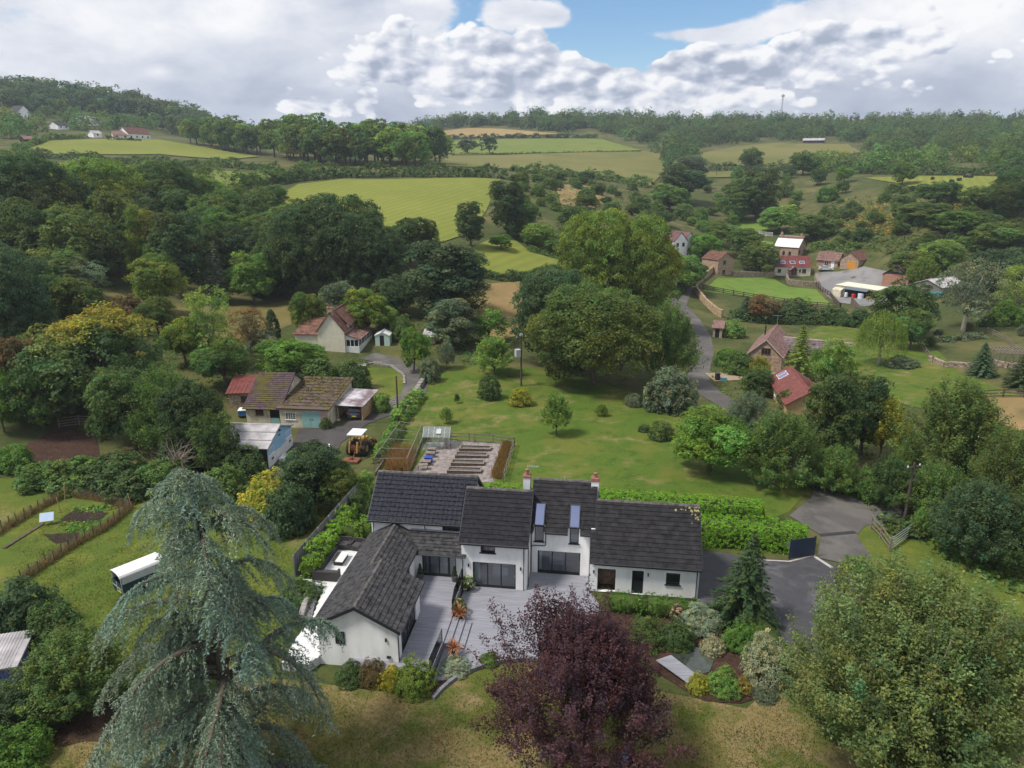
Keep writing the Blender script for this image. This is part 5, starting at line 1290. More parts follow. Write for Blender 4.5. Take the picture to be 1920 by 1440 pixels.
def tall_weeds(name, poly, n, hgt, c, seed, w=.05):
    rng = np.random.default_rng(seed); P = [Vector(p) for p in poly]; xs, ys = [p[0] for p in poly], [p[1] for p in poly]; pts = []
    while len(pts) < n:
        x, y = rng.uniform(min(xs), max(xs)), rng.uniform(min(ys), max(ys)); cr = clip_row(poly, y)
        if any(a < x < b for a, b in zip(cr[::2], cr[1::2])): pts.append((x, y))
    xy = np.array(pts); z = ground_np(xy[:, 0], xy[:, 1]); h = hgt * (.5 + .7 * rng.random(n)); al = unit(np.stack([rng.normal(size=n) * .3, rng.normal(size=n) * .3, np.ones(n)], 1))
    c_ = np.stack([xy[:, 0], xy[:, 1], z], 1) + al * h[:, None] * .5; nn = unit(np.stack([rng.normal(size=n), rng.normal(size=n), .2 + 0 * h], 1))
    v, t_ = leaf_arrays(c_, nn, h, rng, 1, al, tints(rng, n, .25, .1))
    v = v.reshape(-1, 4, 3); mid = (v[:, 1] + v[:, 3]) / 2; hw_ = (v[:, 1] - v[:, 3]); hw_ = hw_ / np.linalg.norm(hw_, axis=1, keepdims=True) * w / 2
    v[:, 1] = mid + hw_; v[:, 3] = mid - hw_
    o = link(name, leaf_mesh(name, [(v.reshape(-1, 3), t_)], [LEAF]), kind='stuff'); o.color = (*c, 1); return o
tall_weeds('dry_stalks', [tuple(Vector(G(*p)[:2])) for p in ((722, 890), (735, 852), (775, 852), (768, 890))], 2600, 1.5, (.26, .15, .06), 3, .05)
tall_weeds('brown_border', [tuple(Vector(G(*p)[:2])) for p in ((920, 898), (944, 832), (958, 832), (940, 900))], 2600, .7, (.20, .125, .045), 4, .05)
# post and rail fences
def rail_fence(label, pts, h=1.1, rails=3, gap=1.9, mat=None, name='rail_fence', post=.11, px=True, each=True, cat='fence', group=None, railh=.10):
    mat = mat or OLDWOOD; t = thing(name, label, cat, (0, 0, 0), group=group); W = [G(*p) for p in pts] if px else pts; P = []
    for a, b in zip(W, W[1:]):
        n = max(1, round((Vector(b) - Vector(a)).length / gap))
        for i in range(n): q = Vector(a).lerp(Vector(b), i / n); P.append(Vector((q.x, q.y, gz(q.x, q.y) if px else q.z)))
    P.append(Vector(W[-1])); mp, mr = MB(), MB()
    for p in P:
        q = MB() if each else mp; q.box(p.x - post / 2, p.x + post / 2, p.y - post / 2, p.y + post / 2, p.z - .2, p.z + h + .05)
        if each: q.build('post', mat, t)
    for k in range(rails):
        z = h * (k + .75) / rails
        for a, b in zip(P, P[1:]):
            q = MB() if each else mr; q.bar((a.x, a.y, a.z + z), (b.x, b.y, b.z + z), .04, railh)
            if each: q.build('rail', mat, t)
    if not each: mp.build('posts', mat, t, kind='stuff'); mr.build('rails', mat, t, kind='stuff')
    return t
rail_fence('wooden rail fence along the back of the kitchen garden', [(846, 829), (880, 830), (890, 831), (925, 832), (964, 838)], 1.15, 3, 1.8)
rail_fence('wooden fence along the right side of the kitchen garden', [(964, 838), (944, 905)], 1.0, 2, 1.8, mat=OLDWOOD)
# ---------------------------------------------------------------- farm buildings, cottages and barns down the valley
CREAM = noisy('cream_render', (.62, .58, .46), .10, 1.5, .9, .1, 20); OLDCREAM = noisy('stained_render', (.50, .44, .31), .25, 1.0, .92, .2, 16, c2=(.60, .55, .43))
STONE_W = noisy('stone_wall', (.25, .17, .115), .40, 2.2, .92, .6, 7, c2=(.36, .26, .19)); STONE_W2 = noisy('rubble_wall', (.24, .185, .14), .4, 2.6, .92, .7, 6, c2=(.36, .29, .22))
RED_T = noisy('red_tile', (.105, .046, .036), .35, 1.6, .85, .35, 9, c2=(.175, .088, .062)); BROWN_T = noisy('brown_tile', (.16, .085, .075), .35, 1.6, .85, .35, 9, c2=(.22, .13, .11))
RED_M = noisy('red_sheet', (.165, .048, .040), .3, 1.2, .55, .1, 6); PURP_T = noisy('purple_tile', (.085, .060, .066), .5, 1.4, .85, .35, 9, c2=(.17, .13, .13))
MOSS_T = blotched('mossy_roof', [(.135, .095, .095), ((.125, .095, .045), .55, .42, .58, 8), ((.10, .10, .025), .8, .52, .66, 8), ((.22, .075, .04), .5, .62, .70, 7)], .95, .7, 5)
OLD_TILE = blotched('old_pantile', [(.105, .070, .080), ((.26, .22, .21), 3.2, .60, .70, 6), ((.12, .105, .03), .45, .46, .60, 8), ((.065, .04, .045), 1.5, .5, .7, 6)], .9, .7, 6)
ASBEST = noisy('grey_sheet', (.30, .285, .29), .25, .8, .85, .2, 8, c2=(.40, .375, .38)); BLUE_P = noisy('pale_blue_boards', (.27, .47, .62), .12, 1.5, .7); WHITE_P = noisy('white_boards', (.68, .68, .66), .10, 1.2, .75)
TEAL = noisy('teal_paint', (.26, .45, .44), .12, 2, .6); DARKW = noisy('black_and_shaded_boards', (.028, .026, .028), .3, 3, .8); TIMB = noisy('new_timber', (.44, .29, .15), .25, 3, .8, stretch=(1, 1, 5)); WFRAME = flat('white_frame', (.74, .74, .73), .5)
BROWNF = flat('brown_frame', (.10, .055, .035), .6); ORANGE_W = noisy('orange_timber', (.55, .24, .03), .15, 3, .6); GREENP = noisy('pale_green_paint', (.44, .58, .50), .1, 2, .6); GREYSH = noisy('white_sheet_roof', (.62, .62, .60), .1, 1, .6)
def building(name, label, A, B, depth, h, hr, axis='along', wall=None, roof=None, over=.3, ops=(), cat='house', courses=.42, mono=False, group=None, frame=None, back_roof=None, hb=None, gable_mat=None, px=True, base=1.2):
    """a house or shed: A to B is the foot of the front wall (left to right from outside), depth behind it"""
    wall = wall or STONE_W; roof = roof or RED_T; frame = frame or WFRAME
    A3, B3 = (G(*A), G(*B)) if px else (A, B)
    L = (Vector(B3[:2]) - Vector(A3[:2])).length; rz = math.atan2(B3[1] - A3[1], B3[0] - A3[0]); z = (A3[2] + B3[2]) / 2
    t = thing(name, label, cat, (A3[0], A3[1], z), rz, group)
    F = dict(front=Face((0, 0), (L, 0)), right=Face((L, 0), (L, depth)), back=Face((L, depth), (0, depth)), left=Face((0, depth), (0, 0)))
    hb = hb or h
    if mono:                                             # one slope from h at the front to hr at the back
        w = MB(); w.hexa([(0, 0), (L, 0), (L, depth), (0, depth)], -base, [h, h, hr, hr]); w.build('walls', wall, t)
        q = MB(); s = (hr - h) / depth; q.slab([(-over, -over, h - s * over + .12), (L + over, -over, h - s * over + .12), (L + over, depth + over, hr + s * over + .12), (-over, depth + over, hr + s * over + .12)], .1); r = q.build('roof', roof, t)
        slopes = [((-over, -over, h - s * over + .12), (1, 0, 0), (0, depth, hr - h), L + 2 * over, math.hypot(depth + 2 * over, hr - h))]
    elif axis == 'along':
        w = MB(); m = depth / 2
        w.hexa([(0, 0), (L, 0), (L, depth), (0, depth)], -base, h)
        for x in (0, L):
            a, b = (x, x + .02) if x == 0 else (x - .02, x)
            w.mesh([(a, 0, h), (a, depth, h), (a, m, hr - .06), (b, 0, h), (b, depth, h), (b, m, hr - .06)], [(0, 1, 2), (5, 4, 3), (0, 3, 4, 1), (1, 4, 5, 2), (2, 5, 3, 0)], 1 if gable_mat else 0)
        w.build('walls', [wall, gable_mat or wall], t)
        s = (hr - h) / m; ez = h - s * over; q = MB()
        q.slab([(-over, -over, ez), (L + over, -over, ez), (L + over, m, hr), (-over, m, hr)], .12); q.slab([(L + over, depth + over, ez), (-over, depth + over, ez), (-over, m, hr), (L + over, m, hr)], .12, 1)
        r = q.build('roof', [roof, back_roof or roof], t); sl = math.hypot(m + over, hr - ez)
        slopes = [((-over, -over, ez), (1, 0, 0), (0, m + over, hr - ez), L + 2 * over, sl)]
        ridge_caps(r, (-over, m, hr + .03), (L + over, m, hr + .03), roof if roof not in (ASBEST, GREYSH) else ASBEST, .16)
    else:                                                # gable to the front
        w = MB(); m = L / 2; w.hexa([(0, 0), (L, 0), (L, depth), (0, depth)], -base, h)
        for y in (0, depth):
            a, b = (y, y + .02) if y == 0 else (y - .02, y)
            w.mesh([(0, a, h), (L, a, h), (m, a, hr - .06), (0, b, h), (L, b, h), (m, b, hr - .06)], [(0, 1, 2), (5, 4, 3), (0, 3, 4, 1), (1, 4, 5, 2), (2, 5, 3, 0)], 1 if gable_mat else 0)
        w.build('walls', [wall, gable_mat or wall], t)
        s = (hr - h) / m; ez = h - s * over; q = MB()
        q.slab([(L + over, -over, ez), (L + over, depth + over, ez), (m, depth + over, hr), (m, -over, hr)], .12); q.slab([(-over, depth + over, ez), (-over, -over, ez), (m, -over, hr), (m, depth + over, hr)], .12, 1)
        r = q.build('roof', [roof, back_roof or roof], t); sl = math.hypot(m + over, hr - ez)
        slopes = [((L + over, -over, ez), (0, 1, 0), (-(m + over), 0, hr - ez), depth + 2 * over, sl), ((-over, depth + over, ez), (0, -1, 0), (m + over, 0, hr - ez), depth + 2 * over, sl)]
        ridge_caps(r, (m, -over, hr + .03), (m, depth + over, hr + .03), roof if roof not in (ASBEST, GREYSH) else ASBEST, .16)
    if courses:
        for k, sl in enumerate(slopes): lay_tiles('roof_courses', (back_roof or roof) if (k == 1) else roof, r, *sl, tw=1.1 if courses < .6 else 1.0, tl=courses, th=.03, seed=k + 3, jit=.012)
    for o in ops: add_opening(t, F[o[0]], o, frame)
    return t, F, L, r
def add_opening(t, f, o, frame):
    kind = o[5]; fr = frame; c, r_ = (o[6], o[7]) if len(o) > 7 else (1, 1)
    if kind == 'win': return glazing(f, t, o[1], o[2], o[3], o[4], c, r_, frame=fr, glass=GLASS_DARK, fw=.07, proud=True, each=False)
    q = MB()
    if kind == 'door':
        mat = o[6] if len(o) == 7 else fr; f.block(q, o[1] + .06, o[2] - .06, o[3], o[4] - .06, -.02, .03); d = q.build('door', mat, t)
        q = MB(); f.block(q, o[1], o[1] + .06, o[3], o[4], -.02, .06); f.block(q, o[2] - .06, o[2], o[3], o[4], -.02, .06); f.block(q, o[1] + .06, o[2] - .06, o[4] - .06, o[4], -.02, .06); q.build('frame', mat, d)
        return d
    if kind == 'hole': f.block(q, o[1], o[2], o[3], o[4], -.02, .012); return q.build('doorway', flat('inside_shade', (.012, .011, .011), .95) if 'inside_shade' not in bpy.data.materials else bpy.data.materials['inside_shade'], t)  # near-black sheet on the solid wall, painted shade of the inside
def roof_lights(t, r, slots, O, U, V, mat=None):
    O, U, V = Vector(O), Vector(U).normalized(), Vector(V).normalized(); n = U.cross(V)
    for (u0, u1, v0, v1) in slots:
        q = MB(); q.slab([tuple(O + U * a + V * b + n * .10) for a, b in ((u0, v0), (u1, v0), (u1, v1), (u0, v1))], .09); w = q.build('roof_window', WFRAME, t)
        q = MB(); q.slab([tuple(O + U * a + V * b + n * .112) for a, b in ((u0 + .07, v0 + .07), (u1 - .07, v0 + .07), (u1 - .07, v1 - .07), (u0 + .07, v1 - .07))], .01); q.build('pane', GLASS_SKY_TINT, w)
def chimney(t, x, y, z0, z1, mat, w=.6, d=.5, pots=1):
    q = MB(); q.box(x - w / 2, x + w / 2, y - d / 2, y + d / 2, z0, z1); q.box(x - w / 2 - .05, x + w / 2 + .05, y - d / 2 - .05, y + d / 2 + .05, z1, z1 + .1); c = q.build('chimney', mat, t)
    for k in range(pots): q = MB(); q.lathe([(.12, z1 + .1), (.10, z1 + .4), (.13, z1 + .43)], 8, (x + (k - (pots - 1) / 2) * .3, y, 0)); q.build('chimney_pot', POT, c)
# --- workshop with pale blue gable
t, F, L, r = building('workshop', 'long shed with pale blue and white boarded gable and grey sheet roof', (504, 880), (549, 836), 8.5, 2.5, 3.75, 'across', DARKW, ASBEST, .25, cat='shed', courses=1.25, gable_mat=BLUE_P)  # shade on the side walls is put into their black colour
f = F['front']; n_ = 9
for i in range(n_):
    q = MB(); f.block(q, .02, L - .02, .05 + 1.25 * i / n_, .05 + 1.25 * (i + 1) / n_ - .02, .001, .03); q.build('board', WHITE_P, t)
q = MB(); f.block(q, .02, L - .02, 1.32, 2.5, .001, .02); q.build('blue_panel', BLUE_P, t)
glazing(f, t, .25, 1.75, 1.35, 2.15, 3, 1, frame=WFRAME, glass=GLASS_DARK, fw=.06, proud=True); glazing(f, t, L - 1.75, L - .25, 1.42, 2.2, 3, 1, frame=WFRAME, glass=GLASS_DARK, fw=.06, proud=True)
add_opening(t, f, ('front', L / 2 - .35, L / 2 + .35, 1.33, 2.75, 'win', 1, 3), BLUE_P)
for u_ in (.9, L - 1.0): q = MB(); f.block(q, u_, u_ + .5, .75, .95, .03, .06); q.build('vent', TRIM_DARK, t)
q = MB(); f.block(q, L / 2 - .12, L / 2 + .12, 3.05, 3.2, .02, .2); q.build('gable_lamp', TRIM_DARK, t)
q = MB(); f.block(q, 1.9, 3.4, -.1, .5, .35, .9); q.build('fuel_tank', WHITE_P, t)
# --- mossy barn
t, F, L, r = building('old_barn', 'cream walled old barn with patchy mossy purple tile roof', (464, 797), (527, 798), 10.5, 2.35, 5.2, 'along', OLDCREAM, OLD_TILE, .3, [('front', 1.2, 2.2, 1.35, 2.0, 'win', 3, 2), ('front', 3.0, 4.2, 0, 2.1, 'hole')], cat='barn', frame=BROWNF, courses=.36)
q = MB(); F['front'].block(q, 3.05, 4.15, 0, 1.0, .014, .05); q.build('half_door', TEAL, t)
t, F, L, r = building('garage_barn', 'low cream garage with teal double doors and overgrown mossy roof', (527, 801), (617, 802), 9.0, 2.35, 3.5, mono=True, wall=OLDCREAM, roof=MOSS_T, over=.3, cat='barn', frame=WFRAME, courses=.9,
    ops=[('front', .7, 2.0, .95, 1.85, 'win', 4, 3)])
f = F['front']; u0 = 2.75
for k in range(2):
    q = MB(); f.block(q, u0 + k * 1.17, u0 + k * 1.17 + 1.15, .03, 2.0, .001, .05); d = q.build('door', TEAL, t)
    q = MB(); f.block(q, u0 + k * 1.17 + (.95 if k == 0 else .1), u0 + k * 1.17 + (1.05 if k == 0 else .2), 1.0, 1.12, .05, .09); q.build('handle', TRIM_DARK, d)
q = MB(); f.block(q, u0 + 2.36, L - .02, 0, 2.1, .001, .02); q.build('pink_render', noisy('pink_render', (.48, .33, .28), .15, 1.5, .9), t)
MOSS = leaf_mat('moss', .05, .9, .1)
rng = np.random.default_rng(4); n_ = 2600; xy = np.stack([rng.random(n_) * L, rng.random(n_) ** .7 * 9.0], 1); P = np.stack([xy[:, 0], xy[:, 1], 2.35 + 1.15 * xy[:, 1] / 9 + .17], 1)
me = leaf_mesh('roof_moss', [clump_leaves(P[::6], np.tile([0, -.1, 1.], (len(P[::6]), 1)), .26, 9, .16, rng, ctint=tints(rng, len(P[::6]), .35, .25))], [MOSS]); o = link('roof_moss', me, t, kind='stuff'); o.color = (.085, .078, .026, 1)
t, F, L, r = building('red_roof_shed', 'small shed with bright red sheet roof at the left end of the barn', (431, 765), (475, 764), 4.5, 2.0, 2.9, mono=True, wall=STONE_W2, roof=RED_M, cat='shed', courses=0, ops=[('front', 1.5, 2.6, .8, 1.6, 'win', 2, 2)], frame=BROWNF)
q = MB()
for i in range(int(L / .5)): q.slab([(i * .5, -.3, 2.12), (i * .5 + .10, -.3, 2.12), (i * .5 + .10, 4.7, 3.06), (i * .5, 4.7, 3.06)], .03)
q.build('corrugation', RED_M, r, kind='stuff')
p = G(459, 782); t = thing('covered_trailer', 'small trailer under a blue and white cover beside the old barn', 'trailer', p, R(5)); q = MB(); q.hexa([(-.6, -.5), (.6, -.5), (.6, .5), (-.6, .5)], .35, 1.0); q.build('body', BLUE_P if False else flat('tarp_blue', (.03, .13, .42), .5), t); q = MB(); q.slab([(-.66, -.56, 1.05), (.66, -.56, 1.1), (.66, .56, 1.16), (-.66, .56, 1.12)], .1); q.build('cover', WHITE_P, t)
for x in (-.62, .62): q = MB(); q.tube([(x - .06, 0, .28), (x + .06, 0, .28)], .28, 12); q.build('wheel', TRIM_DARK, t)
# --- carport and its car
p0, p1 = G(635, 788), G(680, 789); t = thing('carport', 'open timber carport with a pale corrugated roof over the dark car', 'carport', p0, math.atan2(p1[1] - p0[1], p1[0] - p0[0])); Lc = (Vector(p1[:2]) - Vector(p0[:2])).length; D_c = 5.2
for x in (0, Lc):
    for y in (0, D_c / 2, D_c): q = MB(); q.box(x - .07, x + .07, y - .07, y + .07, 0, 2.1 + .25 * y / D_c); q.build('post', TIMB, t); q = MB(); q.box(x - .2, x + .2, y - .2, y + .2, -.1, .14); q.build('footing', WHITE_P, t)
q = MB(); s_ = .25 / D_c
for i in range(18): x = -.3 + (Lc + .6) * i / 18; w_ = (Lc + .6) / 18; q.slab([(x, -.5, 2.10), (x + w_ * .5, -.5, 2.14), (x + w_ * .5, D_c + .3, 2.46), (x, D_c + .3, 2.42)], .02); q.slab([(x + w_ * .5, -.5, 2.14), (x + w_, -.5, 2.10), (x + w_, D_c + .3, 2.42), (x + w_ * .5, D_c + .3, 2.46)], .02)
q.build('roof', noisy('carport_sheet', (.24, .17, .18), .25, .5, .5, c2=(.44, .42, .44), thr=(.4, .6)), t)
for i in range(9): q = MB(); q.box(Lc + .072, Lc + .10, -.05, D_c, .25 + .2 * i, .42 + .2 * i); q.build('plank', TIMB, t)
for y in (0, D_c): q = MB(); q.box(-.1, Lc + .1, y - .05, y + .05, 1.92 + .25 * y / D_c, 2.06 + .25 * y / D_c); q.build('beam', TIMB, t)
def car(label, loc, rz, paint, estate=True, name='parked_car'):
    t = thing(name, label, 'car', loc, rz); W = .90; L = 4.5
    # side outline: x forwards, z up
    prof = [(-2.2, .35), (-2.22, .75), (-2.1, 1.02), (-1.95, 1.1), (-1.65, 1.62), (-.3, 1.68), (.45, 1.58), (1.1, 1.08), (2.05, .95), (2.25, .65), (2.2, .35)] if estate else [(-2.15, .32), (-2.2, .7), (-2.05, .95), (-1.45, 1.05), (-.75, 1.40), (.1, 1.43), (.95, 1.02), (1.95, .86), (2.18, .6), (2.15, .32)]
    def yw(x, z): return W * (1 - .12 * max(0, (z - .95)) / .6) * (1 - .10 * max(0, abs(x) - 1.5) / .7)
    q = MB(); n = len(prof); v = [(x, -yw(x, z), z) for x, z in prof] + [(x, yw(x, z), z) for x, z in prof]
    q.mesh(v, [tuple(range(n))[::-1] if False else tuple(range(n)), tuple(range(n, 2 * n))[::-1]] + [(i, n + i, n + (i + 1) % n, (i + 1) % n) for i in range(n)])
    b = q.build('body', paint, t)
    q = MB(); G_ = GLASS_DARK
    i0 = 3; a, c = prof[3], prof[4]; 
    def patch(P, Q, m, out):                              # glass across the width between two outline points
        k0, k1 = .08, .92; x0, z0 = P[0] + (Q[0] - P[0]) * k0, P[1] + (Q[1] - P[1]) * k0; x1, z1 = P[0] + (Q[0] - P[0]) * k1, P[1] + (Q[1] - P[1]) * k1; d = Vector((-(z1 - z0), x1 - x0)).normalized() * out
        q_ = MB(); q_.slab([(x0 + d.x, -yw(x0, z0) * .86, z0 + d.y), (x1 + d.x, -yw(x1, z1) * .86, z1 + d.y), (x1 + d.x, yw(x1, z1) * .86, z1 + d.y), (x0 + d.x, yw(x0, z0) * .86, z0 + d.y)], .01); return q_.build(m, G_, t)
    k = 3 if estate else 3
    patch(prof[k], prof[k + 1], 'rear_window', .012); patch(prof[-4] if estate else prof[-5], prof[-5] if estate else prof[-5], 'x', .012) if False else None
    ws = (6, 7) if estate else (5, 6)
    patch(prof[ws[0]], prof[ws[1]], 'windscreen', .012)
    for s in (-1, 1):
        q = MB(); pts = ([(-1.85, 1.14), (-1.55, 1.54), (.35, 1.50), (.92, 1.12)] if estate else [(-1.3, 1.06), (-.72, 1.33), (.08, 1.35), (.75, 1.03)])
        P = [(x, s * (yw(x, z) + .012), z) for x, z in pts]; q.face(P if s < 0 else P[::-1]); q.build('side_window', G_, t)
        for x in (-1.35, 1.38):
            q = MB(); q.tube([(x, s * (W - .20), .33), (x, s * (W + .01), .33)], .33, 14); w = q.build('wheel', POTB, t); q = MB(); q.tube([(x, s * (W + .011), .33), (x, s * (W + .03), .33)], .2, 10); q.build('rim', ALU, w)
        q = MB(); q.box(-2.26, -2.12, min(s * .55, s * .8), max(s * .55, s * .8), .78, .98); q.build('tail_light', flat('tail_red', (.25, .01, .01), .3) if 'tail_red' not in bpy.data.materials else bpy.data.materials['tail_red'], t)
        q = MB(); q.box(2.10, 2.24, min(s * .5, s * .78), max(s * .5, s * .78), .66, .80); q.build('headlight', bpy.data.materials['aluminium'], t)
        q = MB(); q.box(.75, .90, min(s * .9, s * 1.05), max(s * .9, s * 1.05), 1.05, 1.18); q.build('mirror', paint, t)
    q = MB(); q.box(-2.255, -2.235, -.26, .26, .55, .68); q.build('number_plate', flat('plate_yellow', (.6, .5, .05), .5) if 'plate_yellow' not in bpy.data.materials else bpy.data.materials['plate_yellow'], t)
    if estate:
        for s in (-.62, .62): q = MB(); q.bar((-1.5, s, 1.72), (.1, s, 1.73), .04); q.build('roof_rail', ALU, t)
    return t
pc = Vector(G(664, 786)); car('dark blue estate car parked nose-in under the carport', (pc.x + .1, pc.y + 1.5, gz(pc.x, pc.y + 1.5)), R(92), flat('dark_blue_paint', (.035, .05, .075), .25, .6))
car('silver car parked in the yard beside the red roofed cottage', G(1548, 507), R(-18), flat('silver_paint', (.55, .57, .58), .25, .6), False)
# --- old digger tractor
YEL = noisy('worn_yellow', (.34, .20, .055), .35, 3, .7); RUST = noisy('rust', (.17, .065, .038), .4, 3, .9); TYRE = flat('tyre', (.022, .021, .021), .9)
t = thing('digger_tractor', 'old yellow tractor with white cab roof and rusty mower behind on the grass', 'tractor', G(660, 866), R(82))
def wheel(parent, x, y, r, w): q = MB(); q.tube([(x, y - w / 2, r), (x, y + w / 2, r)], r, 16); wh = q.build('wheel', TYRE, parent); q = MB(); q.tube([(x, y - w / 2 - .012, r), (x, y + w / 2 + .012, r)], r * .5, 10); q.build('rim', YEL, wh)
for s in (-1, 1): wheel(t, 1.9, s * .82, .78, .42); wheel(t, 4.1, s * .74, .45, .28)
q = MB(); q.hexa([(2.7, -.38), (4.4, -.34), (4.4, .34), (2.7, .38)], .65, [1.45, 1.3, 1.3, 1.45]); q.build('bonnet', YEL, t)
q = MB(); q.box(1.35, 2.7, -.55, .55, .55, 1.2); q.build('chassis', RUST, t)
q = MB()
for x in (1.3, 2.75):
    for y in (-.62, .62): q.bar((x, y, 1.1), (x + (.08 if x < 2 else -.1), y * .92, 2.55), .09)
for y in (-.6, .6): q.bar((1.3, y, 1.75), (2.7, y, 1.75), .07)
q.build('cab_frame', YEL, t)
q = MB(); q.slab([(1.05, -.80, 2.62), (2.95, -.80, 2.62), (2.95, .80, 2.62), (1.05, .80, 2.62)], .12); q.build('cab_roof', WHITE_P, t)
q = MB(); q.box(1.6, 2.1, -.3, .3, 1.2, 1.4); q.box(1.5, 1.62, -.3, .3, 1.4, 1.95); q.build('seat', POTB, t)
for s in (-.42, .42): q = MB(); q.bar((1.3, s, .8), (.75, s, 1.9), .16); q.bar((.75, s, 1.9), (.45, s, .8), .13); q.build('lift_arm', YEL, t)
for s in (-.85, .85): q = MB(); q.bar((2.6, s, 1.5), (3.9, s, 1.2), .14); q.bar((3.9, s, 1.2), (4.9, s, .5), .14); q.build('loader_arm', YEL, t)
q = MB(); q.hexa([(4.8, -1.0), (5.3, -1.0), (5.3, 1.0), (4.8, 1.0)], .1, [.8, .35, .35, .8]); q.build('bucket', RUST, t)
q = MB(); q.hexa([(-.75, -.85), (.45, -.85), (.45, .85), (-.75, .85)], .12, .34); q.bar((.45, 0, .3), (1.4, 0, .8), .12); q.lathe([(.22, .34), (.16, .62), (.05, .66)], 8, (-.15, 0, 0)); q.build('mower_deck', RUST, t)
q = MB(); q.tube([(3.6, .25, 1.4), (3.6, .25, 2.3)], .045, 6); q.build('exhaust', RUST, t)
p = G(622, 858); t = thing('white_pipe', 'short white pipe leaning on the grass edge near the tractor', 'pipe', p); q = MB(); q.tube([(0, 0, .1), (-.6, 1.6, .9)], .08, 8); q.build('pipe', WHITE_P, t)
# --- horse trailer
t = thing('horse_trailer', 'dark green horse trailer with white roof standing on the grass by the cedar', 'trailer', G(225, 1119), R(50))
GRN = noisy('trailer_green', (.018, .045, .055), .2, 2, .45); GRYP = flat('trailer_grey', (.42, .43, .46), .45)
W, Ht, Lt = .78, 2.05, 3.0
q = MB(); q.box(0, Lt, -W, -W + .04, .42, 1.25); q.box(0, Lt, W - .04, W, .42, 1.25); q.box(Lt - .04, Lt, -W + .041, W - .041, .42, 1.25); q.box(0, Lt, -W + .041, W - .041, .36, .42); q.build('body', GRN, t)
q = MB(); q.box(.04, Lt, -W, -W + .03, 1.251, 1.85); q.box(.04, Lt, W - .03, W, 1.251, 1.85); q.box(Lt - .03, Lt, -W + .031, W - .031, 1.251, 1.85); q.build('upper_body', GRYP, t)
q = MB()
prof = [(-W - .02, 1.80), (-W * .9, 1.95), (-W * .45, 2.05), (W * .45, 2.05), (W * .9, 1.95), (W + .02, 1.80)]
for a, b in zip(prof, prof[1:]): q.slab([(-.1, a[0], a[1]), (Lt + .1, a[0], a[1]), (Lt + .1, b[0], b[1]), (-.1, b[0], b[1])], .03)
q.build('roof', WHITE_P, t)
q = MB(); q.box(-.05, -.01, -W + .03, W - .03, .40, 1.28); rmp = q.build('ramp', GRN, t); q = MB(); q.box(-.07, -.051, -.04, .04, .45, 1.25); q.box(-.07, -.051, -W + .05, W - .05, .84, .88); q.build('ramp_bars', GRYP, rmp)
q = MB(); q.box(-.075, -.052, -.62, -.12, .55, .66); q.build('number_plate', bpy.data.materials['plate_yellow'], t)
for s in (-1, 1):
    q = MB(); q.box(-.04, 0, min(s * (W - .06), s * W), max(s * (W - .06), s * W), .40, 1.85); q.build('corner_post', GRYP, t)
    q = MB(); q.box(.75, 2.1, min(s * W, s * (W + .24)), max(s * W, s * (W + .24)), .66, .72); q.build('mudguard', GRN, t)
    for x in (1.1, 1.78): q = MB(); q.tube([(x, s * (W + .02), .3), (x, s * (W + .2), .3)], .3, 14); w = q.build('wheel', TYRE, t); q = MB(); q.tube([(x, s * (W + .201), .3), (x, s * (W + .215), .3)], .16, 10); q.build('rim', GRYP, w)
q = MB(); q.bar((Lt, -.5, .42), (Lt + 1.1, 0, .42), .07); q.bar((Lt, .5, .42), (Lt + 1.1, 0, .42), .07); q.build('drawbar', TRIM_DARK, t)
# --- cream cottage with red roof
t, F, L, r = building('cream_cottage', 'cream gabled cottage with dark red roof and white sun room', (598, 657), (648, 661), 8.6, 3.5, 6.3, 'across', CREAM, RED_T, .25, cat='house')
sr = [(L + .02, .25), (L + 2.2, .25), (L + 2.2, 8.2), (L + .02, 8.2)]
q = MB(); q.hexa(sr, -.8, .75); q.build('sun_room_base', WHITE_P, t)
ff, fs = Face(sr[0], sr[1]), Face(sr[1], sr[2])
glazing(ff, t, .05, 2.13, .76, 1.95, 3, 1, frame=WFRAME, glass=GLASS_DARK, fw=.09, deep=-.06, name='window', sill=False)
for k in range(5): glazing(fs, t, .08 + k * 1.57, .08 + k * 1.57 + 1.52, .76, 1.95, 2, 1, frame=WFRAME, glass=GLASS_DARK, fw=.08, deep=-.06, name='window', sill=False)
q = MB(); q.slab([(L + 2.4, .05, 1.99), (L + 2.4, 8.4, 1.99), (L + .03, 8.4, 2.85), (L + .03, .05, 2.85)], .1); r2 = q.build('sun_room_roof', BROWN_T, t)
lay_tiles('roof_courses', BROWN_T, r2, (L + 2.4, .05, 1.99), (0, 1, 0), (-2.37, 0, .86), 8.35, 2.52, 1.1, .36, .03, seed=5)
q = MB(); q.hexa([(L + .02, .30), (L + 2.2, .30), (L + 2.2, .34), (L + .02, .34)], 1.951, [2.75, 1.96, 1.96, 2.75]); q.build('sun_room_gable', WHITE_P, t)
dq = Face((L + .05, 2.2), (L + .05, 7.4)); q = MB(); q.hexa([(L - .9, 2.2), (L + .05, 2.2), (L + .05, 7.4), (L - .9, 7.4)], 2.86, 3.95); q.build('dormer', WFRAME, t)
for k in range(3): glazing(dq, t, .2 + k * 1.68, 1.7 + k * 1.68, 3.0, 3.8, 2, 1, frame=WFRAME, glass=GLASS_DARK, fw=.08, proud=True, sill=False)
q = MB(); q.slab([(L + .3, 1.9, 3.92), (L + .3, 7.7, 3.92), (L / 2 + .4, 7.7, 6.1), (L / 2 + .4, 1.9, 6.1)], .12); q.build('dormer_roof', RED_T, t)
chimney(t, L / 2, .35, 5.2, 7.0, STONE_W, .9, .5, 2)
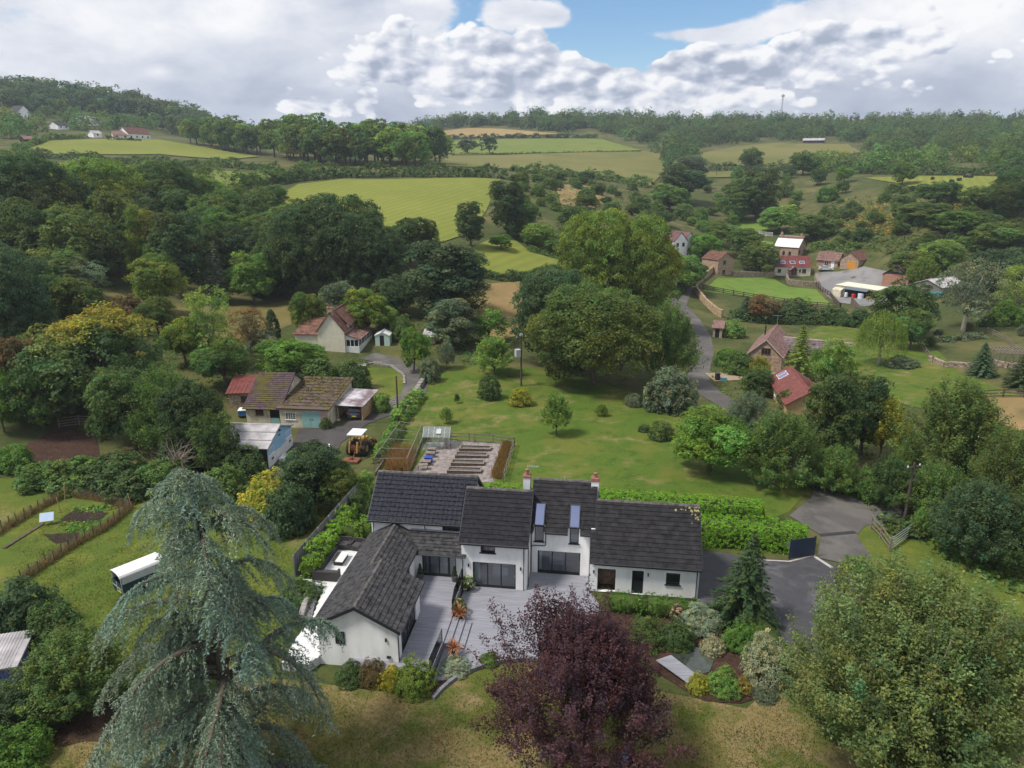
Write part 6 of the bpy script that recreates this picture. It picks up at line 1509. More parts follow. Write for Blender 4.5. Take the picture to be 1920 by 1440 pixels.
q = MB(); q.hexa([(-4.2, 1.2), (-.01, 1.2), (-.01, 7.0), (-4.2, 7.0)], -1, 2.6); q.build('side_wing', CREAM, t)
q = MB(); q.slab([(-4.5, .9, 2.5), (.5, .9, 2.5), (1.6, 4.1, 4.9), (-3.3, 4.1, 4.4)], .12); q.slab([(.5, 7.3, 2.5), (-4.5, 7.3, 2.5), (-3.3, 4.1, 4.4), (1.6, 4.1, 4.9)], .12); q.build('side_roof', RED_T, t)
chimney(t, -3.4, 5.2, 2.5, 5.5, STONE_G, .6, .6, 0)
t, F, L, r = building('garden_shed', 'small pale green garden shed with open door beside the cottage', (704, 648), (731, 649), 2.4, 1.8, 2.35, 'across', GREENP, GREYSH, .1, [('front', .75, 1.45, .02, 1.75, 'hole')], cat='shed', courses=0)
p = G(806, 640); t, F, L, r = building('stone_hut', 'tiny stone hut with a pale sheet roof among the bushes by the lawn', (795, 645), (816, 646), 2.0, 1.3, 1.9, mono=True, wall=STONE_W2, roof=ASBEST, cat='hut', courses=0)
p = G(683, 698); t = thing('garden_ornament', 'small white garden ornament beside the clipped yew by the lawn', 'ornament', p); q = MB(); q.lathe([(.3, 0), (.18, .3), (.12, .7), (.3, .95), (.34, 1.1)], 10); q.build('bowl', WHITE_P, t)
# --- stone barns on the right
t, F, L, r = building('stone_barn', 'stone barn with brown tiled roof and a gable window facing the house', (1400, 692), (1463, 699), 12.5, 2.7, 5.1, 'across', STONE_W, BROWN_T, .25, [('front', 1.95, 3.35, 2.75, 3.75, 'win', 3, 1), ('front', .9, 1.7, .9, 1.8, 'win', 2, 1), ('left', 3, 4, .8, 1.9, 'win', 1, 1), ('left', 7.5, 8.5, 0, 2, 'door')], cat='barn', frame=BROWNF)
q = MB()
for (a, b) in (((-.25, 2.48), (L / 2, 5.12)), ((L + .25, 2.48), (L / 2, 5.12))): q.bar((a[0], -.27, a[1]), (b[0], -.27, b[1]), .05, .16)
q.build('bargeboard', noisy('pale_barge', (.45, .35, .30), .1, 3), t)
q = MB(); q.hexa([(L + .02, 6.5), (L + 9.2, 6.5), (L + 9.2, 11.5), (L + .02, 11.5)], -1.2, 2.2); q.build('side_range', STONE_W, t)
q = MB(); q.slab([(L - .6, 6.2, 2.1), (L + 9.5, 6.2, 2.1), (L + 9.5, 9, 3.9), (L - 1.6, 9, 3.9)], .12); q.slab([(L + 9.5, 11.8, 2.1), (L - .6, 11.8, 2.1), (L - 1.6, 9, 3.9), (L + 9.5, 9, 3.9)], .12); r2 = q.build('side_roof', PURP_T, t)
lay_tiles('roof_courses', PURP_T, r2, (L - .3, 6.2, 2.1), (1, 0, 0), (0, 2.8, 1.8), 9.8, 3.33, .8, .42, .03, seed=6, jit=.015); ridge_caps(r2, (L - 1, 9, 3.93), (L + 9.5, 9, 3.93), noisy('pale_ridge', (.30, .23, .21), .2, 3), .16)
q = MB(); q.tube([(1.1, 9.5, 3.3), (1.1, 9.5, 5.4)], .12, 8); q.build('flue', TRIM_DARK, t)
q = MB(); q.tube([(L / 2, 12.3, 5.0), (L / 2, 12.3, 6.8)], .025, 4); q.bar((L / 2 - .8, 12.3, 6.7), (L / 2 + .8, 12.3, 6.75), .03); q.build('aerial', AL, t)
t, F, L, r = building('red_roof_garage', 'low outbuilding with bright red sheet roof and two white roof lights', (1441, 736), (1474, 778), 5.0, 2.0, 3.6, 'along', TIMB, RED_M, .4, cat='outbuilding', courses=0, ops=[('front', 3.8, 5.0, .6, 1.5, 'win', 2, 1)])
q = MB(); RR = noisy('red_sheet_pale', (.215, .085, .068), .18, 1.2, .6); sx = 3.4; k_ = int((L + .8) / .45); ez = 2.0 - (1.6 / 2.5) * .4
for i in range(k_): x = -.4 + i * .45; q.slab([(x, -.4, ez + .03), (x + .08, -.4, ez + .03), (x + .08, 2.42, 3.57), (x, 2.42, 3.57)], .03)
q.build('corrugation', RR, r, kind='stuff')
roof_lights(t, r, [(1.2, 1.95, 1.2, 2.6), (2.4, 3.15, 1.2, 2.6)], (-.4, -.4, ez), (1, 0, 0), (0, 2.9, 3.6 - ez), WFRAME)
building('lean_to', 'tiny stone lean-to with a roof light beside the lane wall', (1336, 632), (1353, 634), 3.0, 1.9, 2.6, mono=True, wall=STONE_W2, roof=BROWN_T, cat='outbuilding', courses=0, ops=[('front', .4, 1.2, 0, 1.7, 'hole')])
building('tower_barn', 'tall narrow stone building with red roof at the bend of the lane', (1345, 515), (1374, 516), 6.5, 4.6, 6.6, 'across', STONE_W, RED_T, .2, [('front', 2.0, 3.1, .4, 1.6, 'win', 2, 1), ('front', 2.0, 3.1, 3.2, 4.3, 'win', 2, 1)], cat='barn', frame=BROWNF)
t, F, L, r = building('red_roof_cottage', 'cream cottage with long red roof, three roof lights and a gabled porch', (1451, 516), (1519, 517), 6.5, 2.9, 5.6, 'along', CREAM, RED_M, .25, [('front', 1.0, 2.1, .9, 2.0, 'win', 2, 1), ('front', 8.6, 9.8, .8, 2.0, 'win', 2, 2), ('front', 7.6, 8.2, 1.0, 1.9, 'win', 1, 1)], cat='house', courses=.5, frame=BROWNF)
roof_lights(t, r, [(2.1, 3.7, 1.3, 2.4), (5.2, 6.8, 1.3, 2.4), (8.1, 9.7, 1.3, 2.4)], (-.25, -.25, 2.7), (1, 0, 0), (0, 3.5, 2.9), WFRAME)
q = MB(); q.box(4.5, 4.7, -1.4, 0, 0, 1.9); q.box(6.3, 6.5, -1.4, 0, 0, 1.9); q.slab([(4.2, -1.7, 1.8), (4.2, .5, 1.8), (5.5, .5, 3.0), (5.5, -1.7, 3.0)][::-1], .12); q.slab([(6.8, .5, 1.8), (6.8, -1.7, 1.8), (5.5, -1.7, 3.0), (5.5, .5, 3.0)][::-1], .12); q.box(4.9, 6.1, -.05, -.02, 0, 2.0); q.build('porch', BROWN_T, t)
t, F, L, r = building('stone_farmhouse', 'large stone house with a pale panelled front roof slope and red ridge', (1451, 483), (1494, 489), 8.0, 4.2, 7.2, 'along', STONE_W, GREYSH, .3, [('front', .8, 1.6, 1.4, 2.6, 'win', 1, 2), ('front', 2.6, 3.4, 1.4, 2.6, 'win', 1, 2), ('front', 4.6, 5.4, 1.4, 2.6, 'win', 1, 2), ('right', 1, 2.1, 2.0, 3.1, 'win', 2, 1), ('right', 5.6, 6.7, 2.0, 3.1, 'win', 2, 1)], cat='house', courses=0, back_roof=RED_T, frame=BROWNF)
q = MB(); q.slab([(-.32, 3.0, 6.50), (L + .32, 3.0, 6.50), (L + .32, 4.05, 7.29), (-.32, 4.05, 7.29)], .05); q.build('ridge_strip', RED_T, r)
chimney(t, .5, 4, 6.5, 8.2, STONE_W, .7, .6, 1); chimney(t, L - .6, 4, 6.5, 8.0, STONE_W, .7, .6, 1)
building('brown_roof_lodge', 'small stone lodge with a brown roof between cottage and orange door', (1531, 500), (1570, 501), 5.5, 2.3, 4.4, 'along', STONE_W, BROWN_T, .4, [('front', 2.2, 3.4, .2, 1.8, 'win', 2, 1), ('front', 4.2, 5.2, 0, 1.9, 'door')], cat='outbuilding', frame=WFRAME)
building('orange_door_garage', 'stone garage with a red roof and an orange timber door', (1574, 504), (1608, 505), 7.5, 3.0, 5.2, 'across', STONE_W, RED_T, .2, [('front', 2.2, 4.9, .05, 2.3, 'door', ORANGE_W)], cat='garage')
building('dark_gable_barn', 'red roofed barn with a black boarded gable end', (1652, 537), (1702, 533), 9.0, 3.0, 5.6, 'across', noisy('pink_brick', (.36, .19, .13), .2, 3, .9), RED_T, .25, cat='barn', gable_mat=DARKW)
t, F, L, r = building('yard_shed', 'open fronted yard shed with a flat cream roof and junk inside', (1566, 556), (1643, 560), 5.5, 2.7, 2.9, mono=True, wall=OLDCREAM, roof=noisy('cream_sheet', (.62, .60, .47), .1, .8, .8), cat='shed', courses=0, over=.25, ops=[('front', 2.4, 11.5, 0, 2.3, 'hole')])
q = MB(); q.slab([(2.9, -1.6, 2.2), (9.5, -1.6, 2.2), (9.5, 0, 2.85), (2.9, 0, 2.85)], .08); q.build('canopy', flat('slate_blue', (.10, .13, .15), .6), t)
q = MB(); q.hexa([(-.4, -1.3), (2.2, -1.3), (2.2, -.02), (-.4, -.02)], -.5, [1.6, 1.6, 2.1, 2.1]); q.build('side_annexe', OLDCREAM, t)
base = Vector(t.location); rzt = t.rotation_euler.z
for x, c, lab, r_, h_ in ((3.6, (.60, .66, .70), 'pale plastic drum in the open yard shed, left of the red drum', .45, 1.2), (5.7, (.50, .03, .02), 'red drum standing in the open yard shed', .55, 1.1), (7.7, (.55, .60, .68), 'pale plastic tank in the open yard shed, right of the red drum', .75, 1.5), (9.9, (.45, .20, .05), 'orange brown crate in the open yard shed', .5, .9)):
    p = base + Vector((x * math.cos(rzt) + .9 * math.sin(rzt), x * math.sin(rzt) - .9 * math.cos(rzt), 0)); d = thing('drum' if 'crate' not in lab else 'crate', lab, 'drum' if 'crate' not in lab else 'crate', p); q = MB()
    if 'crate' in lab: q.box(-r_, r_, -r_, r_, 0, h_)
    else: q.lathe([(r_ * .95, 0), (r_, .1), (r_, h_ * .5), (r_ * .96, h_ * .52), (r_, h_ * .54), (r_, h_ - .1), (r_ * .8, h_)], 12)
    q.build('body', flat('drum_%d' % int(x * 10), c, .5), d)
t, F, L, r = building('grey_barn', 'weathered boarded barn with a pale grey sheet roof behind the dark round tree', (1708, 551), (1764, 553), 10.0, 2.4, 3.9, 'across', noisy('grey_boards', (.17, .155, .15), .3, 2, .9, stretch=(5, 5, .6)), ASBEST, .3, cat='barn', courses=0)
p = G(1745, 562); t = thing('skip', 'teal metal skip in front of the grey boarded barn', 'skip', p, R(12)); q = MB(); q.mesh([(-2, -.9, 0), (2, -.9, 0), (2, .9, 0), (-2, .9, 0), (-2.9, -1, 1.5), (2.6, -1, 1.9), (2.6, 1, 1.9), (-2.9, 1, 1.5)], [(3, 2, 1, 0), (0, 1, 5, 4), (1, 2, 6, 5), (2, 3, 7, 6), (3, 0, 4, 7), (4, 5, 6, 7)]); q.build('body', flat('skip_teal', (.02, .16, .17), .5), t)
p = G(1608, 590); board_fence('short run of pale boards beside the yard gate', G(1595, 572), G(1618, 592), p[2] - .5, p[2] + 1.5, OLDWOOD)
t, F, L, r = building('white_cottage', 'white two gabled cottage with purple red roofs far up the lane', (1263, 477), (1287, 479), 9.0, 4.4, 6.9, 'across', WHITE, noisy('plum_tile', (.15, .075, .075), .3, 1.5, .85), .2, [('front', .9, 1.8, 2.6, 3.7, 'win', 2, 1), ('front', 3.2, 4.1, 2.6, 3.7, 'win', 2, 1), ('front', .9, 1.8, .4, 1.5, 'win', 2, 1)], cat='house', frame=BROWNF)
q = MB(); q.hexa([(L + .02, 1.5), (L + 4.6, 1.5), (L + 4.6, 8), (L + .02, 8)], -1, 4.3); q.build('second_gable', WHITE, t); q = MB(); q.mesh([(L, 1.5, 4.3), (L + 4.6, 1.5, 4.3), (L + 2.3, 1.5, 6.5), (L, 1.52, 4.3), (L + 4.6, 1.52, 4.3), (L + 2.3, 1.52, 6.5)], [(0, 1, 2), (5, 4, 3), (0, 3, 4, 1), (1, 4, 5, 2), (2, 5, 3, 0)]); q.build('gable_top', WHITE, t)
q = MB(); q.slab([(L + 4.9, 1.2, 4.1), (L + 4.9, 8.3, 4.1), (L + 2.3, 8.3, 6.6), (L + 2.3, 1.2, 6.6)], .12); q.slab([(L - .2, 8.3, 4.1), (L - .2, 1.2, 4.1), (L + 2.3, 1.2, 6.6), (L + 2.3, 8.3, 6.6)], .12); q.build('second_roof', bpy.data.materials['plum_tile'], t)
# --- walls of stone: courses of separate blocks
def stone_wall(label, pts, h=1.2, w=.45, mat=None, px=True, bl=.55, ch=.30, seed=1):
    rg = random.Random(seed); t = thing('stone_wall', label, 'wall', (0, 0, 0)); q = MB(); W = [Vector(G(*p)) if px else Vector(p) for p in pts]
    for a, b in zip(W, W[1:]):
        L = (b - a).length; n = max(1, int(L / bl)); d = Vector((b.x - a.x, b.y - a.y)).normalized(); s = Vector((-d.y, d.x))
        for c in range(int(h / ch)):
            for i in range(n):
                f0, f1 = (i + .03 + (c % 2) * .5) / n, (i + .97 + (c % 2) * .5) / n; f1 = min(f1, 1); p, e = a.lerp(b, min(f0, 1)), a.lerp(b, f1)
                if f1 - f0 < .2 / n: continue
                o = rg.uniform(-.04, .04); hw_ = w / 2 + rg.uniform(-.04, .03); zz = gz(p.x, p.y) + c * ch - (.2 if c == 0 else 0)
                q.hexa([tuple(p.xy + s * (o - hw_)), tuple(e.xy + s * (o - hw_)), tuple(e.xy + s * (o + hw_)), tuple(p.xy + s * (o + hw_))], zz, gz(p.x, p.y) + (c + 1) * ch - .02 + rg.uniform(-.05, .05))
    q.build('stones', mat or STONE_W2, t, kind='stuff'); return t
stone_wall('long curving stone wall along the far side of the lane', [(1340, 507), (1308, 533), (1305, 550), (1322, 572), (1341, 589), (1354, 596)], 1.8, .5, noisy('lane_stone', (.34, .235, .145), .3, 1.5, .95, c2=(.42, .31, .20)))
stone_wall('stone wall along the back of the bright green paddock', [(1374, 517), (1415, 519), (1452, 518)], 1.5)
stone_wall('stone terrace wall below the red roofed cottage', [(1474, 522), (1478, 533), (1505, 536), (1534, 536), (1528, 522)], 1.6)
stone_wall('low ruined stone wall at the edge of the vegetable garden', [(1742, 676), (1770, 688), (1822, 690)], 1.1, seed=4); stone_wall('low stone wall beyond the small dark conifer on the right', [(1860, 683), (1890, 690), (1935, 692)], .9, seed=5)
stone_wall('mossy dry stone wall beside the farm track', [(752, 772), (775, 747), (792, 722), (800, 700)], .9, .6, mat=STONE_G, seed=6); stone_wall('low stone kerb round the small lawn by the cottage', [(672, 688), (700, 681), (735, 688), (757, 705), (758, 722)], .32, .35, mat=STONE_G, seed=7)
rail_fence('post and rail fence across the front of the bright paddock', [(1318, 543), (1394, 557), (1450, 566), (1575, 579)], 1.35, 3, 2.8, DARKWOOD, post=.22, railh=.2); rail_fence('post and rail fence beside the barn yard entrance', [(1530, 538), (1556, 556), (1575, 579)], 1.35, 3, 2.6, DARKWOOD, post=.22, railh=.2)
rail_fence('post and rail fence along the right edge of the grass', [(1836, 748), (1880, 746), (1960, 748)], 1.25, 3, 2.6, DARKWOOD, post=.16, railh=.14); rail_fence('old leaning rail fence down the edge of the vegetable garden', [(1709, 632), (1728, 655), (1748, 680)], 1.1, 2, 2.0); rail_fence('rail fence on the grass beyond the pergola', [(1850, 624), (1885, 640), (1900, 655)], 1.1, 3, 2.4)
rail_fence('pale rail fence half hidden in the dark enclosure', [(112, 803), (150, 798), (185, 800)], 1.3, 4, 2.5); rail_fence('short wooden rail beside the lane gate', [(1633, 992), (1650, 1010), (1667, 1035)], 1.15, 3, 2.4, each=True); rail_fence('open metal field gate at the lane corner', [(1670, 1032), (1712, 1002)], 1.15, 5, 3.2, ALU, cat='gate', post=.07, railh=.05, name='field_gate')
rail_fence('white metal gate across the farm track', [(722, 765), (748, 757)], 1.1, 4, 1.6, GRYP, cat='gate', post=.06, railh=.05, name='field_gate'); rail_fence('white paddock gate behind the stone house', [(1412, 440), (1448, 444)], 1.6, 4, 2.4, WHITE_P, cat='gate', name='field_gate')
# pergola
p0 = G(1868, 690); t = thing('pergola', 'weathered timber pergola frame beside the vegetable garden', 'pergola', p0, R(-14))
for i in range(4):
    for j in range(3): q = MB(); q.box(i * 1.9 - .07, i * 1.9 + .07, j * 2.2 - .07, j * 2.2 + .07, -.2, 2.3); q.build('post', OLDWOOD, t)
for j in range(3): q = MB(); q.box(-.3, 6.0, j * 2.2 - .05, j * 2.2 + .05, 2.301, 2.45); q.build('beam', OLDWOOD, t)
for i in range(12): q = MB(); q.box(i * .52 - .04, i * .52 + .04, -.4, 4.8, 2.451, 2.56); q.build('rafter', OLDWOOD, t)
p = G(1872, 838); t = thing('white_sheet', 'white sheet lying on the sandy ground at the right edge', 'sheet', p, R(-12)); q = MB(); q.slab([(-2, -.9, .25), (2.2, -1.1, .2), (2.1, 1.2, .7), (-1.8, 1.2, .75)], .05); q.build('sheet', WHITE_P, t)
p = G(1345, 713); t = thing('dark_bin', 'dark wheeled bin beside the sandy drive', 'bin', p); q = MB(); q.hexa([(-.28, -.3), (.28, -.3), (.32, .36), (-.32, .36)], 0, 1.05); q.box(-.34, .34, -.34, .40, 1.05, 1.12); q.build('body', POTB, t)
p = G(1356, 714); t = thing('recycling_box', 'pale blue box beside the dark bin on the sandy drive', 'box', p); q = MB(); q.hexa([(-.45, -.3), (.45, -.3), (.45, .3), (-.45, .3)], 0, .55); q.build('body', flat('box_blue', (.12, .30, .42), .5), t)
# --- poles
POLEW = noisy('pole_timber', (.075, .058, .048), .3, 4, .9)
def pole(label, px, ybase, ytop, arm=True, transf=False, r_=.13):
    p = G(px, ybase); d = ray(px, ytop); k = p[1] / d[1]; h = CAM_H + d[2] * k - p[2]; t = thing('utility_pole', label, 'utility pole', p, R(20)); q = MB(); q.tube([(0, 0, -.3), (0, 0, h)], [r_, r_ * .7], 8); q.build('pole', POLEW, t)
    if arm:
        q = MB(); q.box(-.75, .75, -.06, .06, h - .45, h - .33); a = q.build('cross_arm', POLEW, t)
        for x in (-.65, 0, .65): q = MB(); q.lathe([(.04, h - .33), (.06, h - .25), (.03, h - .15)], 6, (x, 0, 0)); q.build('insulator', WHITE_P, a)
    if transf: q = MB(); q.box(-.85, -.18, -.35, .35, h - 3.0, h - 2.0); q.build('transformer', GRYP, t); q = MB(); q.box(-.2, .2, -.15, .15, h - .1, h + .15); q.build('cap', GRYP, t)
    return t, Vector((p[0], p[1], p[2] + h))
_, w1 = pole('tall pole with a grey transformer box standing on the back lawn', 977, 724, 628, True, True, .15); _, w2 = pole('bare pole beside the farm track gate', 747, 791, 705, False)
_, w3 = pole('pole with a cross arm at the right-hand lane verge', 1695, 978, 868, True); pole('short bare post in the trees behind the lane pole', 1664, 948, 905, False, r_=.09); _, w4 = pole('slim pale pole standing in the bushes beside the farm track', 799, 700, 668, False, r_=.06)
pole('small far pole by the hedge below the tan pasture', 1685, 322, 300, True); pole('tiny far pole beside the strip of pasture', 1343, 330, 311, True); pole('tiny far pole left of the two field oaks', 828, 290, 272, True)
p = G(1463, 231); t = thing('radio_mast', 'thin lattice mast on the far wooded ridge', 'mast', p); q = MB(); hm = 30
for k in range(3): a = k * 2.094; q.bar((math.cos(a) * 1.2, math.sin(a) * 1.2, 0), (math.cos(a) * .5, math.sin(a) * .5, hm), .25)
for k in range(10): z = k * hm / 10; s_ = 1.2 - .7 * k / 10; q.bar((s_, 0, z), (-s_ * .5, s_ * .87, z + 2.5), .15); q.bar((-s_ * .5, s_ * .87, z), (-s_ * .5, -s_ * .87, z + 2.5), .15)
q.box(-1.4, 1.4, -1.4, 1.4, hm - 3, hm - 1); q.build('lattice', GRYP, t, kind='stuff')
# --- bales
for px, py, lab in ((1748, 337, 'black wrapped bale, leftmost in the bale field'), (1784, 342, 'black wrapped bale near the left middle of the bale field'), (1798, 339, 'black wrapped bale right of the left middle one'), (1810, 333, 'black wrapped bale at the top hedge, left of its neighbour'), (1820, 333.5, 'black wrapped bale at the top hedge, right of its neighbour'),
        (1790, 359, 'black wrapped bale closest to the camera, lowest in the field'), (1875, 334, 'black wrapped bale at the far top right corner of the field'), (1882, 336, 'black wrapped bale in the middle of the right-hand three'), (1888, 340, 'black wrapped bale at the right edge of the field')):
    p = G(px, py + .8); t = thing('straw_bale', lab, 'bale', p, _rt.uniform(0, 3), 'black wrapped bales in the far field'); q = MB(); q.tube([(-.7, 0, .72), (-.66, 0, .72), (.66, 0, .72), (.7, 0, .72)], [.6, .75, .75, .6], 12); q.build('wrap', flat('bale_wrap', (.022, .022, .026), .35, .5) if 'bale_wrap' not in bpy.data.materials else bpy.data.materials['bale_wrap'], t)
# --- houses far up the left hill
for A, B, d, h, hr, ax, wm, rm, lab in (((242, 262), (283, 262), 8, 3.4, 7.2, 'along', WHITE, RED_T, 'white house with a red roof at the top of the left field'), ((213, 261), (243, 262), 7, 2.6, 5, 'along', CREAM, BROWN_T, 'low pale bungalow joined to the red roofed white house'), ((36, 224), (60, 224), 9, 5, 9, 'across', WHITE, SLATE, 'white gabled house on the wooded hill at the left edge'),
        ((158, 236), (190, 236), 10, 4, 7, 'along', WHITE, ASBEST, 'pale house with a grey roof among the trees on the left hill'), ((110, 243), (130, 243), 8, 2.6, 5, 'along', WHITE, SLATE, 'small white bungalow behind the bushes on the left hill'), ((176, 258), (192, 258), 6, 2.4, 4, 'along', WHITE, ASBEST, 'small white outbuilding below the grey roofed house'), ((48, 270), (76, 270), 6, 2.4, 4, 'along', DARKW, BROWN_T, 'dark field barn at the left edge of the top field'), ((2, 222), (22, 222), 9, 4, 7, 'along', STONE_W, BROWN_T, 'brown roofed house at the far left edge of the hill'), ((1505, 268), (1545, 268), 8, 2.2, 4, 'along', DARKW, ASBEST, 'low grey roofed barn at the top of the tan pasture'), ((150, 226), (172, 226), 8, 4, 7, 'along', STONE_W, SLATE, 'slate roofed house above the grey roofed house')):
    t, F, L, r = building('hillside_house', lab, A, B, d, h, hr, ax, wm, rm, .3, cat='house', courses=0, base=4)
    if wm in (WHITE, CREAM, STONE_W):
        n_ = max(1, int(L / 3.5))
        for k in range(n_): glazing(F['front'], t, L * (k + .5) / n_ - .6, L * (k + .5) / n_ + .6, 1.0, 2.2, 1, 1, frame=WFRAME, glass=GLASS_DARK, proud=True, sill=False, each=False)
# --- vegetable plot and blue shed at the left
BLUEW = noisy('blue_shed_boards', (.085, .10, .23), .3, 2, .8)
t, F, L, r = building('blue_shed', 'blue boarded shed with a grey sheet roof at the left edge', (-45, 1300), (36, 1284), 2.6, 1.35, 1.7, mono=True, wall=BLUEW, roof=ASBEST, over=.2, cat='shed', courses=0)
n_ = int(L / .2)
for i in range(n_): q = MB(); F['front'].block(q, i * .2 + .012, i * .2 + .188, .02, 1.25, .001, .025); q.build('board', BLUEW, t)
for i in range(int(2.5 / .2)): q = MB(); F['right'].block(q, i * .2 + .012, i * .2 + .188, .02, 1.3, .001, .025); q.build('board', BLUEW, t)
q = MB()
for i in range(int(L / .18)): q.slab([(i * .18, -.2, 1.46), (i * .18 + .07, -.2, 1.46), (i * .18 + .07, 2.8, 1.87), (i * .18, 2.8, 1.87)], .02)
q.build('corrugation', ASBEST, r, kind='stuff')
def plot_fence(label, pts, seed):
    rg = random.Random(seed); t = thing('garden_fence', label, 'fence', (0, 0, 0)); W = [Vector(G(*p)) for p in pts]; nt_ = MB()
    for a, b in zip(W, W[1:]):
        n = max(1, int((b - a).length / .8)); last = None
        for i in range(n + 1):
            p = a.lerp(b, i / n); z = gz(p.x, p.y); q = MB(); q.bar((p.x, p.y, z - .2), (p.x + rg.uniform(-.08, .08), p.y, z + rg.uniform(.9, 1.25)), .06); q.build('stake', DARKWOOD, t)
        for k in range(6): nt_.bar((a.x, a.y, a.z + .12 + k * .15), (b.x, b.y, b.z + .12 + k * .15), .012)
        m = int((b - a).length / .14)
        for i in range(m): p = a.lerp(b, i / m); nt_.bar((p.x, p.y, p.z), (p.x, p.y, p.z + .9), .010)
    nt_.build('wire_netting', noisy('wire', (.16, .14, .12), .2, 3), t, kind='stuff')
    for a, b in zip(W, W[1:]):
        s = Vector((-(b - a).y, (b - a).x, 0)).normalized() * .25
        tall_weeds('fence_weeds', [tuple((a - s).xy), tuple((b - s).xy), tuple((b + s).xy), tuple((a + s).xy)], int((b - a).length * 130), .85, (.21, .145, .075), seed, .04)
    return t
plot_fence('stake and netting fence along the near side of the vegetable plot', [(42, 1092), (130, 1032), (205, 990), (245, 955)], 3); plot_fence('stake and netting fence along the far side of the vegetable plot', [(-10, 1008), (60, 965), (125, 930), (190, 940), (245, 955)], 5)
p = G(90, 985); t = thing('light_board', 'pale blue sheet propped on stakes in the vegetable plot', 'board', p, R(20)); q = MB(); q.slab([(-.55, -.2, .5), (.55, -.2, .5), (.55, .35, 1.1), (-.55, .35, 1.1)], .06); q.build('sheet', noisy('pale_blue_sheet', (.42, .52, .66), .05, 2), t); q = MB(); q.bar((-.3, .2, 0), (-.3, .2, .9), .05); q.bar((.3, .2, 0), (.3, .2, .9), .05); q.build('stakes', OLDWOOD, t)
for (px, py, hh, lab) in ((122, 942, 1.9, 'pale leaning pole at the far corner of the vegetable plot'), (114, 962, 1.6, 'thin bamboo cane standing in the vegetable plot'), (247, 955, 1.6, 'pale stick at the right corner of the vegetable plot')):
    p = G(px, py); t = thing('garden_stake', lab, 'stake', p); q = MB(); q.tube([(0, 0, 0), (.25 if hh > 1.7 else -.12, 0, hh)], .04, 5); q.build('stake', TIMB, t)
q = MB(); p0, p1 = G(8, 1030), G(80, 985); t = thing('garden_plank', 'long dark plank lying beside the vegetable plot', 'plank', (0, 0, 0)); q.bar((p0[0], p0[1], p0[2] + .12), (p1[0], p1[1], p1[2] + .12), .25, .08); q.build('plank', DARKWOOD, t)
# ---------------------------------------------------------------- the three large trees in front
def cedar(seed, H, bare=1.3):
    rng = np.random.default_rng(seed); parts = []; mb = MB(); nb = 84
    lean = lambda z: np.array([-.35 * (z / H) ** 2 - .55 * max(0, z / H - .93) * 6, .1 * z / H, 0.])
    zs = np.linspace(-.4, H, 14); mb.tube([tuple(lean(z) + np.array([0, 0, z])) for z in zs], [.36 * (1 - max(z, 0) / H) ** .8 + .02 for z in zs], 9, 1)
    for i in range(nb):
        f = (i + .5) / nb; z = bare + (H - bare) * f ** .92 * .985; a = i * 2.39996 + rng.normal() * .35
        if rng.random() < .16: continue
        L = (7.0 * (1 - f) ** .66 + .9) * (.40 + .85 * rng.random() ** 1.2); m = max(6, int(L / .15)); s = np.linspace(0, 1, m)
        rise = .34 + .34 * rng.random(); side0 = rng.normal() * .22
        rad = L * s * (1 - .12 * s); up = L * (rise * s - (rise + .16 + .22 * rng.random()) * s ** 2.2)
        az = a + side0 * s; ax = np.stack([np.cos(az), np.sin(az), 0 * az], 1); P = ax * rad[:, None] + np.array([0, 0, 1]) * (z + up)[:, None] + lean(z)
        idx = np.linspace(0, m - 1, 6).astype(int); mb.tube([tuple(P[k]) for k in idx], [max(.012, .026 * L * (1 - k / m) ** .8) for k in idx], 4, 1)
        bt = tints(rng, 1, .12, .05)
        T = unit(np.gradient(P, axis=0)); S = np.stack([-ax[:, 1], ax[:, 0], 0 * az], 1)
        for k in range(int(m * .10), m):
            for sg in (-1, 1):
                if rng.random() < .12: continue
                l = (.40 + 1.15 * (1 - s[k]) ** .6 * min(1, L / 5)) * (.55 + .7 * rng.random()); q = max(4, int(l / .06)); w = np.linspace(.05, 1, q)
                d0 = unit((T[k] * .75 + S[k] * sg * .75 + rng.normal(size=3) * .18)[None])[0]
                droop = (.55 + 1.0 * rng.random()) * l
                Q = P[k] + d0[None] * (l * w)[:, None] - np.array([0, 0, 1]) * (droop * w ** 1.8)[:, None]
                D = unit(np.gradient(Q, axis=0) + rng.normal(size=Q.shape) * .012)
                for r in range(3):
                    al = unit(D * .8 + rng.normal(size=Q.shape) * .42); n_ = unit(rng.normal(size=Q.shape) + np.array([0, 0, .9]))
                    parts.append(leaf_arrays(Q + rng.normal(size=Q.shape) * .042, n_, (.15 + .07 * rng.random(q)), rng, .27, al, tints(rng, q, .14, .04) * bt))
        al = unit(T + rng.normal(size=T.shape) * .5); parts.append(leaf_arrays(P + np.array([0, 0, .03]), unit(np.tile([0, 0, 1.], (m, 1)) + rng.normal(size=T.shape) * .5), np.full(m, .15), rng, .3, al, tints(rng, m, .15, .04)))
    return leaf_mesh('needles', parts, [NEEDLE, BARK]), mb
p = onz(452, 1482); m_, w_ = cedar(5, 16.6)
t = thing('cedar_tree', 'large blue green cedar with drooping sprays in front of the left wing', 'tree', p); o = link('needles', m_, t); o.color = (.195, .258, .192, 1); link('trunk', wood_mesh(w_, 'trunk', BARK), t)
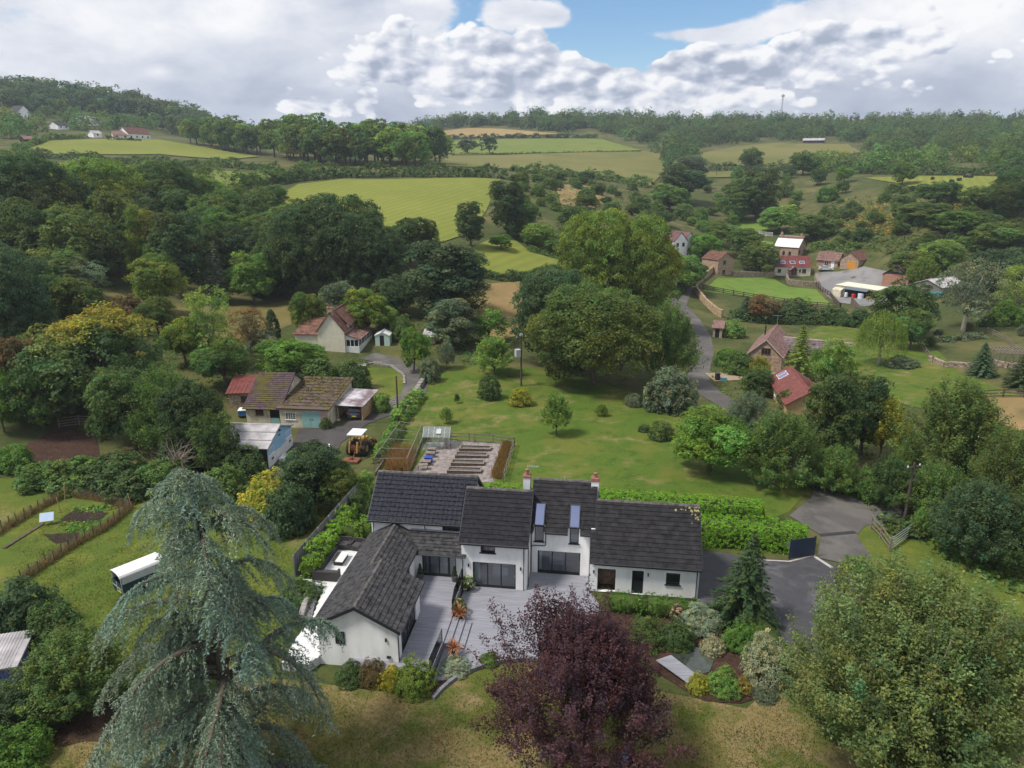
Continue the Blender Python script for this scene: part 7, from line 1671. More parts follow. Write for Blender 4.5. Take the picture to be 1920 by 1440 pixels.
def twiggy(name, seed, H, W, skirt=.12, twigs=520, per=70, leaf=.10, tl=1.3, up=.6, trunk=.16, limbs=16, top=.25, width=.55, lumps=7, spread=.13, gap=.0):
    rng = np.random.default_rng(seed); z0 = H * skirt; Hc = H - z0; mb = MB(); parts = []
    d = unit(rng.normal(size=(twigs, 3))); d[:, 2] = np.where(d[:, 2] < -.55, -d[:, 2], d[:, 2])
    lump = np.ones(twigs)
    for k in range(lumps):
        c = unit(rng.normal(size=(1, 3)))[0]; lump += .16 * np.exp(-((d - c) ** 2).sum(1) / .12) - .055
    lump /= lump.mean(); rr = rng.random(twigs) ** .33 * lump * 1.08
    prof = np.where(d[:, 2] > 0, 1.0, .9); C = np.stack([d[:, 0] * W / 2 * rr * prof, d[:, 1] * W / 2 * rr * prof, z0 + Hc * (.42 + .56 * d[:, 2] * rr * np.where(d[:, 2] > 0, 1, .75))], 1)
    taper = 1 - top * np.clip(d[:, 2], 0, 1)[:, None] * rr[:, None]; C[:, :2] *= np.clip(taper, .15, 1)
    base = np.array([0, 0, z0 + Hc * .05]); dirn = unit((C - base) * np.array([1, 1, 1.]) + np.array([0, 0, up * H * .35]) + rng.normal(size=C.shape) * H * .08)
    lt = tints(rng, twigs, .22, .10)
    s = np.linspace(-1, .35, per // 2); s = np.concatenate([s, s])
    for k in range(twigs):
        if rng.random() < gap: continue
        l = tl * (.6 + .7 * rng.random()); P = C[k] + dirn[k] * (s * l)[:, None] + rng.normal(size=(len(s), 3)) * spread * (1.05 - .55 * (s + 1) / 1.35)[:, None]
        al = unit(dirn[k] * .6 + rng.normal(size=P.shape) * .7); n_ = unit(np.array([0, 0, .9]) + d[k] * .35 + rng.normal(size=P.shape) * .7)
        parts.append(leaf_arrays(P, n_, leaf * (.7 + .7 * rng.random(len(s))), rng, width, al, tints(rng, len(s), .16, .06) * lt[k]))
        if k % 3 == 0: mb.tube([tuple(C[k] - dirn[k] * l), tuple(C[k]), tuple(C[k] + dirn[k] * l * .3)], [.018, .011, .005], 3, 1)
    fork = H * (skirt + .06); mb.tube([(0, 0, -.3), (0, 0, .3), (.05, 0, fork)], [trunk * 1.4, trunk, trunk * .8], 8, 1)
    for i in range(limbs):
        t_ = C[int(i * twigs / limbs)] * np.array([.8, .8, .95]); m1 = np.array([t_[0] * .35, t_[1] * .35, fork + (t_[2] - fork) * .45])
        mb.tube([(0, 0, fork * .85), tuple(m1), tuple(t_)], [trunk * .5, trunk * .3, trunk * .08], 5, 1)
    return leaf_mesh(name, parts, [LEAF, BARK]), mb
p = onz(1092, 1450); m_, w_ = twiggy('crown', 8, 9.5, 8.2, .13, 1250, 74, .12, .95, .5, .15, 22, top=.42, lumps=14, gap=.08, spread=.17)
t = thing('plum_tree', 'purple leaved plum tree in front of the decks', 'tree', p); o = link('crown', m_, t); o.color = (.078, .036, .044, 1); link('trunk', wood_mesh(w_, 'trunk', BARK), t)
p = (18.1, 26.2, 0); m_, w_ = twiggy('crown', 19, 10.2, 9.0, .02, 1900, 84, .14, .85, .25, .22, 26, top=.04, lumps=26, spread=.22)
t = thing('broadleaf_tree', 'huge olive green tree filling the lower right corner beside the driveway', 'tree', p); o = link('crown', m_, t); o.color = (.150, .195, .066, 1); link('trunk', wood_mesh(w_, 'trunk', BARK_PALE), t)
m_, w_ = conifer('crown', 77, 8, 5.0, 30, .03, .26, .42, 1.35); w_m = wood_mesh(w_, 'trunk', BARK); proto('spruce', [(m_, w_m)], (5.0, 8.0))
m_, w_ = twiggy('crown', 23, 8, 6, .14, 260, 44, .22, 1.1, .55, .12, 12, spread=.18); proto('sparse', [(m_, wood_mesh(w_, 'trunk', BARK))], (6.0, 8.0))
m_, w_ = twiggy('crown', 24, 9, 8, .04, 420, 60, .20, 1.2, .45, .16, 14, spread=.24, lumps=10); proto('loose', [(m_, wood_mesh(w_, 'trunk', BARK))], (8.0, 9.0))
# ---------------------------------------------------------------- trees and bushes one by one: kind | x | top | foot | width | colour | label
VEG = '''
spruce|1385|1000|1192|136|deep|dark spruce between the planted island and the driveway
big|645|372|566|160|deep|broad dark oak at the lower edge of the mown field, left one of the pair
big|585|392|566|140|deep|dark round tree just left of the broad dark oak
big|712|430|566|110|deep|dark tree at the right end of the oak group below the mown field
tall|770|400|505|62|dark|upright dark tree with brownish top at the foot of the mown field
tall|806|408|500|30|dark|narrow dark tree beside the upright one at the foot of the mown field
tall|846|440|610|132|bluegreen|massive dark conical tree right of the orchard, behind the grey tree
tall|884|375|470|46|deep|dark upright tree at the right edge of the mown field
tall|952|330|448|62|deep|tall dark tree at the corner of the mown field and the scrub bank
big|1122|402|620|136|lime|big yellow green tree above the lane, left half of the sunlit crown
big|1202|415|622|128|lime|big yellow green tree above the lane, right half of the sunlit crown
big|1035|508|696|148|bluegreen|big dark blue green tree behind the sycamore on the lawn
big|1112|545|742|205|olive|spreading olive green sycamore at the top of the back lawn
loose|1250|566|728|104|mid|dark feathery tree beside the lane, right of the sycamore
bush|1255|690|778|100|grey|large grey green bush at the top right of the back lawn
tall|850|557|662|82|grey|grey green leafy tree below the massive conical tree
small|918|584|650|66|bright|bright green rounded tree between grey tree and pole
sparse|928|630|712|82|light|loose light green tree beside the pole on the back lawn
sparse|838|640|696|36|grey|thin grey young tree at the left edge of the back lawn
sparse|1043|736|822|60|light|young light green tree alone in the middle of the back lawn
bush|919|703|752|44|dark|dark round bush left of the pole on the back lawn
bush|976|726|764|46|yellow|yellow green round bush in front of the pole on the back lawn
sparse|1127|758|783|26|lime|tiny lime green sapling on the back lawn below the sycamore
bush|1188|738|764|34|grey|small grey bush on the lawn right of the lime sapling
sparse|858|738|758|12|dark|very small dark sapling on the left part of the back lawn
sparse|838|764|798|28|light|thin sapling just behind the greenhouse
broad|478|474|575|84|bright|mid green tree left of the dark oak group
conifer|408|448|572|56|grey|grey green conifer on the wooded slope
broad|300|478|598|96|lime|yellow green tree at the edge of the hillside clearing
tall|270|385|540|56|lime|narrow bright yellow green tree in the middle of the wooded slope
airy|402|530|700|82|light|tall airy ash tree left of the cream cottage
broad|352|600|700|74|lime|yellow green tree below the hillside clearing
autumn|196|585|812|228|dark|large dark sycamore with browning top on the left
big|52|480|740|150|bluegreen|large dark tree at the left edge below the wood
broad|140|515|660|110|olive|olive tree on the slope above the browning sycamore
broad|60|630|800|84|brown|brownish tree between the sycamore and the left edge
broad|10|690|820|60|bright|bright green tree cut by the left edge beside the dark enclosure
bush|246|553|606|66|brown|brown bush on the hillside clearing
broad|105|470|560|110|olive|olive scrub tree under the dark wood at the left
airy|160|480|566|80|grey|grey half bare tree below the dark wood
big|75|300|490|170|deep|huge dark tree at the left end of the wood
big|25|290|470|120|dark|dark green tree at the far left edge of the wood
big|200|302|452|140|lime|big yellow green tree at the top of the wood
big|326|306|440|112|dark|dark round tree at the top middle of the wood
tall|228|345|520|84|olive|dark olive tree beside the narrow yellow green one
tall|340|390|566|88|deep|dark brownish tree right of the narrow yellow green one
broad|395|330|410|60|light|light green tree at the upper right of the wood
broad|438|365|478|72|mid|mid green tree below the light one in the wood
broad|498|358|478|90|dark|dark tree at the right end of the wood by the mown field
broad|560|430|520|80|dark|dark tree in front of the mown field's lower left corner
broad|450|420|520|80|dark|dark tree in the middle of the right-hand wood
broad|520|450|560|80|mid|green tree beside the left one of the dark oak pair
tall|385|420|540|64|dark|dark upright tree behind the grey green conifer
broad|120|350|470|90|olive|olive tree between huge dark tree and narrow yellow green one
broad|160|420|530|80|mid|mid green tree on the left part of the wood
broad|300|560|640|70|olive|olive bush tree at the foot of the clearing
column|517|580|648|24|deep|dark narrow cypress behind the cream cottage garden
broad|548|635|728|118|bright|bright green spreading tree in front of the cream cottage
bush|600|672|740|100|mid|green bush left of the clipped yew by the mossy barn
bush|494|618|668|60|silver|silvery bush left of the bright tree by the cottage
airy|475|572|668|64|brown|brown bare topped tree left of the cypress
broad|428|640|740|90|mid|green tree behind the red roofed shed
broad|692|540|640|82|lime|yellow green tree behind the cream cottage
broad|636|528|600|62|grey|grey green tree behind the cottage chimney
broad|582|545|640|60|lime|yellowish tree at the left corner of the cream cottage
bush|756|592|642|50|mid|big rounded green bush right of the garden shed
broad|742|520|600|80|bluegreen|dark tree behind the garden shed
broad|776|618|702|52|bright|green and yellow bush tree between shed and stone hut
bush|806|672|720|40|grey|grey bush by the slim pale pole
bush|560|718|748|110|mid|ivy like bush on top of the mossy barn wall
bush|665|675|740|66|dark|dark clipped yew above the mossy barn roof
bush|585|690|742|90|dark|dark hedge bush behind the mossy barn
bush|716|735|775|36|light|light green bush beside the carport
bush|612|782|806|24|olive|small weed bush at the corner of the teal doors
bush|512|890|985|118|golden|golden yellow flowering bush right of the cedar top
bush|548|905|1010|92|bluegreen|dark green bush joined to the right of the golden bush
tall|590|822|968|98|bluegreen|dark upright tree between workshop and grey fence
broad|642|868|965|70|olive|olive rounded bush tree beside the grey fence
bush|632|868|920|44|autumn|orange tinged bush at the end of the tractor grass
bush|688|885|950|50|light|light green bush between the back wing and the fence
bush|676|920|985|50|dark|dark bush in the corner behind the terrace hedge
broad|258|685|858|120|dark|drooping dark tree at the right of the dark enclosure
loose|318|690|872|120|mid|green drooping tree in the middle of the dark group
broad|375|718|890|104|deep|dark tree left of the workshop
broad|412|775|905|78|dark|dark bush tree against the workshop
bush|345|800|900|80|deep|dark undergrowth bush behind the bare tree
bush|30|835|888|70|bright|bright green bush at the left of the dark enclosure
bush|78|868|922|90|mid|bramble bush behind the vegetable plot, leftmost
bush|150|860|925|110|mid|bramble bush behind the vegetable plot, second from the left
bush|232|850|925|120|dark|dark bramble bush behind the vegetable plot
bush|310|862|930|100|mid|bramble bush left of the cedar top
bush|420|878|945|90|mid|bramble bush right of the cedar top
bush|462|838|908|84|dark|dark bush against the long side of the blue gabled workshop
bush|470|905|935|60|olive|low bush beside the farm yard corner
bush|255|885|940|110|dark|low dark bramble in front of the bramble row
bush|55|1090|1205|130|bluegreen|dark bush at the left edge above the blue shed
bush|110|1130|1230|100|dark|dark shrub right of the blue shed
loose|165|1190|1365|210|olive|tangled old apple tree right of the blue shed
loose|40|1290|1400|150|bluegreen|dark shrub in front of the blue shed
bushfine|20|1372|1470|150|bright|bright green shrub in the bottom left corner
bushfine|335|1225|1330|100|bright|bright shrub behind the cedar trunk
bushfine|597|1066|1096|32|light|small round clipped bush at the front of the terrace
bushfine|570|1090|1150|90|dark|dark shrub between cedar and terrace
broad|1328|775|900|140|bright|bright green tree at the lower right of the back lawn
loose|1452|772|928|150|mid|olive green tree right of the bright one above the long hedge
loose|1400|738|815|92|grey|grey green tree in front of the red roofed garage
tall|1548|680|880|84|dark|tall dark tree right of the red roofed garage
tall|1612|700|860|70|deep|dark tree behind the yellow tree
conifer|1498|606|716|68|lime|bright yellow green conical tree beside the stone barn
broad|1545|640|760|74|light|light yellow green tree between conical tree and dark tree
sparse|1424|668|712|40|yellow|small yellow green tree against the stone barn gable
broad|1418|690|745|56|dark|dark bush below the stone barn gable
willow|1646|576|690|84|lime|weeping willow on the lawn right of the stone barn
bush|1690|668|692|60|grey|low grey bush at the foot of the willow
broad|1683|530|640|104|dark|dark round tree behind the willow
broad|1706|585|660|70|mid|green tree between willow and birch
airy|1804|478|628|104|grey|tall grey green birch on the right
broad|1850|462|580|100|bluegreen|dark tree behind the birch
airy|1895|490|600|74|light|light tree at the right edge behind the birch
sparse|1648|743|872|90|yellow|yellow leaved tree with a pale trunk on the right
loose|1780|720|925|190|olive|large willowy tree in the middle right
loose|1868|810|1010|140|olive|speckled tree right of the willowy one
loose|1820|905|1075|170|bluegreen|dark leafy tree at the lane corner on the right
loose|1900|930|1090|130|dark|dark tree at the right edge below the speckled one
loose|1740|870|990|110|mid|green tree behind the lane pole
loose|1560|840|935|110|mid|green thicket tree at the bend of the lane
loose|1665|860|965|100|dark|dark thicket tree behind the short post
bush|1632|884|946|66|bright|bright leafy shrub at the lane verge
bush|1590|900|930|50|dark|dark shrub left of the bright one at the lane verge
conifer|1838|640|708|56|bluegreen|small dark conifer at the corner of the low stone wall
conifer|1913|652|732|70|deep|dark conifer at the right edge
bush|1882|565|612|64|bright|round green bush behind the rail fence on the right
conifer|1396|553|602|50|bluegreen|blue spruce in front of the bright paddock
broad|1430|556|608|56|brown|brownish tree right of the blue spruce
bush|1490|560|606|84|dark|dark rounded bush in front of the paddock fence
bush|1560|572|610|60|dark|dark hedge bush below the yard
bush|1610|580|615|60|dark|dark bush joining the hedge to the round tree
bush|1372|600|634|50|light|light bush by the small lean-to
bush|1362|650|690|46|bright|bright bush beside the lane opposite the stone barn
bush|1385|660|705|60|mid|garden bush left of the stone barn
broad|1270|475|552|76|light|light green tree left of the lane bend
broad|1318|438|492|56|bright|bright round tree beside the white cottage
broad|1300|490|540|50|mid|green tree at the lane between cottage and bend
broad|1390|428|490|66|mid|green tree between white cottage and tower barn
broad|1420|455|518|66|olive|olive tree behind the paddock wall
broad|1350|415|465|60|mid|tree behind the white cottage
broad|1460|385|440|70|light|light tree above the stone farmhouse
broad|1520|400|455|76|olive|olive tree on the slope behind the farmhouse
tall|1418|308|420|76|dark|tall dark oak standing in the valley
broad|1380|350|420|60|mid|tree at the left of the valley oak
broad|1408|278|320|40|mid|tree at the edge of the tan pasture
broad|1275|312|385|84|deep|big dark tree at the side valley mouth
broad|1255|345|400|70|mid|green tree left of the big dark valley tree
broad|1290|290|340|60|grey|grey green tree behind the big dark valley tree
far|877|261|289|38|deep|left one of two oaks standing alone in the far pasture
far|918|255|290|32|deep|right one of two oaks standing alone in the far pasture
broad|1505|285|330|50|mid|tree at the foot of the tan pasture
broad|1690|305|350|44|mid|tree at the left corner of the bale field
broad|1755|340|388|74|dark|dark bushy tree below the bale field
broad|1840|348|400|70|olive|olive tree below the right end of the bale field
big|1905|320|420|90|dark|large dark tree at the right edge by the bale field
broad|1730|380|425|80|olive|olive thicket tree on the bracken slope
broad|1790|395|450|90|mid|green thicket tree on the bracken slope
broad|1870|420|480|90|mid|green tree low on the bracken slope at the right
broad|1700|470|530|70|olive|olive tree behind the dark gable barn
broad|1755|450|520|80|light|light green tree left of the birch
sparse|1722|480|545|60|lime|yellow green tree behind the grey barn
broad|970|412|450|44|bright|small bright tree in the orchard, leftmost
broad|1010|418|468|60|light|light tree in the orchard
broad|940|440|472|40|bright|round bright tree at the orchard's left edge
broad|1050|440|485|60|mid|green tree at the right of the orchard
broad|1075|385|450|60|dark|dark tree above the orchard
broad|985|375|440|60|mid|green tree between the tall dark tree and the orchard
broad|870|500|545|60|dark|dark tree beside the orchard lawn
broad|720|575|620|50|light|light green tree behind the cream cottage
bushfine|1310|1137|1192|80|silver|silvery green shrub at the back of the planted island
bushfine|1270|1165|1222|60|dark|dark green shrub in the planted island below the hedge
bushfine|1388|1172|1228|70|bright|glossy green shrub in the middle of the planted island
bushfine|1428|1190|1292|84|variegated|big variegated pale shrub in the planted island
bushfine|1308|1266|1302|44|golden|yellow leaved hosta at the front of the pond
bushfine|1355|1256|1308|64|light|grassy green clump beside the yellow hosta
bushfine|1334|1196|1232|44|variegated|small yellow green shrub behind the pond
bushfine|1250|1178|1212|40|silver|small flowering shrub between the plum and the pond
bushfine|1278|1212|1226|20|lime|tiny lime plant at the pond edge
bushfine|1430|1290|1318|50|grey|low grey plant at the front corner of the island
bushfine|1390|1270|1304|36|autumn|low reddish plant in the island bed
bushfine|1210|1160|1220|80|olive|rounded olive shrub behind the plum tree
bushfine|778|1240|1312|78|lime|bright lime shrub in front of the upper deck
bushfine|736|1250|1298|50|yellow|yellow green shrub left of the bright lime one
bushfine|700|1240|1290|56|brown|low brown shrub under the front gable
bushfine|855|1240|1272|64|silver|feathery silver plant at the end of the upper deck
bushfine|918|1226|1252|40|bright|small green bush at the front edge of the lower deck
bushfine|660|1245|1290|60|dark|dark low shrub between cedar and front gable
bush|1605|1045|1085|56|bright|bright clipped bush half hidden behind the large tree
bush|1240|790|828|50|olive|grassy clump at the right of the back lawn
bush|1208|795|812|24|dark|small dark plant beside the grassy clump on the lawn
sparse|1720|950|1010|40|light|young tree behind the field gate
bush|1530|880|915|40|mid|bush at the end of the long hedge
'''
REFS, USED = [], set()
for line in VEG.strip().split('\n'):
    k, px, yt, yb, w, tn, lab = line.split('|')
    vr = None
    o = plant(k, float(px), float(yt), float(yb), float(w), tn, lab)
    REFS.append((lab, o.location.copy())); USED.add(lab)
p = G(338, 908); t = thing('bare_tree', 'bare twiggy dead tree behind the cedar top', 'tree', p); bt_ = bare_tree(5, 5.6, 5.2, 34, 6); bt_.build('branches', noisy('dry_twigs', (.27, .23, .18), .3, 4), t)
p = G(110, 468); t = thing('bare_tree', 'bleached dead tree at the foot of the dark wood', 'tree', p); bare_tree(8, 9.0, 7.0, 16, 4).build('branches', noisy('bleached', (.32, .30, .27), .2, 4), t)
p = G(1268, 1166); t = thing('flowering_plant', 'tall plant with pink and white flowers against the dark shrub', 'plant', p); foliage_part('flowers', t, flowerbush(9, 1.3, .9, (6.5, 4.2, 6.5), .4), (.09, .09, .05))
# ---------------------------------------------------------------- hedgerows, thickets and woods
def field_hedge(label, pts, h, w, tint, seed, dens=1.0, px=True):
    rng = np.random.default_rng(seed); W = [Vector(G(*p)) if px else Vector(p) for p in pts]; C, Nn, S = [], [], []
    for a, b in zip(W, W[1:]):
        L = (b.xy - a.xy).length; Z = depth_of(*((a + b) / 2)); cr = max(.5, Z * .0032); n = int(L * (w + 2 * h) / (cr * cr) * .75 * dens) + 4
        u = rng.random(n); s = Vector((-(b - a).y, (b - a).x)).normalized(); th = rng.random(n) * 3.3 - .08
        hh = h * (.75 + .22 * np.sin(u * L / 5 + seed) + .14 * np.sin(u * L / 1.9 + 1)) * (1 + .12 * rng.normal(size=n))
        x = a.x + (b.x - a.x) * u; y = a.y + (b.y - a.y) * u; o = np.cos(th) * w / 2
        x = x + s.x * o; y = y + s.y * o; z = ground_np(x, y) + np.maximum(.1, np.sin(th)) * hh
        C.append(np.stack([x, y, z], 1)); Nn.append(np.stack([s.x * np.cos(th), s.y * np.cos(th), np.sin(th) + .25], 1)); S.append(np.full(n, cr))
    C, Nn, S = np.concatenate(C), unit(np.concatenate(Nn)), np.concatenate(S)
    o = link('field_hedge', leaf_mesh('field_hedge', [clump_leaves(C, Nn, S * .9, 9, float(S.mean()) * .8, rng, ctint=tints(rng, len(C), .2, .12))], [LEAF])); o.color = (*TINT[tint], 1)
    return tag(o, label, 'hedge')
HED = [('long thick hedge along the top of the mown field', [(515, 345), (560, 338), (640, 332), (760, 331), (860, 333), (950, 336)], 4.6, 5, 'dark'), ('dark hedge below the left top field', [(40, 292), (130, 300), (250, 308), (400, 312), (520, 322)], 3.6, 4, 'dark'),
    ('bushy hedge down to the upper left corner of the mown field', [(440, 352), (490, 344), (560, 330), (600, 322)], 4.5, 5, 'mid'), ('thin hedge below the tan hilltop field', [(780, 268), (860, 260), (1000, 259), (1120, 259)], 4.0, 4, 'deep'), ('low hedge between the green pasture and the grazed one', [(862, 290), (1000, 288), (1200, 285)], 1.0, 1.5, 'olive'),
    ('scrubby hedge along the foot of the grazed pasture', [(960, 322), (1060, 330), (1150, 340), (1220, 352)], 5.0, 7, 'mid'), ('hedge at the top of the bale field', [(1600, 326), (1700, 327), (1800, 329), (1920, 330)], 4.5, 5, 'dark'), ('hedge at the foot of the tan pasture', [(1330, 318), (1420, 320), (1500, 318), (1600, 312), (1700, 310)], 4.5, 6, 'dark'),
    ('hedge under the left hill houses', [(30, 283), (90, 262), (160, 258)], 3.0, 4, 'mid'), ('trimmed hedge in front of the white hillside house', [(200, 263), (265, 265)], 2.0, 2.5, 'deep'), ('hedge along the right side of the orchard lawn', [(990, 470), (1062, 490)], 1.5, 2.5, 'mid'), ('overgrown hedge at the foot of the orchard lawn', [(880, 514), (950, 525), (1050, 516)], 2.5, 3, 'dark'),
    ('hedge beside the lane left of the bend', [(1262, 560), (1280, 540), (1310, 514)], 1.6, 2, 'mid'), ('dark hedge below the bright paddock', [(1365, 598), (1440, 606), (1530, 608), (1620, 612)], 2.6, 3, 'dark'), ('light green hedge between the farm track and the back lawn', [(742, 800), (762, 775), (785, 745)], 1.6, 2.0, 'light'), ('bramble bank left of the kitchen garden', [(712, 870), (728, 838), (748, 806)], 1.3, 1.6, 'bright'),
    ('ferny growth under the lane fence', [(1645, 992), (1690, 1000), (1740, 1012)], .9, 1.6, 'dark'), ('hedge behind the stone farmhouse yard', [(1520, 470), (1560, 462), (1610, 470)], 3, 4, 'mid'), ('garden hedge on the vegetable garden edge', [(1735, 640), (1790, 640), (1840, 632)], 1.5, 2.5, 'grey')]
for i, (lab, pts, h, w, tn) in enumerate(HED): field_hedge(lab, pts, h, w, tn, 200 + i); REFS.append((lab, Vector(G(*pts[len(pts) // 2]))))
def in_poly(poly, rng, n, mind=0.0):
    xs, ys = [p[0] for p in poly], [p[1] for p in poly]; out = []; W = []
    for _ in range(n * 12):
        if len(out) >= n: break
        x, y = rng.uniform(min(xs), max(xs)), rng.uniform(min(ys), max(ys)); c = clip_row(poly, y)
        if not any(a < x < b for a, b in zip(c[::2], c[1::2])): continue
        g = G(x, y)
        if mind and any((g[0] - q[0]) ** 2 + (g[1] - q[1]) ** 2 < mind * mind for q in W): continue
        out.append((x, y)); W.append(g)
    return W
HUE = dict(dark='dark green', deep='very dark', mid='mid green', light='light green', olive='olive green', bluegreen='blue green', grey='grey green', bright='fresh green', lime='yellow green')
def own_label(k, tn, h, hr, p, fallback):
    """say which one: its colour and size, and where it stands from a plant that has a name of its own"""
    P = Vector(p); sx, sy, sz = project(*p); f = (h - hr[0]) / (hr[1] - hr[0])
    size = 'small' if f < .33 else 'tall' if f > .67 else 'medium'; noun = 'bush' if k.startswith('bush') else 'tree'
    for lab, q in sorted(REFS, key=lambda r: (r[1] - P).length)[:14]:
        if len(lab.split()) > 10: continue
        rx, ry, rz = project(*q); dx, dz = sx - rx, sz - rz
        wh = ('right of' if dx > 0 else 'left of') if abs(dx) > abs(dz) * F_PX / sz * .8 else ('behind' if dz > 0 else 'in front of')
        l = '%s %s %s %s the %s' % (size, HUE[tn], noun, wh, lab[4:] if lab.startswith('the ') else lab)
        if l not in USED and len(l.split()) <= 16: USED.add(l); return l
    return fallback
def thicket(label, group, poly, n, kinds, tints_, hr, mind, seed, ratio=1.0):
    rg = random.Random(seed)
    for p in in_poly(poly, rg, n, mind):
        h = rg.uniform(*hr); k, tn = rg.choice(kinds), rg.choice(tints_)
        plant_at(k, p, h * ratio * rg.uniform(.8, 1.2), h, tn, own_label(k, tn, h, hr, p, label), group=group, sink=.3)
thicket('one of the trees filling the wood on the left slope', 'trees filling the left wood', [(-20, 372), (130, 372), (400, 376), (520, 388), (600, 430), (560, 560), (440, 555), (330, 500), (200, 540), (-20, 500)], 58, ['broad', 'tall', 'broad', 'airy'], ['dark', 'mid', 'olive', 'deep', 'dark', 'mid'], (9, 15), 5.0, 1, .8)
thicket('one of the scrub trees between the left wood and the dark enclosure', 'scrub trees below the left wood', [(-20, 560), (90, 560), (120, 640), (90, 800), (-20, 800)], 12, ['broad', 'tall'], ['dark', 'mid', 'olive', 'bluegreen'], (6, 11), 5, 2, .85)
thicket('one of the roadside trees along the ridge behind the left top field', 'trees behind the left top field', [(330, 262), (420, 276), (520, 292), (700, 300), (800, 300), (830, 308), (760, 316), (600, 310), (500, 296), (400, 282)], 60, ['far'], ['mid', 'dark', 'light', 'olive', 'mid'], (13, 22), 7, 3, .8)
thicket('one of the bushes covering the scrub bank beside the tall dark tree', 'bushes on the scrub bank', [(960, 335), (1040, 330), (1240, 365), (1255, 420), (1240, 450), (1150, 410), (1060, 400), (960, 420)], 46, ['broad', 'bush', 'bush'], ['mid', 'olive', 'dark', 'olive', 'mid'], (2.5, 5.5), 4.5, 4, 1.35)
thicket('one of the bushes and trees lining the side valley', 'bushes lining the side valley', [(1240, 360), (1330, 335), (1420, 330), (1620, 345), (1500, 400), (1430, 412), (1330, 440), (1270, 420)], 44, ['broad', 'bush', 'broad'], ['mid', 'light', 'dark', 'olive', 'bright'], (3.5, 8), 6, 5, 1.1)
thicket('one of the scattered bushes on the bracken slope', 'bushes on the bracken slope', [(1560, 380), (1700, 350), (1900, 400), (1920, 480), (1860, 500), (1750, 480), (1640, 455), (1540, 445)], 60, ['bush', 'bush', 'broad'], ['olive', 'mid', 'dark', 'olive'], (1.6, 5.0), 3.6, 6, 1.35)
thicket('one of the garden trees round the farm on the right', 'garden trees on the right', [(1560, 640), (1700, 650), (1840, 600), (1920, 590), (1920, 640), (1760, 655)], 7, ['bush', 'sparse'], ['olive', 'grey', 'mid'], (1.2, 2.6), 5, 9, 1.2)
thicket('one of the trees in the thick belt along the right-hand lane', 'trees along the right-hand lane', [(1590, 800), (1700, 760), (1840, 790), (1900, 900), (1920, 980), (1800, 980), (1690, 960), (1640, 930)], 9, ['loose', 'broad'], ['mid', 'olive', 'light', 'bluegreen'], (3, 6), 3.5, 10, .8)
thicket('one of the bushes between the lane and the stone barn', 'bushes between lane and barn', [(1480, 720), (1560, 700), (1640, 720), (1640, 850), (1560, 880), (1480, 830)], 9, ['bush', 'broad'], ['mid', 'dark', 'grey'], (1.5, 3.5), 3.5, 12, 1.0)
# far woods that read as one mass
def far_wood(name, polys, per, hr, tint, seed, behind=0):
    rg = random.Random(seed); rng = np.random.default_rng(seed)
    d = unit(rng.normal(size=(46, 3))); d[:, 2] = np.abs(d[:, 2]) * .9 + .05; lump = 1 + .25 * rng.normal(size=46) * .5
    C0 = d * np.array([.5, .5, .95]) * lump[:, None]; parts = []; bases = []
    for poly, n in zip(polys, per): bases += in_poly(poly, rg, n)
    for p in bases:
        h = rg.uniform(*hr); w = h * rg.uniform(1.0, 1.45); a = rg.random() * 6.28; R_ = np.array([[math.cos(a), -math.sin(a), 0], [math.sin(a), math.cos(a), 0], [0, 0, 1]])
        C = (C0 @ R_.T) * np.array([w, w, h]) + np.array(p); nn = d @ R_.T
        parts.append(clump_leaves(C, nn, h * .18, 11, h * .12, rng, ctint=np.clip(rng.normal(1, .2), .6, 1.6) * tints(rng, 1, .0, .14).repeat(46, 0) * tints(rng, 46, .15, .05)))
    o = link(name, leaf_mesh(name, parts, [LEAF]), kind='stuff'); o.color = (*TINT[tint], 1); return o
far_wood('ridge_woodland', [[(690, 256), (760, 242), (835, 226), (960, 219), (1100, 221), (1130, 240), (1060, 249), (950, 238), (860, 240), (790, 250), (735, 262)], [(1100, 220), (1400, 224), (1540, 230), (1700, 226), (1920, 228), (1920, 262), (1800, 272), (1620, 268), (1440, 262), (1300, 278), (1220, 272), (1130, 250)], [(1620, 268), (1920, 258), (1920, 318), (1830, 300), (1740, 280), (1640, 285)], [(1205, 275), (1300, 272), (1300, 330), (1255, 320), (1250, 292)]], [170, 520, 150, 36], (6, 13), 'dark', 5)
far_wood('left_hill_woodland', [[(-20, 185), (40, 176), (120, 190), (220, 200), (340, 222), (420, 246), (340, 246), (200, 214), (-20, 215)], [(300, 236), (420, 250), (480, 268), (430, 274), (340, 258)]], [150, 40], (11, 20), 'deep', 6)
far_wood('hedge_woodland', [[(1480, 318), (1600, 300), (1700, 290), (1860, 300), (1920, 320), (1920, 330), (1700, 322), (1560, 326)]], [34], (6, 12), 'mid', 8)
far_wood('hillside_woodland', [[(0, 275), (60, 250), (180, 245), (330, 255), (320, 238), (180, 205), (0, 225)]], [46], (5, 12), 'mid', 9)
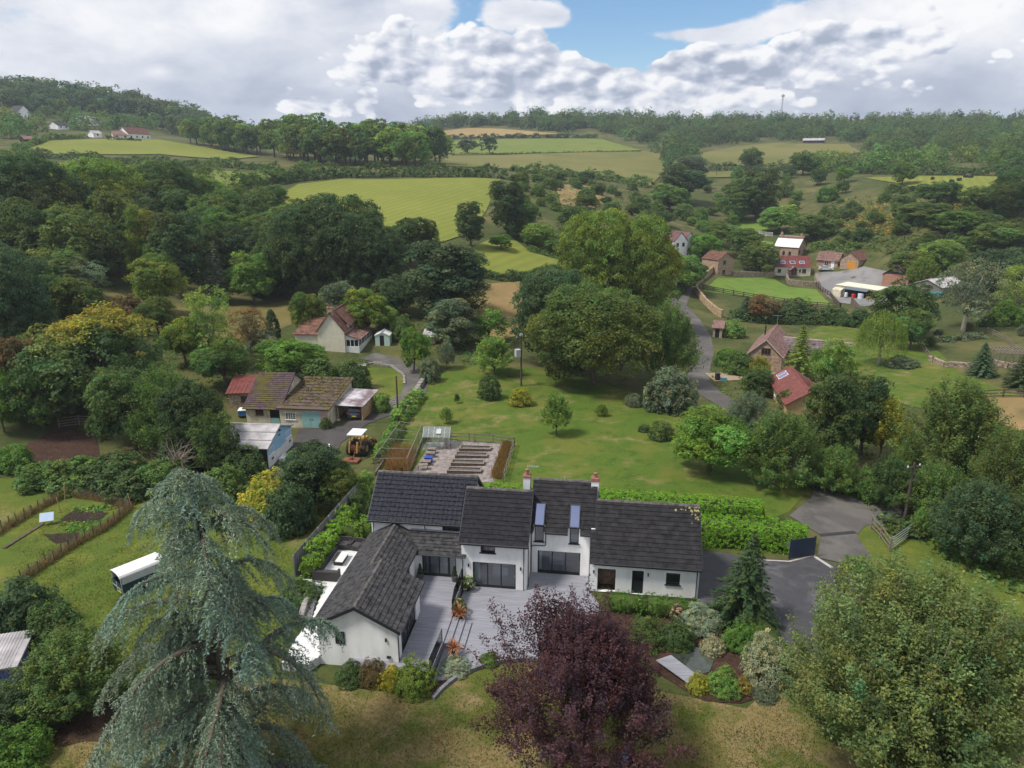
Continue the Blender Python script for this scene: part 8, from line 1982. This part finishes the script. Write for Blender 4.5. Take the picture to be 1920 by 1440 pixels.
# low growth that nobody could count
def ground_cover(name, polys, n, size, hgt, tint, seed, per=7):
    rng = np.random.default_rng(seed); rg = random.Random(seed); W = []
    for poly, k in zip(polys, n): W += in_poly(poly, rg, k)
    P = np.array(W); P[:, 2] += hgt * .4 * rng.random(len(P)); o = link(name, leaf_mesh(name, [clump_leaves(P, np.tile([0, -.2, 1.], (len(P), 1)), size * 1.6, per, size, rng, ctint=tints(rng, len(P), .3, .22), jit=1.0)], [LEAF]), kind='stuff'); o.color = (*TINT[tint], 1); return o
ground_cover('bracken', [[(1480, 440), (1560, 380), (1700, 350), (1900, 390), (1920, 520), (1800, 520), (1640, 470), (1540, 455)], [(950, 340), (1040, 335), (1240, 370), (1250, 440), (1060, 410)]], [1800, 700], .75, .9, 'olive', 3)
ground_cover('rusty_bracken', [[(1560, 400), (1640, 375), (1720, 400), (1700, 440), (1600, 440)], [(1760, 380), (1860, 390), (1840, 420)]], [420, 160], .75, .8, 'autumn', 13)
ground_cover('rough_growth', [[(-20, 560), (200, 560), (440, 600), (440, 760), (220, 700), (60, 760)], [(1330, 700), (1480, 640), (1640, 690), (1640, 860), (1500, 870), (1400, 800)], [(1640, 960), (1920, 1000), (1920, 1130), (1780, 1060)], [(740, 540), (900, 530), (960, 640), (900, 700), (760, 640)]], [700, 600, 240, 420], .4, .5, 'mid', 4)
ground_cover('vegetables', [[(110, 984), (160, 978), (195, 984), (180, 998), (130, 1000)], [(130, 955), (210, 950), (215, 960), (150, 964)]], [70, 50], .3, .3, 'bright', 5)
def turf(name, poly, n, h, c, seed):
    rng = np.random.default_rng(seed); rg = random.Random(seed); W = np.array(in_poly(poly, rg, n // 30)); k = len(W)
    xy = np.repeat(W[:, :2], 30, 0) + rng.normal(size=(k * 30, 2)) * .45; z = ground_np(xy[:, 0], xy[:, 1]) + .05; m = len(xy); al = unit(np.stack([rng.normal(size=m) * .6, rng.normal(size=m) * .6, np.ones(m)], 1)); L = h * (.5 + rng.random(m))
    v, t_ = leaf_arrays(np.stack([xy[:, 0], xy[:, 1], z], 1) + al * L[:, None] * .45, unit(np.stack([rng.normal(size=m), rng.normal(size=m), .5 + 0 * L], 1)), L, rng, .35, al, np.repeat(tints(rng, k, .2, .18), 30, 0) * tints(rng, m, .2, .08)); o = link(name, leaf_mesh(name, [(v, t_)], [LEAF]), kind='stuff'); o.color = (*c, 1); return o
turf('lawn_tufts', [(60, 1420), (330, 1300), (560, 1300), (815, 1316), (900, 1262), (1060, 1268), (1250, 1305), (1400, 1335), (1480, 1260), (1560, 1255), (1560, 1500), (60, 1500)], 42000, .10, (.165, .165, .055), 7)
turf('field_tufts', [(0, 1150), (60, 960), (260, 950), (600, 970), (560, 1060), (540, 1280), (320, 1290), (120, 1250)], 36000, .12, (.135, .165, .040), 8)
# ---------------------------------------------------------------- air
def build_haze():
    mb = MB(); mb.box(-1080, 1080, -72, 1520, -14, 138)
    m = bpy.data.materials.new('haze'); m.use_nodes = True; nt = m.node_tree; nt.nodes.clear()
    o = nt.nodes.new('ShaderNodeOutputMaterial'); p = nt.nodes.new('ShaderNodeVolumePrincipled')
    p.inputs['Color'].default_value = (.78, .86, 1, 1); p.inputs['Density'].default_value = HAZE; p.inputs['Anisotropy'].default_value = 0.2
    nt.links.new(p.outputs[0], o.inputs['Volume'])
    mb.build('haze', m, kind='stuff')
HAZE = 0.00019
build_haze()
